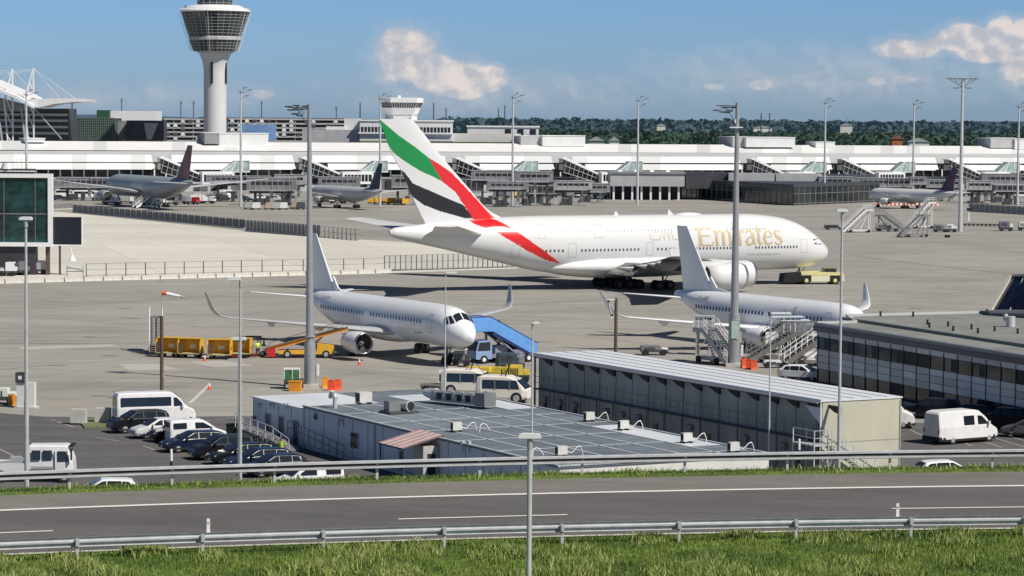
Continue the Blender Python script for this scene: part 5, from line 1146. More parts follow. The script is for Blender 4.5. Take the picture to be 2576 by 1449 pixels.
for q_, e_ in [(q, (.010, .018, .017)) for q in LEAF] + [(q, (.016, .030, .042)) for q in LEAFB]: b_ = q_.node_tree.nodes['Principled BSDF']; b_.inputs['Emission Color'].default_value = e_ + (1,); b_.inputs['Emission Strength'].default_value = 1   # faint leaf glow painted in for aerial haze
def wood(name, label, n, px0, px1, Y0, Y1, h0, h1, seed, clumps=26, mats=LEAF):
    r = random.Random(seed); mb = MB(); mb.smooth = True; nor = []
    for _ in range(n):
        px = r.uniform(px0, px1); Y = Y0 + (Y1 - Y0) * r.random(); X = (px - CX) / F * Y; h = r.uniform(h0, h1) ; w_ = h * r.uniform(.35, .6); tone = r.random()
        for k in range(clumps):
            t = r.random() ** .8; a = r.uniform(0, 2 * pi); rr = w_ * sqrt(max(0, 1 - (2 * t - .75) ** 2 * .6)) * r.uniform(.4, 1); zc = h * (.15 + .8 * t)
            c = V((X + rr * cos(a), Y + rr * sin(a), zc)); sz = h * r.uniform(.12, .24)
            mb.mat = 2 if (tone > .75 and t > .5 and r.random() < .6) else (1 if t > .45 and r.random() < .6 else 0)
            ids = [mb.vert(c + V((r.uniform(-1, 1), r.uniform(-1, 1), r.uniform(-.8, .8))) * sz) for _ in range(5)]
            out = (c - V((X, Y, h * .45))).normalized()
            for q in ids: nor.append((out * .7 + (mb.v[q] - c).normalized() * .35 + V((0, 0, .3))).normalized())
            for t3 in ((0, 1, 2), (2, 3, 4), (0, 3, 1), (1, 4, 2)):
                A, B_, C_ = (mb.v[ids[k_]] for k_ in t3); g_ = (B_ - A).cross(C_ - A); f3 = [ids[k_] for k_ in t3]
                mb.face(f3 if g_.dot(out) > 0 else f3[::-1])
    o = mb.build(name, mats, fix=False); o.data.normals_split_custom_set_from_vertices([tuple(q) for q in nor])
    return tag(o, label, 'woods', kind='stuff')
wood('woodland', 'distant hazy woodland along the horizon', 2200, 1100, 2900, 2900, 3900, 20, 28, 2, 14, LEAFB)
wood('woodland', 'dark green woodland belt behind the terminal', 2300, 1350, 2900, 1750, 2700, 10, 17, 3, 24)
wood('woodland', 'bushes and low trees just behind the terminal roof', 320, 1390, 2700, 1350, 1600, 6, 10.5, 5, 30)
for i, (px, y, w_, h_, Y, m_, l_) in enumerate(((2255, 355, 26, 12, 1500, M('red_brick', (.38, .13, .06), .8, var=.2, scale=.5), 'red brick house at the edge of the woods'), (2090, 332, 0, 0, 0, 0, 0), (1663, 322, 22, 9, 2900, OFFW, 'white house in the far woods, left of the tall right mast'), (1918, 326, 46, 8, 2800, WHITE2, 'long white roofed hall in the woods by the tall right mast'), (2128, 322, 30, 10, 2600, OFFW, 'pale house with a spire in the woods'), (1500, 357, 40, 10, 1450, GREYL, 'pale low shed behind the terminal roof'), (2310, 357, 50, 7, 1480, OFFW, 'low tan building beside the red house'), (1545, 357, 24, 10, 1420, WHITE2, 'small white kiosk behind the terminal roof'))):
    if not w_: continue
    p = PY(px, y - h_, Y); wd = w_ * Y / F; root = thing('house', l_, 'house', (p.x, Y, 0)); z1 = max(3, p.z - 1.5); MB().box((0, 0, 0), (wd, 8, z1)).build('wall', m_, root)
    m = MB(); m.prism([(-wd / 2 - .5, z1), (wd / 2 + .5, z1), (0, z1 + 2.2)], -4.5, 4.5); m.build('roof', M('roof_tile_red', (.22, .10, .07), .8, var=.2, scale=.4) if i == 0 else GREYL, root)
# ---------------------------------------------------------------- far ramp traffic
def place(px, py, kind, label, deg, paint, group='vehicles parked by the gates'): 
    return car(kind, label, G(px, py), R(deg), paint, group=group)
place(166, 497, 'minibus', 'white bus parked left of the grey airliner', 5, P_WHITE); place(212, 500, 'minibus', 'white minibus under the wing of the grey airliner', 3, P_WHITE); place(150, 503, 'hatch', 'silver car parked left of the white minibus', 5, P_SILV)
place(656, 503, 'suv', 'white jeep left of the tall left mast', 12, P_WHITE); place(686, 506, 'suv', 'second white jeep just left of the tall left mast', 170, P_WHITE); place(1475, 494, 'suv', 'white car under the airbridges left of the grey canopy', 0, P_WHITE); place(1558, 498, 'hatch', 'small white car below the grey canopy', 5, P_WHITE)
place(2572, 497, 'suv', 'white car at the right edge behind the blast fence', 0, P_WHITE); place(1645, 497, 'hatch', 'silver car at the end of the grey canopy', 0, P_SILV)
def cargo_box(px, py, label, mat, w_=1.8, h_=1.5, l=2.2, rz=0):
    root = thing('cargo_container', label, 'container', G(px, py), R(rz), 'cargo containers on dollies'); m = MB(); m.prism([(-l / 2, .5), (l / 2, .5), (l / 2, .5 + h_), (-l / 2 + .4, .5 + h_), (-l / 2, .5 + h_ * .6)], -w_ / 2, w_ / 2); m.build('box', mat, root)
    m = MB(); m.bx(-l / 2 - .2, l / 2 + .3, -w_ / 2, w_ / 2, .3, .48); [m.tube((x, y, .2), (x, y + .15, .2), .2, .2, 8) for x in (-.8, .8) for y in (-.8, .65)]; m.build('dolly', DARK, root)
for i, (px, py, m_) in enumerate(((625, 527, GREYL), (644, 528, WHITE2), (676, 528, M('tan_box', (.4, .32, .25), .7)), (694, 528, GREYL), (712, 528, WHITE2), (742, 526, MATS['tan_box']), (756, 527, GREYD), (607, 505, GREYM), (618, 506, WHITE2), (630, 506, WHITE2))):
    cargo_box(px, py, ['grey', 'white', 'tan', 'light grey', 'pale', 'brown tan', 'dark', 'small grey', 'white upright', 'second white upright'][i] + ' cargo box ' + ['first from the left in the front row of containers', 'second from the left in the front row', 'in the middle of the front row', 'right of the tan one in the front row', 'paired with a light grey one in the front row', 'beside the dark one at the mast', 'nearest the tall left mast', 'behind the front row', 'behind the front row at left', 'just left of the white jeep'][i], m_, rz=10)
for i, px in enumerate((935, 952, 968, 985, 1003, 1020)):
    root = thing('baggage_cart', 'golden yellow baggage cart behind the flag tail, ' + ['leftmost of the row', 'second of the row', 'third of the row', 'fourth of the row', 'fifth of the row', 'nearest the flag tail'][i], 'baggage cart', G(px, 512 + i * .8), R(4 + 9 * (i % 2)), 'yellow baggage carts behind the flag tail')
    MB().bx(-1.1, 1.1, -.8, .8, .45, 1.9 if i % 2 else 1.5).build('box', YELLOWO, root); m = MB(); m.bx(-1.3, 1.5, -.7, .7, .3, .42); [m.tube((x, y, .22), (x, y + .2, .22), .22, .22, 8) for x in (-.8, .8) for y in (-.8, .6)]; m.build('chassis', DARK, root)
def clutter(px, py, label, mats, seed, n=9, L=5, hh=2.4, name='service_vehicle', rz=0):
    "ramp service vehicle: chassis, cab and load"
    r = random.Random(seed); root = thing(name, label, 'service vehicle', G(px, py), R(rz), 'service vehicles by the gates'); m = MB(); m.bx(-L / 2, L / 2, -1, 1, .45, .8); m.build('chassis', GREYD, root)
    for x in (-L * .32, L * .32):
        for s in (1, -1): MB().tube((x, s * .75, .4), (x, s * 1.02, .4), .4, .4, 12).build('wheel', BLACK, root)
    m = MB(); m.prism([(L / 2 - 1.5, .8), (L / 2, .8), (L / 2, 1.4), (L / 2 - .35, 2.1), (L / 2 - 1.5, 2.1)], -.95, .95); m.build('cab', mats[0], root)
    m = MB(); m.quad((L / 2 + .012, -.85, 1.42), (L / 2 + .012, .85, 1.42), (L / 2 - .33, .8, 2.05), (L / 2 - .33, -.8, 2.05)); m.build('windscreen', GLASS, root)
    m = MB(); m.bx(-L / 2, L / 2 - 1.7, -1, 1, .82, .82 + r.uniform(.6, 1) * hh * .7); m.build('load_box', mats[1 % len(mats)], root)
    m = MB(); m.bar((-L / 2, -.9, 1.2), (L / 2 - 1.8, -.9, hh + .6), .12); m.bar((-L / 2, .9, 1.2), (L / 2 - 1.8, .9, hh + .6), .12); m.build('frame', GREYL, root)
for i, (px, py, k_, p_, l_) in enumerate(((232, 499, 'cargovan', P_WHITE, 'white van just left of the engine of the grey airliner'), (500, 500, 'suv', P_WHITE, 'white jeep behind the white scissor lift'), (575, 498, 'cargovan', P_WHITE, 'white van behind the left container loader'), (726, 499, 'hatch', P_GREY, 'grey car just left of the tall left mast'), (866, 503, 'cargovan', P_WHITE, 'white van behind the silver airliner'), (1190, 498, 'cargovan', P_GREY, 'grey van right of the flag tail'), (1300, 496, 'suv', P_WHITE, 'white jeep between the airbridge legs, right of the flag tail'), (1352, 494, 'cargovan', P_WHITE, 'white van under the end of the long airbridge'), (1430, 493, 'suv', P_GREY, 'grey jeep under the light grey airbridge'), (1605, 494, 'smallvan', P_WHITE, 'small white van deep under the grey canopy'), (2240, 492, 'cargovan', P_WHITE, 'white van behind the nose of the right airliner'), (2470, 490, 'cargovan', P_WHITE, 'white van right of the ring head mast'), (2515, 489, 'smallvan', P_SILV, 'silver small van at the far right gate'), (2548, 491, 'cargovan', P_WHITE, 'white van near the right edge by the gates'))): place(px, py, k_, l_, (i * 53) % 70 - 30, p_)
CL = [(590, 499, 'grey tow truck left of the jeeps', (GREYL, GREYD)), (712, 497, 'dark van like tractor left of the tall mast', (GREYD, GREYM)), (1170, 503, 'white baggage tug beside the flag tail', (WHITE, GREYM)), (1205, 500, 'dark loader next to the flag tail', (GREYD, GREYL)), (1232, 503, 'grey loader with raised box right of the flag tail', (GREYM, WHITE2)), (1345, 500, 'grey stair tractor under the airbridges', (GREYL, GREYD)), (1375, 499, 'dark tanker under the airbridges', (GREYD, GREYM)), (1410, 496, 'small dark tug under the light grey airbridge', (GREYD, GREYD)), (1440, 498, 'white tug left of the white car', (WHITE, GREYM)), (1510, 498, 'white truck at the left end of the grey canopy', (WHITE, WHITE2)), (1538, 496, 'grey tug at the left column of the canopy', (GREYL, GREYM)),
      (2225, 496, 'dark tug below the nose of the right airliner', (GREYD, GREYM)), (2250, 496, 'red brown belt loader below the right airliner', (M('rust_paint', (.3, .10, .04), .6), GREYD)), (2325, 496, 'orange red cart below the right airliner wing', (REDP, ORANGE)), (2410, 494, 'grey truck behind the ring head mast', (GREYM, GREYL)), (2450, 493, 'dark truck right of the ring head mast', (GREYD, GREYM)), (345, 512, 'dark tug at the stairs of the grey airliner', (GREYD, GREYD)), (450, 510, 'grey belt loader under the tail of the grey airliner', (GREYM, GREYD)), (540, 505, 'dark container loader right of the catering truck', (GREYD, GREYL)),
      (258, 505, 'grey tractor under the wing of the grey airliner', (GREYL, GREYM)), (280, 515, 'white cart truck under the left wing', (WHITE, WHITE2)), (300, 508, 'dark loader below the grey airliner', (GREYD, GREYM)), (318, 513, 'white belt truck below the grey airliner', (WHITE, GREYL)), (380, 520, 'grey baggage tug below the belly of the grey airliner', (GREYL, GREYM)), (400, 516, 'white truck below the tail of the grey airliner', (WHITE, GREYM)), (428, 516, 'small tractor right of the stairs at the grey airliner', (GREYM, WHITE2)),
      (480, 514, 'white and red service truck right of the maroon tail', (RED, WHITE)), (500, 512, 'white scissor lift right of the maroon tail', (WHITE, WHITE2)), (520, 512, 'cream catering truck right of the maroon tail', (WHITE, CREAMW)), (560, 503, 'white cargo loader left of the cargo boxes', (WHITE, GREYM)), (820, 512, 'white van-like loader under the silver airliner', (WHITE, GREYD)), (850, 511, 'orange brown loader under the silver airliner', (ORANGE, GREYM)), (880, 512, 'dark loader under the silver airliner tail', (GREYD, ORANGE)),
      (1262, 498, 'grey tractor below the airbridge right of the flag tail', (GREYL, GREYM)), (1285, 498, 'yellowish loader below the airbridge right of the flag tail', (YELLOW, GREYM)), (1325, 497, 'dark belt loader right of the yellowish loader', (GREYD, GREYM)), (1590, 497, 'white belt truck below the grey canopy', (WHITE, WHITE2)), (1620, 498, 'dark tractor below the grey canopy', (GREYD, WHITE2)), (1660, 499, 'white loader at the right end of the canopy', (WHITE, GREYM)), (1688, 499, 'tan and white loader next to the dark lounge', (WHITE, MATS['tan_box'])),
      (2265, 498, 'orange loader under the white and orange airliner', (ORANGE, GREYM)), (2300, 499, 'brown orange cart train under the white airliner', (ORANGE, REDP)), (2350, 500, 'yellow tractor below the orange tail', (YELLOW, YELLOWO)), (2375, 498, 'yellow loader right of the orange tail', (YELLOWO, YELLOW)), (2490, 492, 'white truck right of the ring head mast', (WHITE, GREYM)), (2530, 492, 'grey truck at the far right gate', (GREYL, WHITE2))]
for i, (px, py, l_, m_) in enumerate(CL): clutter(px, py, l_, m_, i, rz=(i * 37) % 60 - 30, hh=2.0 + (i * 7 % 5) * .25)
def stairs_truck(label, loc, rz, L=7, H_=3.6, mat=WHITE, rail=WHITE, w_=1.6, name='passenger_stairs', canopy=None, group=None, deck=1.8):
    "mobile stairs climbing towards +x"
    root = thing(name, label, 'stairs', loc, rz, group); st = MB(); n = int(H_ / .2); run = L - deck
    for i in range(n): x = run * i / n; st.bx(x, x + run / n + .05, -w_ / 2 + .08, w_ / 2 - .08, H_ * i / n + .28, H_ * i / n + .34)
    st.bx(run, L, -w_ / 2, w_ / 2, H_ + .1, H_ + .2); st.build('steps', GREYM, root)
    for s in (1, -1):
        sp = MB(); sp.prism([(0, .1), (.35, .1), (run + .2, H_ - .25), (L, H_ - .25), (L, H_ + .2), (run, H_ + .2), (0, .5)], s * w_ / 2 - .04, s * w_ / 2 + .04); sp.build('stringer', mat, root)
        r_ = MB(); y = s * w_ / 2
        for h in (.55, 1.0): r_.bar((0, y, .4 + h), (run, y, H_ + .15 + h), .055); r_.bar((run, y, H_ + .15 + h), (L, y, H_ + .15 + h), .055)
        for i in range(8): t = i / 7; r_.bar((run * t, y, .3 + H_ * t), (run * t, y, 1.4 + (H_ - .25) * t), .05)
        for x in (run + .9, L): r_.bar((x, y, H_), (x, y, H_ + 1.15), .05)
        r_.build('handrail', rail, root)
    ch = MB(); ch.bx(1.2, L - .4, -w_ / 2 + .1, w_ / 2 - .1, .35, .65); ch.bar((run * .8, 0, .6), (L - .6, 0, H_), .2); ch.bar((L - .7, -w_ / 2 + .2, .6), (L - .7, -w_ / 2 + .2, H_), .14); ch.bar((L - .7, w_ / 2 - .2, .6), (L - .7, w_ / 2 - .2, H_), .14); ch.bar((run * .45, -w_ / 2 + .2, .6), (L - .7, -w_ / 2 + .2, H_ * .9), .1); ch.build('chassis', mat, root)
    for x in (1.8, L - 1.0):
        for s in (1, -1): MB().tube((x, s * (w_ / 2 - .12), .35), (x, s * (w_ / 2 + .1), .35), .35, .35, 12).build('wheel', BLACK, root)
    return root
stairs_truck('white passenger stairs leading up to the grey airliner', G(338, 524), R(48), 9, 4.6, WHITE, WHITE)
# fences
FENCEM = M('blast_fence_panel', (.10, .105, .115), .5, .2, var=.25, scale=.8); MESHM = M('fence_wire', (.30, .31, .32), .5, .4)
def panel_fence(name, label, p, q, h, mat, n, slat=True, foot=True):
    a, b = G(*p), G(*q); d = (b - a); Ln = d.length; e = d.normalized(); nn = V((-e.y, e.x, 0)); root = thing(name, label, 'fence', a, atan2(e.y, e.x)); m = MB(); s_ = MB()
    for i in range(n): m.bx(Ln * i / n + .05, Ln * (i + 1) / n - .05, -.04, .04, .3, h) if i % 2 else m.bx(Ln * i / n + .05, Ln * (i + 1) / n - .05, .05, .13, .3, h)
    m.build('panels', mat, root)
    s_.bx(-.06, .06, -.12, .0, 0, h + .05); s_.bar((0, .1, h * .8), (0, 1.3, 0), .08); c0 = s_.build('post', GREYL, root)
    for i in range(1, n + 1): kid(c0, root, (Ln * i / n, 0, 0))
    if foot: f = MB(); f.bx(0, Ln, -.25, .2, 0, .28); f.build('base_rail', CONC, root)
    return root
panel_fence('blast_fence', 'long dark blast fence left of the tall left mast', (184, 534), (618, 575), 2.0, FENCEM, 60)
panel_fence('blast_fence', 'nearer slatted blast fence running behind the tall left mast', (619, 582), (806, 597), 2.5, FENCEM, 40)
panel_fence('blast_fence', 'short grey blast fence left end beside the dark screen', (100, 530), (183, 526), 1.5, GREYM, 10)
panel_fence('blast_fence', 'grey blast fence at the right edge of the apron', (2438, 532), (2640, 544), 2.2, GREYM, 30)
def wire_fence(name, label, pts, h, gap, fine=None):
    root = None; o = G(*pts[0]); root = thing(name, label, 'fence', o); P = [G(*p) - o for p in pts]; m = MB(); w_ = MB(); m.tube((0, 0, 0), (0, 0, h), .075, .075, 6); m.box((0, 0, 0), (.9, .35, .12)); c0 = m.build('post', GREYD, root)
    for a, b in zip(P, P[1:]):
        L_ = (b - a).length; n = max(1, round(L_ / gap)); e = (b - a).normalized(); ang = atan2(e.y, e.x)
        for i in range(n): p = a.lerp(b, i / n); (kid(c0, root, p, (0, 0, ang)) if i or a != P[0] else None)
        for z in (.25, h * .55, h - .03): w_.bar(a + V((0, 0, z)), b + V((0, 0, z)), .07)
        if fine:
            k = int(L_ / fine)
            for i in range(k): p = a.lerp(b, i / k); w_.bar(p + V((0, 0, .2)), p + V((0, 0, h)), .03)
    w_.build('wire_mesh', MESHM, root); return root
wire_fence('wire_fence', 'thin wire fence on posts along the pale apron', [(217, 697), (607, 688), (965, 681)], 2.05, 3.3, 0)
wire_fence('wire_fence', 'dense mesh fence panels below the double decker tail', [(967, 682), (1140, 677), (1300, 672)], 2.5, 1.0, .25)
wire_fence('wire_fence', 'light mesh fence behind the left tailplane of the double decker', [(806, 597), (905, 606)], 2.3, 2.0, .5)
mb = MB(); a, b = G(-40, 714), G(985, 686)
for i in range(22):
    p, q = a.lerp(b, i / 22 + .0015), a.lerp(b, (i + 1) / 22 - .0015); root = thing('concrete_barrier', 'pale concrete barrier segment in the row below the wire fence', 'barrier', p, atan2((b - a).y, (b - a).x), 'concrete barriers below the wire fence') if i == 0 else root
    if i == 0: Lb = (q - p).length; mm = MB(); mm.prism([(-.35, 0), (.35, 0), (.2, .25), (.1, .7), (-.1, .7), (-.2, .25)], 0, Lb, 'yz') if False else mm.loft([[(x, y, z) for y, z in ((-.35, 0), (.35, 0), (.2, .25), (.1, .65), (-.1, .65), (-.2, .25))] for x in (0, Lb)]); c0 = mm.build('barrier_body', CONC, root); b0_ = root
    else: dup(b0_, p)
# red and white barrier row near the right airliner
for i in range(15):
    p = G(2213 + i * 10.2, 517 + i * .05); 
    if i == 0: rb = thing('striped_barrier', 'red and white barrier board in the row before the right airliner', 'barrier', p, R(3), 'red and white barrier boards'); m = MB(); m.bx(-.62, 0, -.2, .2, .05, .75); m.build('red_half', REDP, rb); m = MB(); m.bx(.0, .62, -.2, .2, .05, .75); m.build('white_half', WHITE, rb)
    else: dup(rb, p)
for o in list(bpy.data.objects):
    for k in ('w', 'h', 'keep'):
        if k in o: del o[k]
# ================================================================ mid ground and near buildings
class Frame:
    def __init__(s, o, ang): s.o = V((o.x, o.y, 0)); s.a = ang; s.M = Matrix.Translation(s.o) @ Matrix.Rotation(ang, 4, 'Z'); s.I = s.M.inverted(); s.X = V((cos(ang), sin(ang), 0)); s.Y = V((-sin(ang), cos(ang), 0))
    def side(s, px, py, y=0.): return s.I @ on_plane(px, py, s.o + s.Y * y, s.Y)
    def end(s, px, py, x=0.): return s.I @ on_plane(px, py, s.o + s.X * x, s.X)
    def top(s, px, py, z=0.): return s.I @ G(px, py, z)
ANGA = R(-62.0)
# ---------------------------------------------------------------- flat container building
FC = Frame(G(767, 1022, 3.1), ANGA)
CW = M('container_wall_blue_grey', (.74, .78, .82), .6, var=.05, scale=.8); CW2 = M('container_wall_seam', (.40, .44, .49), .6)
ROOFG = M('roof_felt_grey', (.15, .18, .21), .7, var=.3, scale=.22, stretch=(1, .3, 1), var2=.14, scale2=1.1); ROOFW = M('roof_sheet_pale', (.62, .66, .70), .5, var=.08, scale=.3, stretch=(.2, 1, 1)); SEAMW = M('roof_seam_light', (.46, .49, .52), .6, var=.15, scale=1)
cb = thing('container_building', 'flat roofed blue grey container building in front of the airliner', 'building', FC.o, ANGA)
LX_, WY = 38.4, 15.2
MB().bx(0, LX_, 0, WY, 0, 3.0).build('wall', CW, cb); MB().bx(LX_ + .003, LX_ + .05, .03, WY - .03, 0, 2.98).build('end_wall', M('end_wall_white', (.66, .66, .63), .6, var=.08, scale=1), cb)
m = MB(); m.bx(-.1, LX_ + .15, -.12, WY + .1, 3.0, 3.1); m.build('roof', ROOFG, cb)
m = MB(); m.bx(-.1, LX_ + .15, -.16, .05, 3.1, 3.19); m.bx(-.1, LX_ + .15, WY - .05, WY + .14, 3.1, 3.17); m.bx(LX_, LX_ + .2, 0.05, WY - .05, 3.1, 3.18); m.build('roof_edge', SEAMW, cb)
m = MB()
for i in range(1, 6): m.bx(0, LX_, i * 2.5 - .03, i * 2.5 + .17, 3.104, 3.13)
for i in range(1, 7): m.bx(i * 6.0 - .04, i * 6.0 + .04, 0.1, WY - .1, 3.104, 3.13)
m.build('roof_seams', SEAMW, cb)
MB().bx(20, 33, 12.7, 15.0, 3.104, 3.118).build('roof_sheet', ROOFW, cb); MB().bx(0, 8, 12.7, 15.0, 3.104, 3.116).build('roof_sheet', ROOFW, cb)
m = MB()
for i in range(15): x = 2.5 * i + .9; m.bx(x, x + .05, -.03, 0, .1, 2.95)
m.bx(0, LX_, -.03, 0, .25, .32); m.build('wall_seams', CW2, cb)
def wopen(parent, fr, x0, x1, y0, y1, mat, name, yp=0., frame=True):
    a = fr.side(x0, (y0 + y1) / 2, yp); b = fr.side(x1, (y0 + y1) / 2, yp); z1 = fr.side((x0 + x1) / 2, y0, yp).z; z0 = max(.1, fr.side((x0 + x1) / 2, y1, yp).z); w0, w1 = min(a.x, b.x), max(a.x, b.x)
    o = MB().bx(w0, w1, yp - .05, yp - .03, z0, z1).build(name, mat, parent)
    if frame: m = MB(); m.bx(w0 - .07, w0, yp - .07, yp - .02, z0, z1); m.bx(w1, w1 + .07, yp - .07, yp - .02, z0, z1); m.bx(w0 - .07, w1 + .07, yp - .07, yp - .02, z1, z1 + .07); m.build('frame', SEAMW, o)
DOORG = M('door_dark_grey', (.07, .09, .12), .5, var=.1, scale=1)
wopen(cb, FC, 792, 799, 1040, 1056, GLASS, 'window'); wopen(cb, FC, 856, 864, 1056, 1072, GLASS, 'window'); wopen(cb, FC, 884, 901, 1090, 1127, GLASS, 'window'); wopen(cb, FC, 1082, 1095, 1140, 1170, GLASS, 'window')
wopen(cb, FC, 1007, 1016, 1135, 1180, DOORG, 'door')
for x in (1168, 1184):
    p = FC.side(x, 1130, 0); m = MB(); m.tube((p.x, -.12, p.z - .2), (p.x, -.12, p.z + .35), .04, .04, 6); m.tube((p.x, -.12, p.z + .3), (p.x, -.12, p.z + .55), .14, .14, 8); m.build('vent_pipe', SEAMW, cb)
for x, y0 in ((1020 - 417, 0),): pass
p = FC.side(944, 1130, 0); MB().tube((p.x, -.06, .1), (p.x, -.06, 2.9), .05, .05, 6).build('drain_pipe', CW2, cb)
# left annex
an = thing('container_annex', 'lower container annex with three doors and a pale roof, left of the flat building', 'building', FC.M @ V((0, 0, 0)), ANGA)
MB().bx(-9.7, -.02, -.05, 6.6, 0, 2.85).build('wall', CW, an); MB().bx(-9.8, -.02, -.2, 6.7, 2.85, 2.95).build('roof', ROOFW, an)
MB().bx(-9.8, -.02, 6.72, 15.3, 2.78, 2.9).build('roof', ROOFG, an); MB().bx(-9.7, -.02, 6.62, 15.2, 0, 2.78).build('rear_wall', CW, an); MB().bx(-6, -.1, 9.5, 15.2, 2.904, 2.93).build('roof_sheets', ROOFW, an)
m = MB(); [m.bx(x, x + .05, -.08, -.05, .1, 2.8) for x in (-9.65, -7.2, -4.8, -2.4, -.1)]; m.build('wall_seams', CW2, an)
for x0, x1, y0, y1 in ((669, 681, 1042, 1098), (703, 714, 1049, 1106), (739, 751, 1060, 1118)): wopen(an, FC, x0, x1, y0, y1, DOORG, 'door', -.05)
wopen(an, FC, 638, 644, 1048, 1060, GLASS, 'window', -.05)
m = MB()
for x in (652, 658, 683, 691, 722, 729): p = FC.side(x, 1020, -.05); m.tube((p.x, -.15, p.z - .25), (p.x, -.15, p.z + .05), .035, .035, 6); m.box((p.x, -.17, p.z + .05), (.16, .16, .14))
m.build('vent_pipes', SEAMW, an)
# ramp rail and stair
rp = thing('access_ramp', 'grey access ramp with handrail along the blue grey annex', 'ramp', FC.M @ V((0, 0, 0)), ANGA)
m = MB(); m.prism([(-8, .02), (1.5, .02), (1.5, .1), (-1, .6), (-8, .9)], -2.2, -1.0); m.build('ramp_deck', GREYM, rp)
m = MB()
for h in (.5, 1.0): m.bar((-8, -2.2, .9 + h), (-1, -2.2, .6 + h), .05); m.bar((-1, -2.2, .6 + h), (2.2, -2.2, h), .05); 
for i in range(8): x = -8 + i * 1.45; z = .9 - .3 * (x + 8) / 7 if x < -1 else .6 - .5 * (x + 1) / 2.6; m.bar((x, -2.2, z - .1), (x, -2.2, z + 1.0), .05)
m.build('handrail', GALV, rp)
m = MB()
for h in (.5, 1.0): m.bar((-2, -.5, .9 + h), (8, -.5, .1 + h), .05)
for i in range(9): t = i / 8; m.bar((-2 + 10 * t, -.5, .9 - .8 * t), (-2 + 10 * t, -.5, 1.9 - .8 * t), .045)
m.build('wall_side_rail', M('dark_handrail', (.12, .14, .17), .5), rp)
# porch with striped awning
pa, pb = FC.side(935, 1084, -2.2), FC.side(990, 1106, -2.2)
ac = FC.top(1000, 1095, 3.2); po = thing('porch', 'small porch under a faded red and white striped awning', 'porch', FC.M @ V((ac.x, -1.2, 0)), ANGA)
m = MB()
for i in range(9): m.mat = i % 2; x = -1.9 + 3.8 * i / 9; m.face([m.vert(q) for q in ((x, -1.5, 2.55), (x + 3.8 / 9, -1.5, 2.55), (x + 3.8 / 9, 1.5, 3.3), (x, 1.5, 3.3))])
m.build('awning', [M('awning_faded_red', (.44, .25, .23), .7, var=.15, scale=2), M('awning_pale', (.55, .50, .49), .7, var=.1, scale=2)], po, fix=False)
m = MB(); m.bar((-1.9, -1.5, 2.5), (1.9, -1.5, 2.5), .1); m.bar((-1.9, -1.5, 2.5), (-1.9, 1.5, 3.25), .08); m.bar((1.9, -1.5, 2.5), (1.9, 1.5, 3.25), .08); m.bar((-1.8, -1.4, 0), (-1.8, -1.4, 2.5), .08); m.bar((1.8, -1.4, 0), (1.8, -1.4, 2.5), .08); m.build('awning_frame', GREYD, po)
m = MB(); m.bx(.4, 1.85, .0, 1.15, .1, 2.6); m.build('porch_wall', M('porch_panel', (.45, .46, .47), .7, var=.1, scale=1), po); m = MB(); m.bx(1.856, 1.87, .3, .9, .4, 2.1); m.build('door', DARK, po)
# rooftop units
def acunit(px, py, label, w_=.68, d=.38, h=.66, hose=True, rz=0):
    p = G(px, py, 3.13); root = thing('air_conditioner', label, 'air conditioner', p, ANGA + rz, 'air conditioners on the flat roof'); MB().bx(-d / 2, d / 2, -w_ / 2, w_ / 2, .12, h).build('casing', M('ac_casing', (.60, .60, .57), .5, var=.1, scale=2), root)
    m = MB(); m.bx(-d / 2 - .02, -d / 2 - .002, -w_ / 2 + .06, w_ / 2 - .06, .18, h - .06); m.bx(-d / 2 + .03, d / 2 - .03, -w_ / 2 - .02, -w_ / 2 - .002, .18, h - .08); m.build('grille', DARK, root)
    m = MB(); m.bx(-d / 2 - .12, d / 2 + .12, -w_ / 2 + .04, -w_ / 2 + .12, 0, .12); m.bx(-d / 2 - .12, d / 2 + .12, w_ / 2 - .12, w_ / 2 - .04, 0, .12); m.build('feet', GREYD, root)
    if hose: m = MB(); m.path([(.1, w_ / 2, .3), (.1, w_ / 2 + .35, .2), (.15, w_ / 2 + .7, .55), (.1, w_ / 2 + .95, .6), (.1, w_ / 2 + 1.1, .3), (.1, w_ / 2 + 1.15, 0)], .03); m.build('hose', WHITE, root)
for a in ((1482, 1060, 'air conditioner near the dark shed wall, farthest of the right row'), (1568, 1082, 'air conditioner second along the dark shed wall'), (1727, 1114, 'air conditioner third along the dark shed wall'), (1845, 1138, 'air conditioner nearest the right end of the flat roof'), (1412, 1148, 'air conditioner near the front edge, right of the foreground lamp'), (1148, 1086, 'air conditioner in the middle of the flat roof, right of the awning'), (915, 1015, 'squat roof unit near the back left corner', 1.0, .8, .85, False)): acunit(*a)
p = G(1003, 1038, 3.13); root = thing('roof_fan', 'twin grey roof fan units behind the awning', 'roof fan', p, ANGA)
MB().bx(-.6, .3, -.9, .0, .15, .85).build('fan_box', GREYM, root); m = MB(); m.tube((-.1, .35, .45), (.7, .6, .5), .32, .42, 14); m.build('fan_drum', GALV, root); m = MB(); m.tube((.69, .6, .5), (.74, .61, .5), .34, .34, 14); m.build('fan_mouth', DARK, root); MB().bx(-.9, .9, -1.1, 1.2, 0, .14).build('base_frame', GREYD, root)
p = G(843, 1027, 3.1); root = thing('roof_pipe', 'curved galvanised vent pipe at the left end of the flat roof', 'vent pipe', p, ANGA); m = MB(); m.path([(0, 0, 0), (0, 0, .75), (-.12, 0, 1.0), (-.4, 0, 1.12), (-.7, 0, 1.0), (-.85, 0, .7)], .17, 10); m.build('pipe', GALV, root)
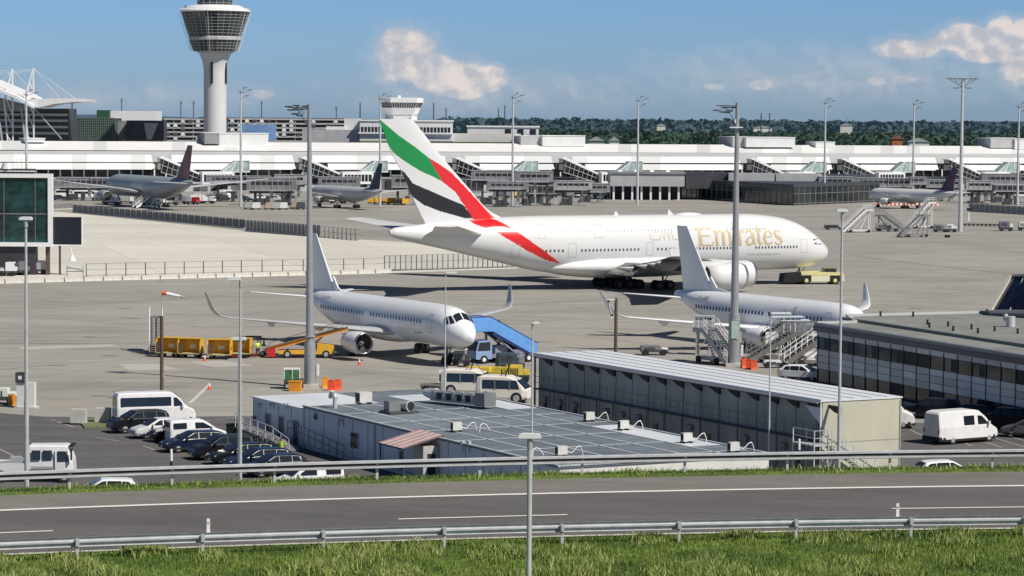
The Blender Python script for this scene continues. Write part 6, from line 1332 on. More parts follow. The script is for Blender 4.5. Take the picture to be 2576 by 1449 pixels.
p = G(1150, 1020, 3.1); root = thing('ventilation_plant', 'long galvanised ventilation machine on the flat roof below the white tugs', 'ventilation unit', p, ANGA + R(18)); m = MB(); m.bx(-2.2, 2.4, -.55, .55, .3, .95); m.build('duct_body', M('duct_metal', (.30, .34, .36), .4, .4, var=.3, scale=1.5), root)
m = MB(); m.tube((-3.3, -.1, .75), (-2.2, 0, .65), .28, .5, 12); m.build('intake_cowl', GALV, root); m = MB(); [m.bx(x, x + .1, -.6, .6, .25, 1.0) for x in (-1.9, -.9, .1, 1.1, 2.0)]; m.bar((-2.2, -.6, 1.05), (2.4, -.6, 1.05), .06); m.bar((-2.2, -.6, .3), (2.4, -.6, .3), .1); m.bar((-2.2, .6, .3), (2.4, .6, .3), .1); m.build('frame', GREYL, root); m = MB(); m.bx(2.45, 3.4, -.6, .6, .2, 1.15); m.bx(2.6, 3.2, -.62, -.6, .3, 1.0); m.build('fan_section', GREYM, root); [MB().bx(x, x + .5, -.57, -.555, .4, .85).build('access_panel', DARK, root) for x in (-1.6, -.6, .5, 1.4)]
for px, py, l in ((1350, 1150, 'thin white hose arch near the front edge of the flat roof'), (1216, 1087, 'thin white vent stub on the flat roof')):
    p = G(px, py, 3.1); root = thing('roof_hose', l, 'hose', p, ANGA); m = MB(); m.path([(0, -.3, 0), (0, -.25, .45), (0, -.05, .6), (0, .2, .5), (0, .5, .1)], .035); m.build('hose', WHITE, root)
# ---------------------------------------------------------------- two storey container row
FS = Frame(G(1340, 885, 5.7), ANGA); e = FS.top(2085, 1003, 5.7); LS = e.x; WS = 6.4
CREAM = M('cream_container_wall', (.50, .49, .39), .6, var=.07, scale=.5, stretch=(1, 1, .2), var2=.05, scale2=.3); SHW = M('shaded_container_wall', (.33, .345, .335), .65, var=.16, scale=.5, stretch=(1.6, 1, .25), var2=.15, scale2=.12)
SROOF = M('white_sheet_roof', (.70, .73, .77), .45, var=.05, scale=.4, stretch=(.15, 1, 1))
sh = thing('container_row', 'long two storey container row with a white roof, dark side and cream end wall', 'building', FS.o, ANGA)
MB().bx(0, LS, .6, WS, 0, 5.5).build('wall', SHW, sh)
MB().bx(LS - .02, LS + .06, .02, WS, 0, 5.52).build('end_wall', CREAM, sh)
m = MB(); m.bx(LS + .06, LS + .075, .05, WS - .02, 2.72, 2.8); m.bx(LS + .06, LS + .12, WS - .1, WS - .02, 0, 5.4); m.build('end_wall_seam', M('cream_seam', (.36, .36, .29), .6), sh)
m = MB(); m.bx(-.1, LS + .12, -.15, WS + .1, 5.52, 5.62); m.build('roof', SROOF, sh)
m = MB(); [m.bx(0, LS, y, y + .05, 5.622, 5.66) for y in (1.2, 2.6, 4.0, 5.3)]; m.bx(-.1, LS + .12, -.2, -.1, 5.45, 5.68); m.build('roof_ribs', M('roof_rib_grey', (.60, .63, .66), .5), sh)
m = MB(); m.bar((0, -.35, 5.45), (LS, -.35, 5.45), .09); m.build('gutter', GREYL, sh); m = MB(); m.bx(0, LS, -.1, .6, 5.3, 5.36); m.build('soffit', DARK, sh)
n = 16
for i in range(n + 1):
    x = .3 + (LS - .8) * i / n; m = MB(); m.bx(x - .06, x + .06, 0, .12, 0, 5.4) if i in (0, n) else m.bx(x - .05, x + .05, 0, .1, 0, 2.75); m.build('gallery_post', M('dull_steel_post', (.17, .18, .185), .6), sh)
    m = MB(); m.prism([(x + .2, 5.3), (x + 1.9, 5.3), (x + 1.9, 4.75), (x + 1.2, 4.9)], .45, .59); m.build('eave_wedge', DARK, sh)  # dark wedge plates lie flat before the wall below the roof edge
m = MB(); m.bx(0, LS, .05, .6, 2.72, 2.8); m.build('gallery_floor', DKCLAD, sh)
m = MB(); [m.bar((0, .06, 2.8 + h), (LS, .06, 2.8 + h), .04) for h in (.5, 1.0)]; [m.bar((.3 + 1.15 * i, .06, 2.8), (.3 + 1.15 * i, .06, 3.8), .035) for i in range(int(LS / 1.15))]; m.build('gallery_rail', M('dull_rail', (.14, .15, .155), .5), sh)
m = MB(); [m.bx(2.44 * i, 2.44 * i + .04, .57, .6, .1, 5.3) for i in range(int(LS / 2.44) + 1)]; m.build('wall_seams', M('dark_container_seam', (.13, .14, .14), .7), sh)  # dark joints between the container panels
r = random.Random(4)
for i in range(int(LS / 2.44)):
    for z in (.9,):
        if r.random() < .4: MB().bx(2.44 * i + .7, 2.44 * i + 1.4, .55, .58, z, z + .9).build('window', GLASS, sh)
    if r.random() < .45: m = MB(); m.bx(2.44 * i + .9, 2.44 * i + 1.5, .3, .55, 1.75, 2.2); m.build('wall_unit', CLAD, sh)
m = MB(); m.prism([(LS - 2.0, 5.1), (LS, 5.1), (LS, 3.9)], -.02, .04); m.build('corner_sheet', M('sheet_pale', (.6, .62, .66), .5), sh); m = MB(); m.tube((LS, -.1, 0), (LS, -.1, 5.4), .06, .06, 8); m.build('down_pipe', WHITE, sh)
st = thing('outside_stair', 'steel outside stair against the cream end wall', 'stairs', FS.M @ V((LS, 0, 0)), ANGA)
m = MB(); m.bx(-1.6, .9, -1.2, -.05, 2.66, 2.74); [m.bar((x, y, 0), (x, y, 3.7), .07) for x in (-1.6, .9) for y in (-1.2, -.1)]; m.build('landing', GALV, st)
m = MB(); [m.bx(.95, 1.6, 0, 0, 0, 0) for _ in ()]
for i in range(14): m.bx(.35, 1.15, .1 + i * .3, .4 + i * .3, 2.55 - .19 * i, 2.6 - .19 * i)
m.build('treads', GREYM, st); m = MB()
for x in (.3, 1.2):
    m.bar((x, 0, 2.6), (x, 4.4, -.05), .09)
    for h in (.5, 1.0): m.bar((x, 0, 2.7 + h), (x, 4.4, .1 + h), .04)
    for i in range(6): m.bar((x, 4.4 * i / 5, 2.7 - 2.6 * i / 5), (x, 4.4 * i / 5, 3.7 - 2.6 * i / 5), .035)
for h in (.5, 1.0): m.bar((-1.6, -1.2, 2.7 + h), (.9, -1.2, 2.7 + h), .04); m.bar((.9, -1.2, 2.7 + h), (.9, -.1, 2.7 + h), .04)
m.build('handrail', GALV, st)
# ---------------------------------------------------------------- grey glass building at the right
ZG = 5.9; P1, P2 = G(2058, 812, ZG), G(2576, 893, ZG); FG_ = Frame(P1, atan2((P2 - P1).y, (P2 - P1).x)); LG = (P2 - P1).length + 26
gb = thing('glass_office_building', 'dark grey panel and glass building with a flat roof at the right edge', 'building', FG_.o, FG_.a)
PAN = [M('facade_panel_blue_grey', (.58, .64, .68), .4, 0, var=.06, scale=.4), M('facade_panel_grey', (.44, .47, .50), .4, 0, var=.06, scale=.4)]
MB().bx(0, LG, .1, 30, 0, ZG - .9).build('core', DKCLAD, gb)
m = MB(); r = random.Random(9); nb_ = int(LG / 2.3)
for i in range(nb_):
    for (z0, z1, k) in ((1.75, 2.32, 0), (2.36, 2.93, 0), (2.97, 3.5, 0), (4.66, 5.13, 0), (.02, .3, 0)):
        m.mat = 1 if (i < 9 and r.random() < .7) or r.random() < .15 else 0; m.bx(2.3 * i + .03, 2.3 * i + 2.27, .0, .09, z0, z1)
m.build('facade_panels', PAN, gb)
GRF = M('mirror_glass', (.035, .05, .062), .1, .25, var=.9, scale=.35)
for i in range(nb_):
    if r.random() < .3: MB().bx(2.3 * i + 1.2, 2.3 * i + 2.2, .0, .03, 3.6, 4.58).build('open_sash', DARK, gb)
    m = MB(); m.bx(2.3 * i + .04, 2.3 * i + 2.26, .03, .08, 3.54, 4.62); m.build('window', GRF if r.random() < .8 else DARK, gb)
    m = MB(); m.bx(2.3 * i + .04, 2.3 * i + 2.26, .03, .08, .35, 1.71); m.build('window', GRF if r.random() < .8 else DARK, gb)
m = MB(); [m.bx(2.3 * i - .04, 2.3 * i + .04, -.05, .0, 0, ZG - .9) for i in range(nb_ + 1)]; m.build('mullions', GREYD, gb)
m = MB(); m.bx(-.3, LG, -.35, .2, ZG - .75, ZG - .3); m.build('fascia', M('fascia_dark', (.06, .063, .075), .4, .3), gb); m = MB(); m.bx(-.3, LG, -.25, .35, ZG - .3, ZG); m.build('parapet', M('parapet_grey', (.17, .19, .205), .4, .3), gb)
rb_ = [FG_.top(2058, 812, ZG), FG_.top(2132, 793, ZG), FG_.top(2492, 784, ZG)]
GR = M('gravel_roof', (.21, .22, .205), .9, var=.15, scale=1.5, var2=.15, scale2=.2, bump=.2)
bk0 = rb_[1]; bk1 = rb_[2]; m = MB(); m.face([m.vert(q) for q in ((0, .3, ZG - .12), (LG, .3, ZG - .12), (LG, bk1.y + 12, ZG - .12), (bk1.x, bk1.y, ZG - .12), (bk0.x, bk0.y, ZG - .12), (-.2, 4, ZG - .12))]); m.build('roof', GR, gb)
m = MB(); pts = [(-.3, 0, ZG - .35), (-.3, 4, ZG - .35), (bk0.x - .2, bk0.y + .1, ZG - .35), (bk1.x, bk1.y + .2, ZG - .35)]
for a, b in zip(pts, pts[1:]): m.bar(V(a) + V((0, 0, .2)), V(b) + V((0, 0, .2)), .35, .5)
m.build('back_parapet', M('parapet_light', (.50, .51, .50), .5), gb); m = MB(); m.face([m.vert(q) for q in ((-.2, .1, 0), (-.2, 4, 0), (-.2, 4, ZG - .4), (-.2, .1, ZG - .4))]); m.build('end_wall', DKCLAD, gb, fix=False)
m = MB(); p = [FG_.top(x, y, ZG) for x, y in ((2082, 801), (2576, 871))]; m.bx(p[0].x, LG, p[0].y + 1.2, p[0].y + 1.4, ZG - .12, ZG + .15); m.build('inner_upstand', M('upstand', (.13, .15, .165), .5), gb)
for i, (px, py) in enumerate(((2333, 816), (2385, 821), (2444, 828), (2502, 833), (2560, 839), (2338, 824), (2398, 832), (2460, 838), (2215, 795), (2297, 796))):
    p = G(px, py, ZG - .1); 
    if i == 0: pg = thing('roof_outlet', 'small black vent stub on the gravel roof of the grey glass building', 'roof vent', p, 0, 'vent stubs on the gravel roof'); MB().tube((0, 0, 0), (0, 0, .38), .11, .09, 8).build('stub', BLACK, pg); MB().tube((0, 0, .38), (0, 0, .45), .13, .13, 8).build('cap', GREYD, pg)
    else: dup(pg, p)
p = G(2542, 822, ZG - .1); root = thing('roof_ventilator', 'galvanised drum ventilator on the gravel roof', 'roof vent', p); m = MB(); m.tube((0, 0, 0), (0, 0, .95), .42, .42, 16); m.build('drum', GALV, root); m = MB(); m.tube((-.35, .1, .6), (-.5, .1, 1.15), .3, .2, 10); m.build('cowl', GREYL, root)
# slanted glazed roof light
q = [PY(2493, 783, 262), PY(2545, 694, 264), PY(2660, 689, 258), PY(2660, 785, 256)]
root = thing('slanted_skylight', 'slanted glazed skylight with white ribs on the roof at the right edge', 'skylight', q[0]); q = [v - q[0] for v in q]
m = MB(); m.loft([[q[0], q[3], q[3] + V((0, .6, -.2)), q[0] + V((0, .6, -.2))], [q[1], q[2], q[2] + V((0, .6, 0)), q[1] + V((0, .6, 0))]]); m.build('glazing', M('skylight_glass', (.01, .015, .035), .15, var=.4, scale=1), root)
m = MB(); m.bar(q[0] + V((-.1, -.15, 0)), q[1] + V((-.1, -.15, 0)), .35, .3); m.bar(q[1] + V((0, -.1, .05)), q[2] + V((0, -.1, .05)), .2)
for t in (.28, .52, .76): m.bar(q[0].lerp(q[3], t) + V((0, -.12, 0)), q[1].lerp(q[2], t) + V((0, -.12, 0)), .1)
m.bar(q[0] + V((0, -.15, 0)), q[3] + V((0, -.15, 0)), .3); m.build('ribs', M('skylight_frame', (.55, .54, .48), .5), root)
m = MB(); m.loft([[q[0] + V((0, 0, -.5)), q[3] + V((0, 0, -.5)), q[3] + V((0, 3, -.5)), q[0] + V((0, 3, -.5))], [q[0], q[3], q[3] + V((0, 3, 0)), q[0] + V((0, 3, 0))]]); m.build('kerb_wall', GREYM, root)
# ---------------------------------------------------------------- glass box and dark screen at the left
c0 = G(88, 692); Y = c0.y; a, b = PY(0, 620, Y), PY(131, 620, Y); zt, zb = PY(65, 437, Y).z, PY(65, 620, Y).z; xl, xr_ = a.x - 14, b.x
root = thing('glass_front_building', 'green glass fronted box in a white frame on dark supports at the left edge', 'building', ((xl + xr_) / 2, Y, 0)); w2 = (xr_ - xl) / 2; fw = .62
MB().bx(-w2 + fw, w2 - fw - .25, .25, 1.3, zb + fw, zt - fw).build('glass', M('green_reflecting_glass', (.015, .05, .055), .08, .3, spec=.8, var=.8, scale=.22, stretch=(1, 1, 2.2), var2=.4, scale2=1.1), root)
m = MB(); m.bx(-w2, w2, -.1, 1.4, zb, zb + fw); m.bx(-w2, w2, -.1, 1.4, zt - fw, zt); m.bx(w2 - .62, w2, -.1, 1.4, zb + fw, zt - fw); m.build('frame', WHITE, root)
m = MB(); m.bx(-w2 + .1, w2 - .1, 1.41, 1.6, zb, zt); m.build('back_wall', WHITE2, root)
m = MB(); [m.bx(x - .04, x + .04, .17, .24, zb + fw, zt - fw) for x in (-6, -1.0, 3.6, w2 - 2.6)]; m.bx(-w2, w2 - .62, .17, .24, zb + 4.9, zb + 5.05); m.build('mullions', GREYM, root)
m = MB(); m.bx(-w2, w2 - 2.7, .5, 1.4, zt + .003, zt + .3); m.bx(-w2, w2 - 2.6, .3, 1.4, zt + .45, zt + .75); m.build('roof_rails', GREYD, root); m = MB(); m.bx(-w2, w2 - 2.6, .25, .3, zt + .3, zt + .45); m.build('roof_strip', WHITE, root)
m = MB(); m.bx(-w2, w2 - 2.6, .5, 2.5, 0, zb - .02); m.build('dark_base', M('dark_base_panel', (.045, .04, .05), .6, var=.2, scale=.3), root); m = MB(); m.bx(w2 - 1.1, w2 - .5, .6, 1.2, 0, zb); m.build('support_column', BROWN, root)
m = MB(); m.smooth = True; m.tube((4, 1, zt + .7), (4, 1, zt + 1.6), 1.0, .7, 12); [m.bar((x, 1, zt + .7), (x, 1, zt + 2.3), .1) for x in (5.5, 6.2, 7)]; m.build('roof_dish', WHITE2, root)
a, b = PY(133, 615, Y + 1), PY(207, 615, Y + 1); z1 = PY(170, 546, Y + 1).z
root = thing('dark_screen', 'black display panel with a white rim beside the glass box', 'display', (a.x + (b.x - a.x) / 2, Y + 1, 0)); w2 = (b.x - a.x) / 2; z0 = a.z
MB().bx(-w2, w2 - .1, -.1, .3, z0, z1).build('panel', M('black_panel', (.014, .016, .025), .35), root); m = MB(); m.bx(w2 - .1, w2 + .08, -.16, .35, z0 - .18, z1); m.bx(-w2, w2 - .1, -.16, .35, z0 - .18, z0); m.build('rim', WHITE, root)
m = MB(); m.bx(-w2 + .9, -w2 + 1.2, 0, .25, 0, z0 - .18); m.build('leg', GREYD, root); m = MB(); m.tube((w2 - 1.9, 0, z0 - .2), (w2 - 1.6, 0, z0 - 1.5), .12, .1, 8); m.tube((w2 - 1.5, 0, z0 - 2.5), (w2 - 1.55, 0, z0 - 1.6), .62, .12, 12); m.build('hanging_lamp', WHITE, root)
p = G(187, 700); root = thing('service_platform', 'small wheeled service platform under the dark screen', 'platform', p); m = MB(); m.bx(-1.1, 1.3, -.5, .5, 1.0, 1.08); [m.bar((x, y, 0), (x, y, 1.9), .05) for x in (-1.1, 1.3) for y in (-.5, .5)]; m.bar((-1.1, -.5, 1.5), (1.3, -.5, 1.5), .05); m.bar((-1, -.5, 1.7), (1.3, -.5, 1.2), .12); m.build('platform_frame', GREYM, root)
for i, (px, py) in enumerate(((98, 690), (20, 694), (52, 692))):
    clutter(px, py, ('small grey towed unit under the glass box', 'white low trolley in front of the dark base', 'grey low trolley in front of the dark base')[i], ((GREYL, GREYM), (WHITE, WHITE2), (GREYM, GREYL))[i], i + 40, L=2.6, hh=.6, name='towed_unit')
# ---------------------------------------------------------------- big apron masts
def bigmast(label, pxb, pyb, pxt, pyt, knee, head):
    b = G(pxb, pyb); t = PY(pxt, pyt, b.y); h = t.z; zk = PY(pxb, knee, b.y).z; root = thing('floodlight_mast', label, 'lamp post', b, 0, 'floodlight masts'); s = b.y / F
    MST = M('mast_steel', (.36, .37, .39), .45, .3, var=.1, scale=.6)
    m = MB(); dx = t.x - b.x; m.tube((0, 0, .3), (dx * zk / h, 0, zk), 15.5 * s, 14 * s, 8); m.smooth = True; m.build('lower_pole', MST, root)
    m = MB(); m.tube((dx * zk / h, 0, zk), (dx, 0, h), 10.5 * s, 4.5 * s, 12); m.build('upper_pole', MST, root)
    m = MB(); m.box((0, 0, 0), (1.7, 1.7, .32)); m.build('base_plate', CONC, root); m = MB(); m.bx(17 * s, 23 * s, -.2, .2, 1.1, 2.1); m.build('switch_box', WHITE, root)
    m = MB(); [m.tube((dx * z / h, 0, z), (dx * z / h, 0, z + .08), 15.2 * s, 15.2 * s, 8) for z in (1.2, 3.0, 4.6)]; m.build('pole_joints', GREYL, root)['kind'] = 'stuff'
    hd_ = MB(); hz = h - .35
    for i, (x, z) in enumerate(head): hd_.box((dx + x, (-1) ** i * .5, hz + z), (.62, .45, .13)); hd_.bar((dx + x, (-1) ** i * .5, hz + z), (dx + x * .5, 0, hz + z * .3 - .1), .05)
    hd_.bar((dx, 0, hz), (dx + head[-1][0], 0, hz + .05), .09); hd_.bar((dx, .6, hz - .1), (dx + head[-1][0] * .8, .6, hz - .1), .06); hd_.bar((dx - .1, 0, hz - 1.6), (dx + head[-1][0] * .6, 0, hz), .06); hd_.build('lamp_arm', GREYD, root)
    return root, dx, h
bigmast('tall grey floodlight mast beside the tail of the front airliner', 780, 975, 778, 262, 862, [(-.4, .1), (-.9, -.2), (-1.2, .15), (-1.6, -.25), (-1.3, -.6), (-.8, -.75), (-1.9, 0.05)])
r_, dx, h = bigmast('tall grey floodlight mast in front of the double decker name', 1846, 921, 1855, 258, 790, [(-.4, -.2), (-.8, -.55), (-1.2, -.2), (-1.5, -.65), (-1.0, -.7), (-2.1, -.5)])
m = MB(); m.box((dx - .1, 0, h - 2.5), (1.3, .9, .12)); m.box((dx - .1, 0, h - 2.0), (.3, .3, .35)); m.build('service_platform', WHITE, r_)
m = MB(); z = PY(1850, 850, r_.location.y).z; m.bx(-.32, .38, -.64, -.62, z, z + 1.75); m.build('pale_green_plate', M('pale_green_plate', (.40, .55, .50), .5, var=.2, scale=2), r_)
# street lamps
def lamp(label, px, ytop, d, zbase, r=.07, head='single', hw=.6, side=-1, r2=None, dark=False):
    p = PY(px, ytop, d); root = thing('street_lamp', label, 'street lamp', (p.x, d, zbase), 0, 'street lamps'); h = p.z - zbase; s = d / F
    m = MB(); m.tube((0, 0, 0), (0, 0, h * .35), r, r, 10); m.tube((0, 0, h * .35), (0, 0, h), r * .85, (r2 or r * .6), 10); m.build('pole', GALV, root)
    m = MB(); x0, x1 = {'single': (0 if side > 0 else -hw, hw if side > 0 else 0), 'double': (-hw / 2, hw / 2)}[head]
    m.prism([(x0, h), (x1, h), (x1 - .02, h + .10), (x1 - .1, h + .13), (x0 + .1, h + .13), (x0 + .02, h + .10)], -.12, .12); m.build('lamp_head', WHITE, root); m = MB(); m.bx(x0 + .06, x1 - .06, -.09, .09, h - .025, h - .003); m.build('lamp_glass', LAMPG, root)
    m = MB(); m.tube((0, 0, h - .3), (0, 0, h - .003), r * .9, r * .9, 10); m.build('collar', GREYL, root); return root
lamp('foreground street lamp with a short wide head, in front of the road', 1333, 1102, 74, 8.6, .085, 'double', .62, r2=.07)
lamp('street lamp with a T shaped head in front of the glass box, at the left', 65, 553, 113, 8.2, .10, 'double', .55, r2=.05)
lamp('street lamp with a one sided head before the front airliner wing', 605, 705, 114, 8.0, .075, 'single', .52, -1)
lamp('lower street lamp with a double head beside the parked cars', 601, 855, 125, .5, .07, 'double', .68)
lamp('thin street lamp in front of the front airliner nose', 1121, 688, 207, 0, .065, 'single', .85, 1)
lamp('street lamp left of the long container row', 1340, 815, 160, 0, .08, 'single', .42, 1)
lamp('double headed street lamp in front of the right airliner windows', 1939, 790, 185, 0, .07, 'single', 1.4, 1)
lamp('tall street lamp in front of the yellow tow tractor and cream wall', 2119, 533, 116, 7.0, .08, 'double', .5)
# windsock and marshalling poles
b = G(407, 1012); z1 = PY(407, 795, b.y).z; z2 = PY(408, 736, b.y).z; root = thing('windsock', 'red and white windsock on a brown pole above the parked van', 'windsock', b); m = MB(); m.tube((0, 0, 0), (0, 0, z1), .16, .14, 10); m.build('pole', BROWN, root); m = MB(); m.tube((0, 0, z1), (.03, 0, z2), .04, .035, 6); m.box((.12, 0, 2.1), (.2, .2, .35)); m.build('thin_pole', GREYL, root)
for i in range(5):
    m = MB(); m.tube((.02 + i * .38, 0, z2 - .02 - .07 * i), (.02 + (i + 1) * .38, 0, z2 - .09 - .07 * i), .19 - .022 * i, .17 - .022 * i, 12); m.build('sock_band', (REDP, WHITE, WHITE, WHITE, GREYL)[i], root)
b = G(1548, 952); z1 = PY(1548, 750, b.y).z; root = thing('marshalling_pole', 'brown pole with a slanted white sign, behind the container row', 'pole', b); m = MB(); m.tube((0, 0, 0), (0, 0, z1), .17, .15, 10); m.build('pole', BROWN, root)
m = MB(); m.bar((-.35, 0, z1 - 1.8), (-.75, 0, z1 - .15), .3, .2); m.build('sign_backing', BLACK, root); m = MB(); m.bar((-.42, -.16, z1 - 1.5), (-.68, -.16, z1 - .4), .14, .1); m.bar((-.9, -.16, z1 - .12), (-.1, -.16, z1 - .12), .12); m.bar((-.45, -.16, z1 - 1.8), (-.3, -.16, z1 - 1.8), .2); m.build('sign_face', WHITE, root)
# ---------------------------------------------------------------- tow tractor
p = G(2046, 714); tr = thing('tow_tractor', 'low pale yellow tow tractor under the nose of the double decker', 'tow tractor', p, R(8))
m = MB(); m.prism([(-1.6, .45), (4.4, .45), (4.4, 1.35), (4.0, 1.75), (-2.2, 1.85), (-2.2, .9)], -1.5, 1.5); m.build('body', M('tug_cream', (.74, .70, .50), .45, var=.05, scale=1), tr)
m = MB(); m.prism([(-2.25, 1.45), (4.42, 1.2), (4.42, 1.4), (4.02, 1.78), (-2.25, 1.9)], -1.53, 1.53); m.build('yellow_top', YELLOWP, tr)
m = MB(); m.prism([(-5.0, .35), (-2.25, .35), (-2.25, 1.7), (-4.8, 1.55)], -1.6, 1.6); m.build('rear_cradle', BLACK, tr); m = MB(); m.bx(1.5, 3.3, -.9, .9, 1.78, 2.3); m.build('driver_cab', GLASS, tr); m = MB(); m.bx(1.4, 3.4, -.95, .95, 2.3, 2.38); m.build('cab_roof', M('olive_panel', (.15, .16, .05), .6), tr)
for x in (-1.45, 2.95):
    for s in (1, -1):
        m = MB(); m.bx(x - .75, x + .75, s * 1.54 - .02, s * 1.54 + .02, .4, 1.35); m.build('wheel_arch', BLACK, tr); m = MB(); m.tube((x, s * 1.35, .58), (x, s * 1.62, .58), .58, .58, 18); m.mat = 1; m.tube((x, s * 1.6, .58), (x, s * 1.66, .58), .32, .26, 12); m.build('wheel', [BLACK, YELLOWP], tr)
# ---------------------------------------------------------------- blue covered stairs at the front airliner
ex = V((cos(AA), sin(AA), 0)); ey = V((-sin(AA), cos(AA), 0)); dp = V((NA.x, NA.y, 0)) - ex * 5.0 + ey * 2.0; base = dp + ey * 7.8
bs = thing('passenger_stairs', 'blue passenger stairs truck at the nose door of the front airliner', 'stairs', base, AA - pi / 2); H_, L_, dk = 3.45, 7.7, 2.6
for s in (1, -1):
    m = MB(); m.prism([(0, .5), (L_ - dk, H_ - .25), (L_, H_ - .2), (L_, H_ + 1.15), (L_ - dk + .3, H_ + 1.15), (0, 1.85)], s * .95 - .04, s * .95 + .04); m.build('side_panel', BLUE, bs)
    m = MB(); m.bar((0, s * .95, 1.9), (L_ - dk + .3, s * .95, H_ + 1.22), .09); m.bar((L_ - dk + .3, s * .95, H_ + 1.22), (L_, s * .95, H_ + 1.22), .09); m.build('handrail', BLUED, bs)
m = MB(); n = 17; [m.bx((L_ - dk) * i / n, (L_ - dk) * (i + 1) / n + .04, -.9, .9, .45 + (H_ - .5) * i / n, .5 + (H_ - .5) * i / n + .1) for i in range(n)]; m.bx(L_ - dk, L_, -.9, .9, H_ - .1, H_); m.build('steps', GREYM, bs)
m = MB(); m.bar((0, .8, .45), (L_ - dk, .8, H_ - .4), .28); m.bar((0, -.8, .45), (L_ - dk, -.8, H_ - .4), .28); m.bar((L_ - dk, -.8, H_ - .3), (L_, -.8, H_ - .3), .2); m.build('stringer', BLUED, bs)
m = MB(); m.bx(.3, 5.6, -.8, .8, .55, .85); m.bar((2.2, -.7, .8), (4.9, -.7, 2.9), .14); m.bar((4.6, -.7, .8), (3.2, -.7, 2.2), .14); m.bar((2.2, .7, .8), (4.9, .7, 2.9), .14); m.bar((4.9, -.7, .8), (5.0, -.7, 3.1), .2); m.bx(1.2, 2.6, -.85, .85, .85, 1.3); m.bx(3.0, 4.4, -.9, .2, .85, 1.7); m.build('truck_chassis', M('stairs_truck_grey', (.25, .27, .36), .5, var=.4, scale=2), bs)
m = MB(); m.prism([(5.2, .45), (7.0, .45), (7.0, 1.25), (6.7, 2.25), (5.2, 2.3)], -.95, .95); m.build('cab', M('stairs_cab_blue', (.25, .36, .58), .4, var=.05, scale=1), bs)
for s in (1, -1): m = MB(); m.prism([(5.4, 1.3), (6.85, 1.3), (6.62, 2.12), (5.4, 2.15)], s * .96 - .005, s * .96 + .01); m.build('side_window', GLASS, bs)
m = MB(); m.quad((7.01, -.85, 1.3), (7.01, .85, 1.3), (6.74, .8, 2.15), (6.74, -.8, 2.15)); m.build('windscreen', GLASS, bs)
for x in (1.0, 4.2, 6.1):
    for s in (1, -1): m = MB(); m.tube((x, s * .75, .42), (x, s * 1.0, .42), .42, .42, 14); m.mat = 1; m.tube((x, s * .98, .42), (x, s * 1.02, .42), .22, .2, 10); m.build('wheel', [BLACK, WHITE], bs)
person('person standing on the blue stairs beside the handrail', base + ey * 0 + V((0, 0, 0)) - ey * 3.8 - ex * 1.15 * -1 * 0, R(200), top=TROUS).location.z = 2.45
# ground power / yellow equipment and white tugs in front of the nose
def box_machine(label, px, py, rz, L, W_, H__, mats, name='ground_unit', cat='ground equipment', group=None, seed=0):
    r = random.Random(seed); root = thing(name, label, cat, G(px, py), R(rz), group); m = MB(); m.bx(-L / 2, L / 2, -W_ / 2, W_ / 2, .35, .35 + H__ * .25); m.build('chassis', GREYD, root)
    m = MB(); m.prism([(-L / 2, .35 + H__ * .25), (L * .25, .35 + H__ * .25), (L * .2, H__), (-L / 2 + .1, H__)], -W_ / 2 + .05, W_ / 2 - .05); m.build('housing', mats[0], root); m = MB(); m.bx(L * .27, L / 2, -W_ / 2 + .1, W_ / 2 - .1, .35 + H__ * .25, H__ * .75); m.build('engine_box', mats[1], root)
    m = MB(); [m.bx(x, x + .12, -W_ / 2 + .03, -W_ / 2 + .045, H__ * .5, H__ * .85) for x in [-L * .4 + .2 * k for k in range(max(2, int(L * .5 / .2)))]]; m.build('louvres', DARK, root)
    for x in (-L * .33, L * .33):
        for s in (1, -1): MB().tube((x, s * (W_ / 2 - .2), .32), (x, s * (W_ / 2 + .02), .32), .32, .32, 12).build('wheel', BLACK, root)
    m = MB(); m.bar((L / 2, 0, .35), (L / 2 + 1.0, 0, .2), .08); m.build('draw_bar', GREYL, root); return root
YG = M('yellow_green_paint', (.50, .42, .05), .5, var=.25, scale=2)
for a in (('yellow ground power unit below the blue stairs', 1215, 958, -8, 3.2, 1.5, 1.3, (YELLOW, YG)), ('olive yellow pallet loader right of the yellow power unit', 1265, 956, -10, 2.6, 1.5, 1.2, (YG, GREYD)), ('bright yellow unit at the left end of the container row', 1302, 962, 0, 2.2, 1.4, 1.6, (YELLOW, YELLOW)), ('pinkish box trailer beside the thin street lamp', 1143, 956, 5, 1.5, 1.2, 1.25, (M('pink_box', (.45, .33, .30), .6, var=.3, scale=3), GREYL)),
          ('dark green machine under the blue stairs', 1283, 932, 12, 2.6, 1.6, 1.7, (M('dark_green_machine', (.04, .07, .08), .5, var=.5, scale=2), GREYM)), ('grey cabinet trolley under the airliner nose', 1160, 922, 0, 1.6, 1.2, 1.5, (GREYM, GREYD)), ('light grey low trailer in the shade of the airliner nose', 1148, 905, 0, 2.0, 1.2, .8, (GREYL, GREYL))): box_machine(*a)
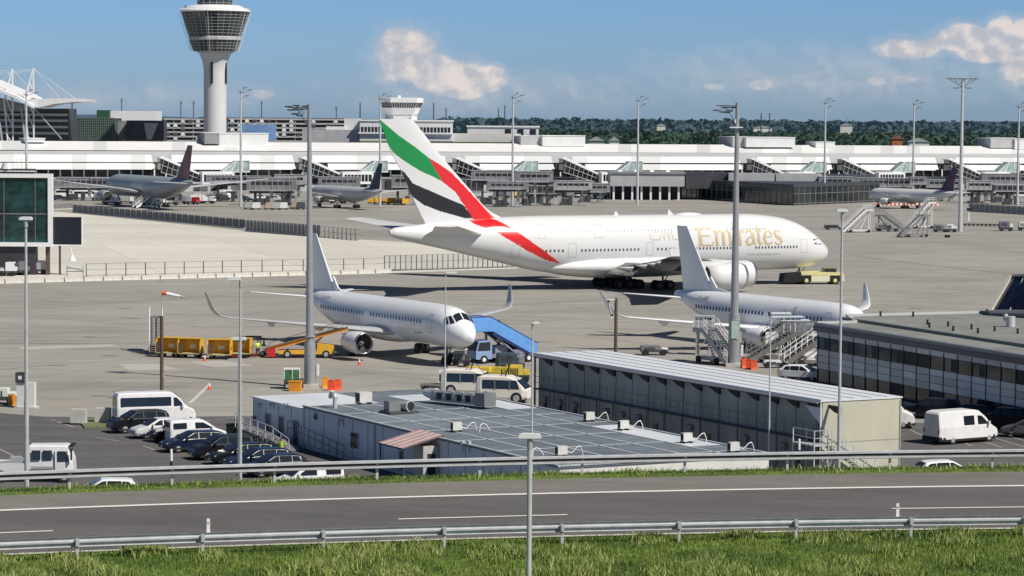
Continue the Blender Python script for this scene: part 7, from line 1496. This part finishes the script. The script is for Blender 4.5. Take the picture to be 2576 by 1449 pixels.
def white_tug(label, px, py, rz, L=4.7, W_=2.3, H__=2.3):
    root = thing('pushback_tug', label, 'tug', G(px, py), R(rz), 'white pushback tugs'); b = Body([(-L / 2, 1.9), (-L / 2 + .1, H__ - .1), (-L / 2 + .4, H__), (L * .1, H__), (L * .28, H__ - .25), (L * .4, H__ - .75), (L / 2, 1.2)], W_ / 2, 1.2, H__, .1, .35); b.mesh().build('body', CREAMW, root)
    b.sidewin(root, [(-L / 2 + .6, 1.25), (-L / 2 + .6, 2.0), (L * .3, 2.0), (L * .36, 1.25)], GLASS); b.screen(root, (-L / 2 + .01, 1.1), (-L / 2 + .09, H__ - .25), 'rear_window', GLASSG); b.screen(root, (L / 2 - .1, 1.3), (L * .3, H__ - .3))
    wheels(root, (-L * .3, L * .3), .5, .35, W_ / 2 + .02); m = MB(); [m.bx(x, x + .1, -W_ / 2 - .03, -W_ / 2 + .0, 1.2, 2.05) for x in (-.6, .7)]; m.build('window_bars', GREYM, root)
    m = MB(); m.bar((L * .05, -.5, H__), (L * .12, -.5, H__ + .9), .09); m.box((L * .12, -.5, H__ + .9), (.2, .2, .12)); m.bar((L * .3, -.4, H__ - .3), (L * .12, -.5, H__ + .8), .04); m.bar((-.2, -.5, H__), (L * .12, -.5, H__ + .7), .04); m.build('beacon_mast', BLACK, root); return root
white_tug('cream white pushback tug in the back, beside the thin street lamp', 1180, 994, -12); white_tug('cream white pushback tug with a beacon mast, behind the flat roof', 1268, 1012, -14, 4.5)
box_machine('white kiosk like unit at the left of the pushback tugs', 1120, 985, 0, 1.3, 1.0, 1.9, (WHITE, WHITE2)); box_machine('flat dark trailer left of the pushback tugs', 1092, 985, 4, 2.4, 1.3, .7, (GREYM, WHITE2))
# cones
for i, (px, py) in enumerate(((515, 909), (904, 918), (526, 980))):
    if i == 0: cn = thing('traffic_cone', 'small red and white traffic cone on the apron', 'cone', G(px, py), 0, 'traffic cones on the apron'); m = MB(); m.tube((0, 0, .04), (0, 0, .3), .16, .1, 10); m.build('red_base', REDP, cn); m = MB(); m.tube((0, 0, .3), (0, 0, .6), .1, .05, 10); m.build('white_top', WHITE, cn); m = MB(); m.box((0, 0, 0), (.4, .4, .04)); m.build('foot', REDP, cn)
    else: dup(cn, G(px, py))
# baggage carts
def cart(label, px, py, rz, half=False):
    root = thing('baggage_cart', label, 'baggage cart', G(px, py), R(rz), 'yellow baggage carts by the front airliner'); L = 2.3; W_ = 1.5
    m = MB(); m.bx(-L / 2, L / 2, -W_ / 2, W_ / 2, .42, .52); m.build('floor', M('cart_floor', (.45, .42, .2), .6), root)
    for s in (1, -1): m = MB(); m.prism([(-W_ / 2, .52), (W_ / 2, .52), (W_ / 2, 1.95), (-W_ / 2 + .35, 1.95), (-W_ / 2, 1.45)], s * L / 2 - .03, s * L / 2 + .03, 'yz'); m.build('end_panel', YELLOWO, root)
    m = MB(); m.bx(-L / 2 + .04, L / 2 - .04, W_ / 2 - .05, W_ / 2, .52, 1.9); m.build('back_panel', YELLOWO, root); m = MB(); m.bx(-L / 2 - .03, L / 2 + .03, -W_ / 2 + .33, W_ / 2, 1.95, 2.0); m.build('roof', YELLOWO, root)
    m = MB(); m.bx(-.3, .35, W_ / 2 - .07, W_ / 2 - .055, .9, 1.3); m.build('notice', WHITE, root); m = MB(); m.bx(L / 2 + .035, L / 2 + .045, -.35, .3, .95, 1.2); m.bx(-L / 2 + .1, -L / 2 + .5, -W_ / 2, -W_ / 2 + .05, .52, 1.6); m.build('dark_panel', BROWN, root)
    for x in (-.75, .75):
        for s in (1, -1): MB().tube((x, s * (W_ / 2 - .2), .22), (x, s * (W_ / 2 - .02), .22), .22, .22, 10).build('wheel', BLACK, root)
    m = MB(); m.bar((L / 2, 0, .35), (L / 2 + .7, 0, .28), .07); m.build('draw_bar', RED, root)
cart('yellow baggage cart nearest the windsock pole', 425, 898, -14); cart('open yellow baggage cart second in the train', 480, 900, -10); cart('bright yellow open baggage cart in the middle of the train', 553, 903, -4); cart('yellow baggage cart with a pale cover, at the lamp post', 603, 900, -4)
tg = thing('baggage_tractor', 'dark open baggage tractor with a flat roof, behind the worker in yellow', 'tractor', G(640, 896), R(0)); m = MB(); m.prism([(-1.3, .4), (1.3, .4), (1.3, 1.0), (.3, 1.1), (-1.3, .9)], -.65, .65); m.build('body', GREYL, tg); m = MB(); m.bx(-.9, .7, -.7, .7, 1.95, 2.03); [m.bar((x, y, .9), (x, y, 1.95), .06) for x in (-.85, .6) for y in (-.6, .6)]; m.build('roof_frame', DARK, tg); m = MB(); m.bx(-.7, -.2, -.4, .4, .9, 1.6); m.build('seat', BLACK, tg); wheels(tg, (-.8, .9), .3, .2, .68)
person('worker in a yellow vest and dark trousers beside the belt loader', G(648, 900), R(-60), arms=((.3, .2, 1.05), (-.32, .25, 1.1)))
person('worker in a yellow green vest standing by the conveyor foot', G(664, 893), R(180))
bl = thing('belt_loader', 'orange yellow belt loader rising to the hold of the front airliner', 'belt loader', G(668, 899), R(4)); m = MB(); m.bar((0, 0, .75), (8.3, 0, 3.0), 1.0, .3); m.build('conveyor', ORANGE, bl); m = MB(); m.bar((0, -.55, .9), (8.3, -.55, 3.15), .1); m.bar((0, .55, .9), (8.3, .55, 3.15), .1); m.bar((.3, -.55, 1.5), (7.8, -.55, 3.75), .06); [m.bar((x, -.55, .9 + x * .27), (x, -.55, 1.42 + x * .27), .05) for x in (.4, 1.9, 3.4, 4.9, 6.4, 7.8)]; m.build('belt_rails', BROWN, bl)
m = MB(); m.bx(1.3, 6.9, -.95, .95, .4, .75); m.build('chassis', YELLOWO, bl); m = MB(); m.prism([(5.2, .75), (6.9, .75), (6.9, 1.3), (5.2, 1.5)], -.95, -.2); m.build('driver_box', YELLOWO, bl); m = MB(); m.bar((4.2, -.4, .7), (5.8, -.4, 2.2), .16); m.bar((4.2, .4, .7), (5.8, .4, 2.2), .16); m.build('lift_arm', BROWN, bl); wheels(bl, (2.2, 6.1), .4, .3, .98); m = MB(); m.bx(.2, 1.0, -1.0, -.2, .15, .95); m.build('red_bumper', RED, bl)
stairs_truck('dark passenger stairs with white rails, seen end on behind the windsock pole', G(392, 893), R(97), 5.5, 3.4, GREYD, WHITE, 1.3)
# stuff round the mast foot and bins
root = thing('yard_tractor', 'small green windowed cab vehicle beside the left mast foot', 'tractor', G(738, 978), R(5)); m = MB(); m.bx(-.85, .9, -.6, .6, .3, .9); m.build('body', GREYD, root); m = MB(); m.bx(-.8, .5, -.58, .58, .9, 1.75); m.build('cab_glass', M('green_cab_glass', (.05, .17, .07), .2, var=.4, scale=2), root); m = MB(); m.bx(-.85, .6, -.62, .62, 1.75, 1.85); [m.bar((x, y, .9), (x, y, 1.75), .07) for x in (-.82, -.1, .55) for y in (-.6, .6)]; m.build('cab_frame', WHITE2, root); wheels(root, (-.55, .6), .3, .2, .62)
root = thing('plastic_bin', 'orange yellow bin in front of the green windowed vehicle', 'bin', G(743, 984), R(-8)); m = MB(); m.box((0, 0, 0), (1.0, .7, .85), 0, 1.1); m.build('bin_body', ORANGE, root); m = MB(); m.bx(-.58, .58, -.42, .42, .85, .92); m.build('lid', ORANGE, root)
def barrier(label, px, py, mat, rz=0): root = thing('plastic_barrier', label, 'barrier', G(px, py), R(rz), 'plastic barriers at the masts'); m = MB(); m.prism([(-.28, 0), (.28, 0), (.2, .25), (.14, .9), (-.14, .9), (-.2, .25)], -.3, .3, 'yz'); m.build('barrier_body', mat, root); m = MB(); m.bx(-.18, .18, -.16, .16, .9, .95); m.build('cap', mat, root)
barrier('orange plastic barrier right of the left mast', 819, 976, ORANGE, 10); barrier('red plastic barrier, middle of three by the left mast', 833, 982, REDP, -5); barrier('red plastic barrier, rightmost by the left mast', 850, 981, REDP, 8)
barrier('red orange barrier at the foot of the right mast', 1872, 925, REDP, 20); barrier('red orange barrier, second at the right mast', 1884, 928, REDP, -10); barrier('bright red orange barrier farthest from the right mast', 1896, 930, REDP, 5)
# stairs by the right airliner
stairs_truck('white passenger stairs leading down towards the right mast', G(1846, 921), R(122), 5.8, 3.3, GREYL, WHITE, 1.7)
root = thing('stairs_cabin', 'light grey covered platform at the top of the white stairs', 'stairs cabin', G(1772, 893), R(-10)); m = MB(); m.bx(-1.0, 1.0, -.8, .8, 2.6, 4.1); m.build('cabin', M('cabin_grey', (.42, .44, .46), .5), root); m = MB(); m.bx(-.85, -.1, -.82, -.8, 3.75, 3.95); m.bx(.05, .8, -.82, -.8, 3.75, 3.95); m.build('window', DARK, root); m = MB(); [m.bar((x, y, 0), (x, y, 2.6), .12) for x in (-.8, .8) for y in (-.6, .6)]; m.bar((-.8, -.6, .3), (.8, -.6, 2.4), .08); m.build('legs', GREYL, root)
stairs_truck('dark grey passenger stairs rising to the right, upper flight', G(1872, 888), R(14), 7.2, 3.7, M('dull_brown_grey', (.15, .145, .14), .6, var=.2, scale=1.5), GREYM, 1.5); stairs_truck('dark grey passenger stairs beside the orange barriers', G(1880, 912), R(12), 6.4, 2.9, MATS['dull_brown_grey'], GREYM, 1.5); stairs_truck('third dark stairs in front of the grey glass building', G(1966, 922), R(14), 6.0, 3.0, MATS['dull_brown_grey'], WHITE, 1.5)
root = thing('stairs_canopy', 'pale raised canopy on poles at the top of the dark stairs', 'canopy', G(1975, 905), R(8)); m = MB(); m.bx(-1.6, 1.8, -.7, .7, 4.35, 4.45); m.bx(-.6, 2.4, -.7, .7, 4.0, 4.1); m.build('canopy_sheet', M('pale_canopy', (.60, .68, .72), .5), root); m = MB(); [m.bar((x, y, 0), (x, y, 4.3), .09) for x in (-.3, .4, .9) for y in (-.5, .5)]; m.bx(-2.2, -.9, -.6, -.5, 1.2, 2.9); m.build('poles', WHITE, root)
box_machine('low white trolley in front of the dark stairs', 1950, 925, 6, 2.4, 1.0, .75, (WHITE, WHITE2)); box_machine('low white tow trolley beside the grey glass building', 2035, 921, 4, 2.6, 1.0, .8, (WHITE, WHITE2)); box_machine('dark small unit between the white trolleys', 1996, 916, 0, 1.2, .9, 1.2, (GREYD, DARK))
box_machine('grey trailer just behind the container row roof', 1645, 893, 6, 2.8, 1.3, 1.0, (GREYM, WHITE)); 
root = thing('tall_work_platform', 'white scissor platform with rails beside the grey glass building', 'work platform', G(2035, 905), R(6)); m = MB(); m.bx(-1.2, 1.3, -.6, .6, 2.5, 2.65); m.bx(-1.3, 1.3, -.7, .7, .3, .8); m.build('deck', WHITE, root); m = MB(); [m.bar((x, y, 2.6), (x, y, 3.7), .07) for x in (-1.1, -.4, .4, 1.2) for y in (-.55, .55)]; [m.bar((-1.1, y, 3.65), (1.2, y, 3.65), .07) for y in (-.55, .55)]; [m.bar((-1, y, .8), (1, y, 2.5), .1) for y in (-.5, .5)]; [m.bar((1, y, .8), (-1, y, 2.5), .1) for y in (-.5, .5)]; m.build('rails_and_scissors', GREYL, root); wheels(root, (-.9, .9), .3, .2, .72)
car('hatch', 'white car parked between the container row and the grey glass building', G(2018, 957), R(-28), P_WHITE)
# right side apron equipment
stairs_truck('tall pale passenger stairs behind the T headed lamp', G(2118, 585), R(12), 7.0, 5.0, WHITE2, WHITE, 1.5, canopy=1); stairs_truck('grey covered stairs leaning right, on the far right apron', G(2275, 583), R(165), 6.5, 3.6, GREYM, GREYM, 1.8); stairs_truck('grey passenger stairs with open steps, on the far right apron', G(2262, 597), R(28), 7.5, 4.6, GREYM, GREYL, 1.8); stairs_truck('pale tall passenger stairs behind the grey ones', G(2285, 575), R(15), 6.5, 6.0, WHITE2, WHITE, 1.4)
for a in (('dark low equipment with white parts left of the tall pale stairs', 2098, 578, 0, 4.5, 1.6, 1.1, (GREYD, WHITE)), ('grey equipment cart left of the grey stairs', 2222, 582, 0, 3.4, 1.6, 1.8, (GREYL, GREYM)), ('grey cargo dolly left of the ring head mast', 2365, 584, 0, 3.0, 1.8, 1.7, (GREYM, GREYL)), ('white box cart at the foot of the ring head mast', 2392, 584, 0, 2.4, 1.8, 1.8, (WHITE, WHITE)), ('white and violet loader at the right edge of the apron', 2530, 581, 0, 3.0, 1.8, 2.2, (M('violet_grey', (.2, .18, .24), .6, var=.3, scale=2), WHITE)), ('white loader cut by the right edge of the photo', 2575, 580, 0, 2.4, 1.8, 2.0, (WHITE, GREYL)), ('red brown chock box near the ring head mast', 2383, 598, 0, .9, .5, .35, (M('chock_red', (.3, .1, .07), .7), GREYD))): box_machine(*a)
m = MB(); a, b = G(2425, 568), G(2520, 570)
for i in range(9):
    p = a.lerp(b, i / 9)
    if i == 0: tb = thing('tow_bar', 'dark brown tow bar lying right of the ring head mast', 'tow bar', p, R(3), 'dark tow bars on the right apron'); k = MB(); k.bar((0, 0, .45), (1.5, .2, .4), .25); k.bar((0, .5, .35), (1.6, .4, .5), .18); k.build('bar', BROWN, tb); k = MB(); k.tube((.3, -.3, .2), (.3, .6, .2), .2, .2, 8); k.build('wheel', BLACK, tb)
    else: dup(tb, p)
root = thing('bollard_sign', 'small white equipment post with a black box on the far apron', 'post', G(2437, 556)); m = MB(); m.box((0, 0, 0), (.5, .3, 3.4)); m.build('post_body', WHITE2, root); m = MB(); m.box((.1, -.2, 2.6), (1.3, .3, .7)); m.build('black_box', BLACK, root)
# left edge cabinets
root = thing('electric_cabinet', 'pair of tall white cabinets with a dark top, behind the left lamp post', 'cabinet', G(66, 1026), R(-6)); m = MB(); m.bx(-.72, -.05, -.35, .35, .12, 2.1); m.bx(.05, .78, -.4, .3, .12, 2.15); m.build('cabinet', M('cabinet_white', (.66, .69, .67), .5, var=.04, scale=2), root); m = MB(); m.bx(-.8, .0, -.45, .5, 2.1, 2.95); m.build('dark_top', GREYD, root); m = MB(); m.bx(-.9, 1.0, -.5, .5, 0, .12); m.build('plinth', CONC, root); m = MB(); m.bx(-.55, -.25, -.46, -.455, 2.4, 2.7); m.build('dial', WHITE, root)
box_machine('white tank trailer cut by the left edge', 8, 1016, 0, 2.2, 1.4, 1.35, (M('mint_white', (.62, .68, .63), .5), WHITE), seed=3); barrier('orange and white foot block beside the tank trailer', 30, 1020, ORANGE, 0)
isl = [G(*p) for p in ((192, 1056), (300, 1057), (290, 1075), (213, 1078))]; m = MB(); m.loft([[(p.x, p.y, 0.01) for p in isl], [(p.x, p.y, .13) for p in isl]]); struct('kerb_island', m, M('island_grass', (.14, .17, .08), .9, var=.3, scale=2))
for px, l in ((198, 'left of two pale concrete blocks beside the white minibus'), (259, 'right of two pale concrete blocks, next to the white minibus')): root = thing('concrete_block', l, 'concrete block', V((0, 0, .13)) + G(px, 1067.5 if px < 200 else 1064.5), R(-4), 'concrete blocks'); m = MB(); m.box((0, 0, 0), (1.2, .7, 1.08)); m.build('block', M('block_concrete', (.50, .50, .46), .85, var=.07, scale=2), root)
# ---------------------------------------------------------------- parked cars
K = 'cars parked in the staff car park'
car('minibus', 'white minibus with long side window behind the parked black cars', G(388, 1066), R(20), P_WHITE, group=K)
car('suv', 'black SUV nearest the concrete blocks', G(350, 1086), R(207), P_BLACK, group=K); car('hatch', 'silver white hatchback facing left between two black cars', G(402, 1100), R(207), P_SILV, group=K); car('wagon', 'black estate car right of the silver hatchback', G(452, 1108), R(207), P_BLACK, group=K)
car('smallvan', 'small white delivery van in the middle of the black cars', G(494, 1115), R(22), P_WHITE, group=K); car('wagon', 'dark blue estate car in front of the small white van', G(486, 1134), R(207), P_NAVY, group=K); car('suv', 'large black SUV in the middle of the row, behind the marker post', G(560, 1153), R(207), P_BLACK, group=K)
car('wagon', 'dark estate car just behind the lamp pole', G(608, 1166), R(207), P_BLACK, group=K); car('wagon', 'dark navy estate in front of the lamp pole', G(648, 1180), R(207), P_NAVY, group=K); car('hatch', 'dark navy hatchback nearest the access ramp', G(692, 1196), R(207), P_NAVY, group=K)
car('smallvan', 'white small van half hidden behind the far guardrail', G(775, 1238), R(204), P_WHITE, group=K); car('hatch', 'white car mostly hidden below the far guardrail at the left', G(268, 1262), R(190), P_WHITE, group=K)
person('person in a yellow green jacket bending beside the cars, by the ramp', G(708, 1163), R(70), arms=((.3, .3, .95), (-.28, .3, .95)))
car('cargovan', 'white panel van with one side window, parked before the grey glass building', G(2416, 1112), R(33), P_WHITE, group=K); car('cargovan', 'white van nose sticking out behind the cream wall', G(2206, 1074), R(-6), P_WHITE, group=K)
car('suv', 'black pickup like car in the shade of the glass building', G(2345, 1052), R(160), P_BLACK, group=K); car('wagon', 'dark car second in the shade of the glass building', G(2430, 1062), R(160), P_NAVY, group=K); car('suv', 'black car at the right, in the shade of the glass building', G(2520, 1078), R(160), P_BLACK, group=K); car('hatch', 'grey car nearest the right edge in the shade', G(2590, 1100), R(160), P_GREY, group=K)
car('hatch', 'white car roof showing under the right part of the far guardrail', G(2380, 1212), R(10), P_WHITE, group=K)
# white crew cab truck
tk = thing('flatbed_truck', 'white crew cab flatbed truck at the left behind the far guardrail', 'truck', G(128, 1210), R(2)); b = Body([(-1.35, 2.3), (-1.3, 2.45), (1.0, 2.47), (1.25, 2.4), (1.55, 1.5), (1.6, .9)], 1.0, 1.35, 2.47, .1, .5); b.mesh().build('cab', P_WHITE, tk)
b.sidewin(tk, [(-1.15, 1.5), (-1.15, 2.15), (-.55, 2.15), (-.55, 1.5)]); b.sidewin(tk, [(-.42, 1.5), (-.42, 2.15), (.2, 2.15), (.2, 1.5)]); b.sidewin(tk, [(.55, 1.4), (.55, 2.1), (1.1, 2.1), (1.35, 1.4)]); b.screen(tk, (1.52, 1.45), (1.27, 2.3)); wheels(tk, (1.0, -3.2), .42, .28, 1.0)
m = MB(); m.bx(-4.6, -1.4, -1.0, 1.0, .75, .95); [m.bx(-4.6, -1.4, y, y + .04, .95, 1.3) for y in (-1.0, .96)]; m.build('flatbed', WHITE2, tk); m = MB(); m.box((-2.1, -.2, .95), (1.0, .8, .7)); m.bar((-4.4, -.5, 1.1), (-2.6, -.5, 1.3), .25); m.bx(-1.5, -1.38, -1, 1, .95, 1.7); m.build('load', GREYL, tk)
m = MB(); m.bx(1.45, 1.55, -1.3, -1.12, 1.55, 2.2); m.bar((1.3, -1.0, 2.3), (1.5, -1.2, 2.2), .05); m.bx(1.3, 1.56, -.9, .9, 2.36, 2.47); m.build('mirror_and_visor', BLACK, tk); m = MB(); m.bx(.33, .40, -1.02, -1.0, .7, 2.1); m.build('door_gap', DARK, tk); m = MB(); m.bx(-1.2, .3, -1.03, -1.015, .95, 1.1); m.build('side_stripe', GREYL, tk)
# bicycles and bins beside the annex
def bike(label, p, rz):
    root = thing('bicycle', label, 'bicycle', p, rz, 'bicycles beside the annex'); 
    for x in (-.52, .52): m = MB(); pts = [(x + .33 * cos(a), 0, .34 + .33 * sin(a)) for a in [2 * pi * i / 14 for i in range(15)]]; m.path(pts, .022, 5); m.build('wheel', BLACK, root)
    m = MB(); m.path([(-.52, 0, .34), (-.15, 0, .3), (.38, 0, .8), (-.25, 0, .78), (-.15, 0, .3)], .022, 5); m.path([(-.52, 0, .34), (-.25, 0, .78), (-.28, 0, .95)], .02, 5); m.path([(.52, 0, .34), (.36, 0, .95), (.42, 0, 1.02)], .02, 5); m.build('frame', GREYM, root); m = MB(); m.bx(-.4, -.16, -.06, .06, .94, 1.0); m.build('saddle', BLACK, root); m = MB(); m.bar((.42, -.25, 1.02), (.42, .25, 1.02), .03); m.build('handlebar', CHROME, root)
for i in range(7): p = G(622 + 13 * i, 1112 + 5.0 * i); bike('dark bicycle in the row beside the annex, ' + ['farthest from the ramp', 'second from the far end', 'third from the far end', 'in the middle of the row', 'third from the ramp end', 'second from the ramp end', 'nearest the ramp'][i], p, R(100 + 17 * (i % 3)))
for px, l in ((582, 'dark green wheeled bin left of the lamp pole'), (595, 'dark wheeled bin at the lamp pole')): root = thing('wheeled_bin', l, 'bin', G(px, 1101), R(-10), 'wheeled bins'); m = MB(); m.box((0, 0, .08), (.55, .6, .9), 0, 1.15); m.build('bin_body', M('bin_dark_green', (.02, .035, .028), .6), root); m = MB(); m.box((0, 0, .98), (.7, .75, .08)); m.build('lid', BLACK, root); MB().tube((-.25, .3, .1), (.25, .3, .1), .1, .1, 8).build('wheel', BLACK, root)
# ---- rule helpers: repeated pieces inside one part are one surface pattern
for o in bpy.data.objects:
    if o.parent is None and o.type in ('EMPTY', 'MESH') and o.get('kind') is None and o.get('label') is None and o.name not in ('camera', 'sun'): o['label'] = o.name.replace('_', ' ')
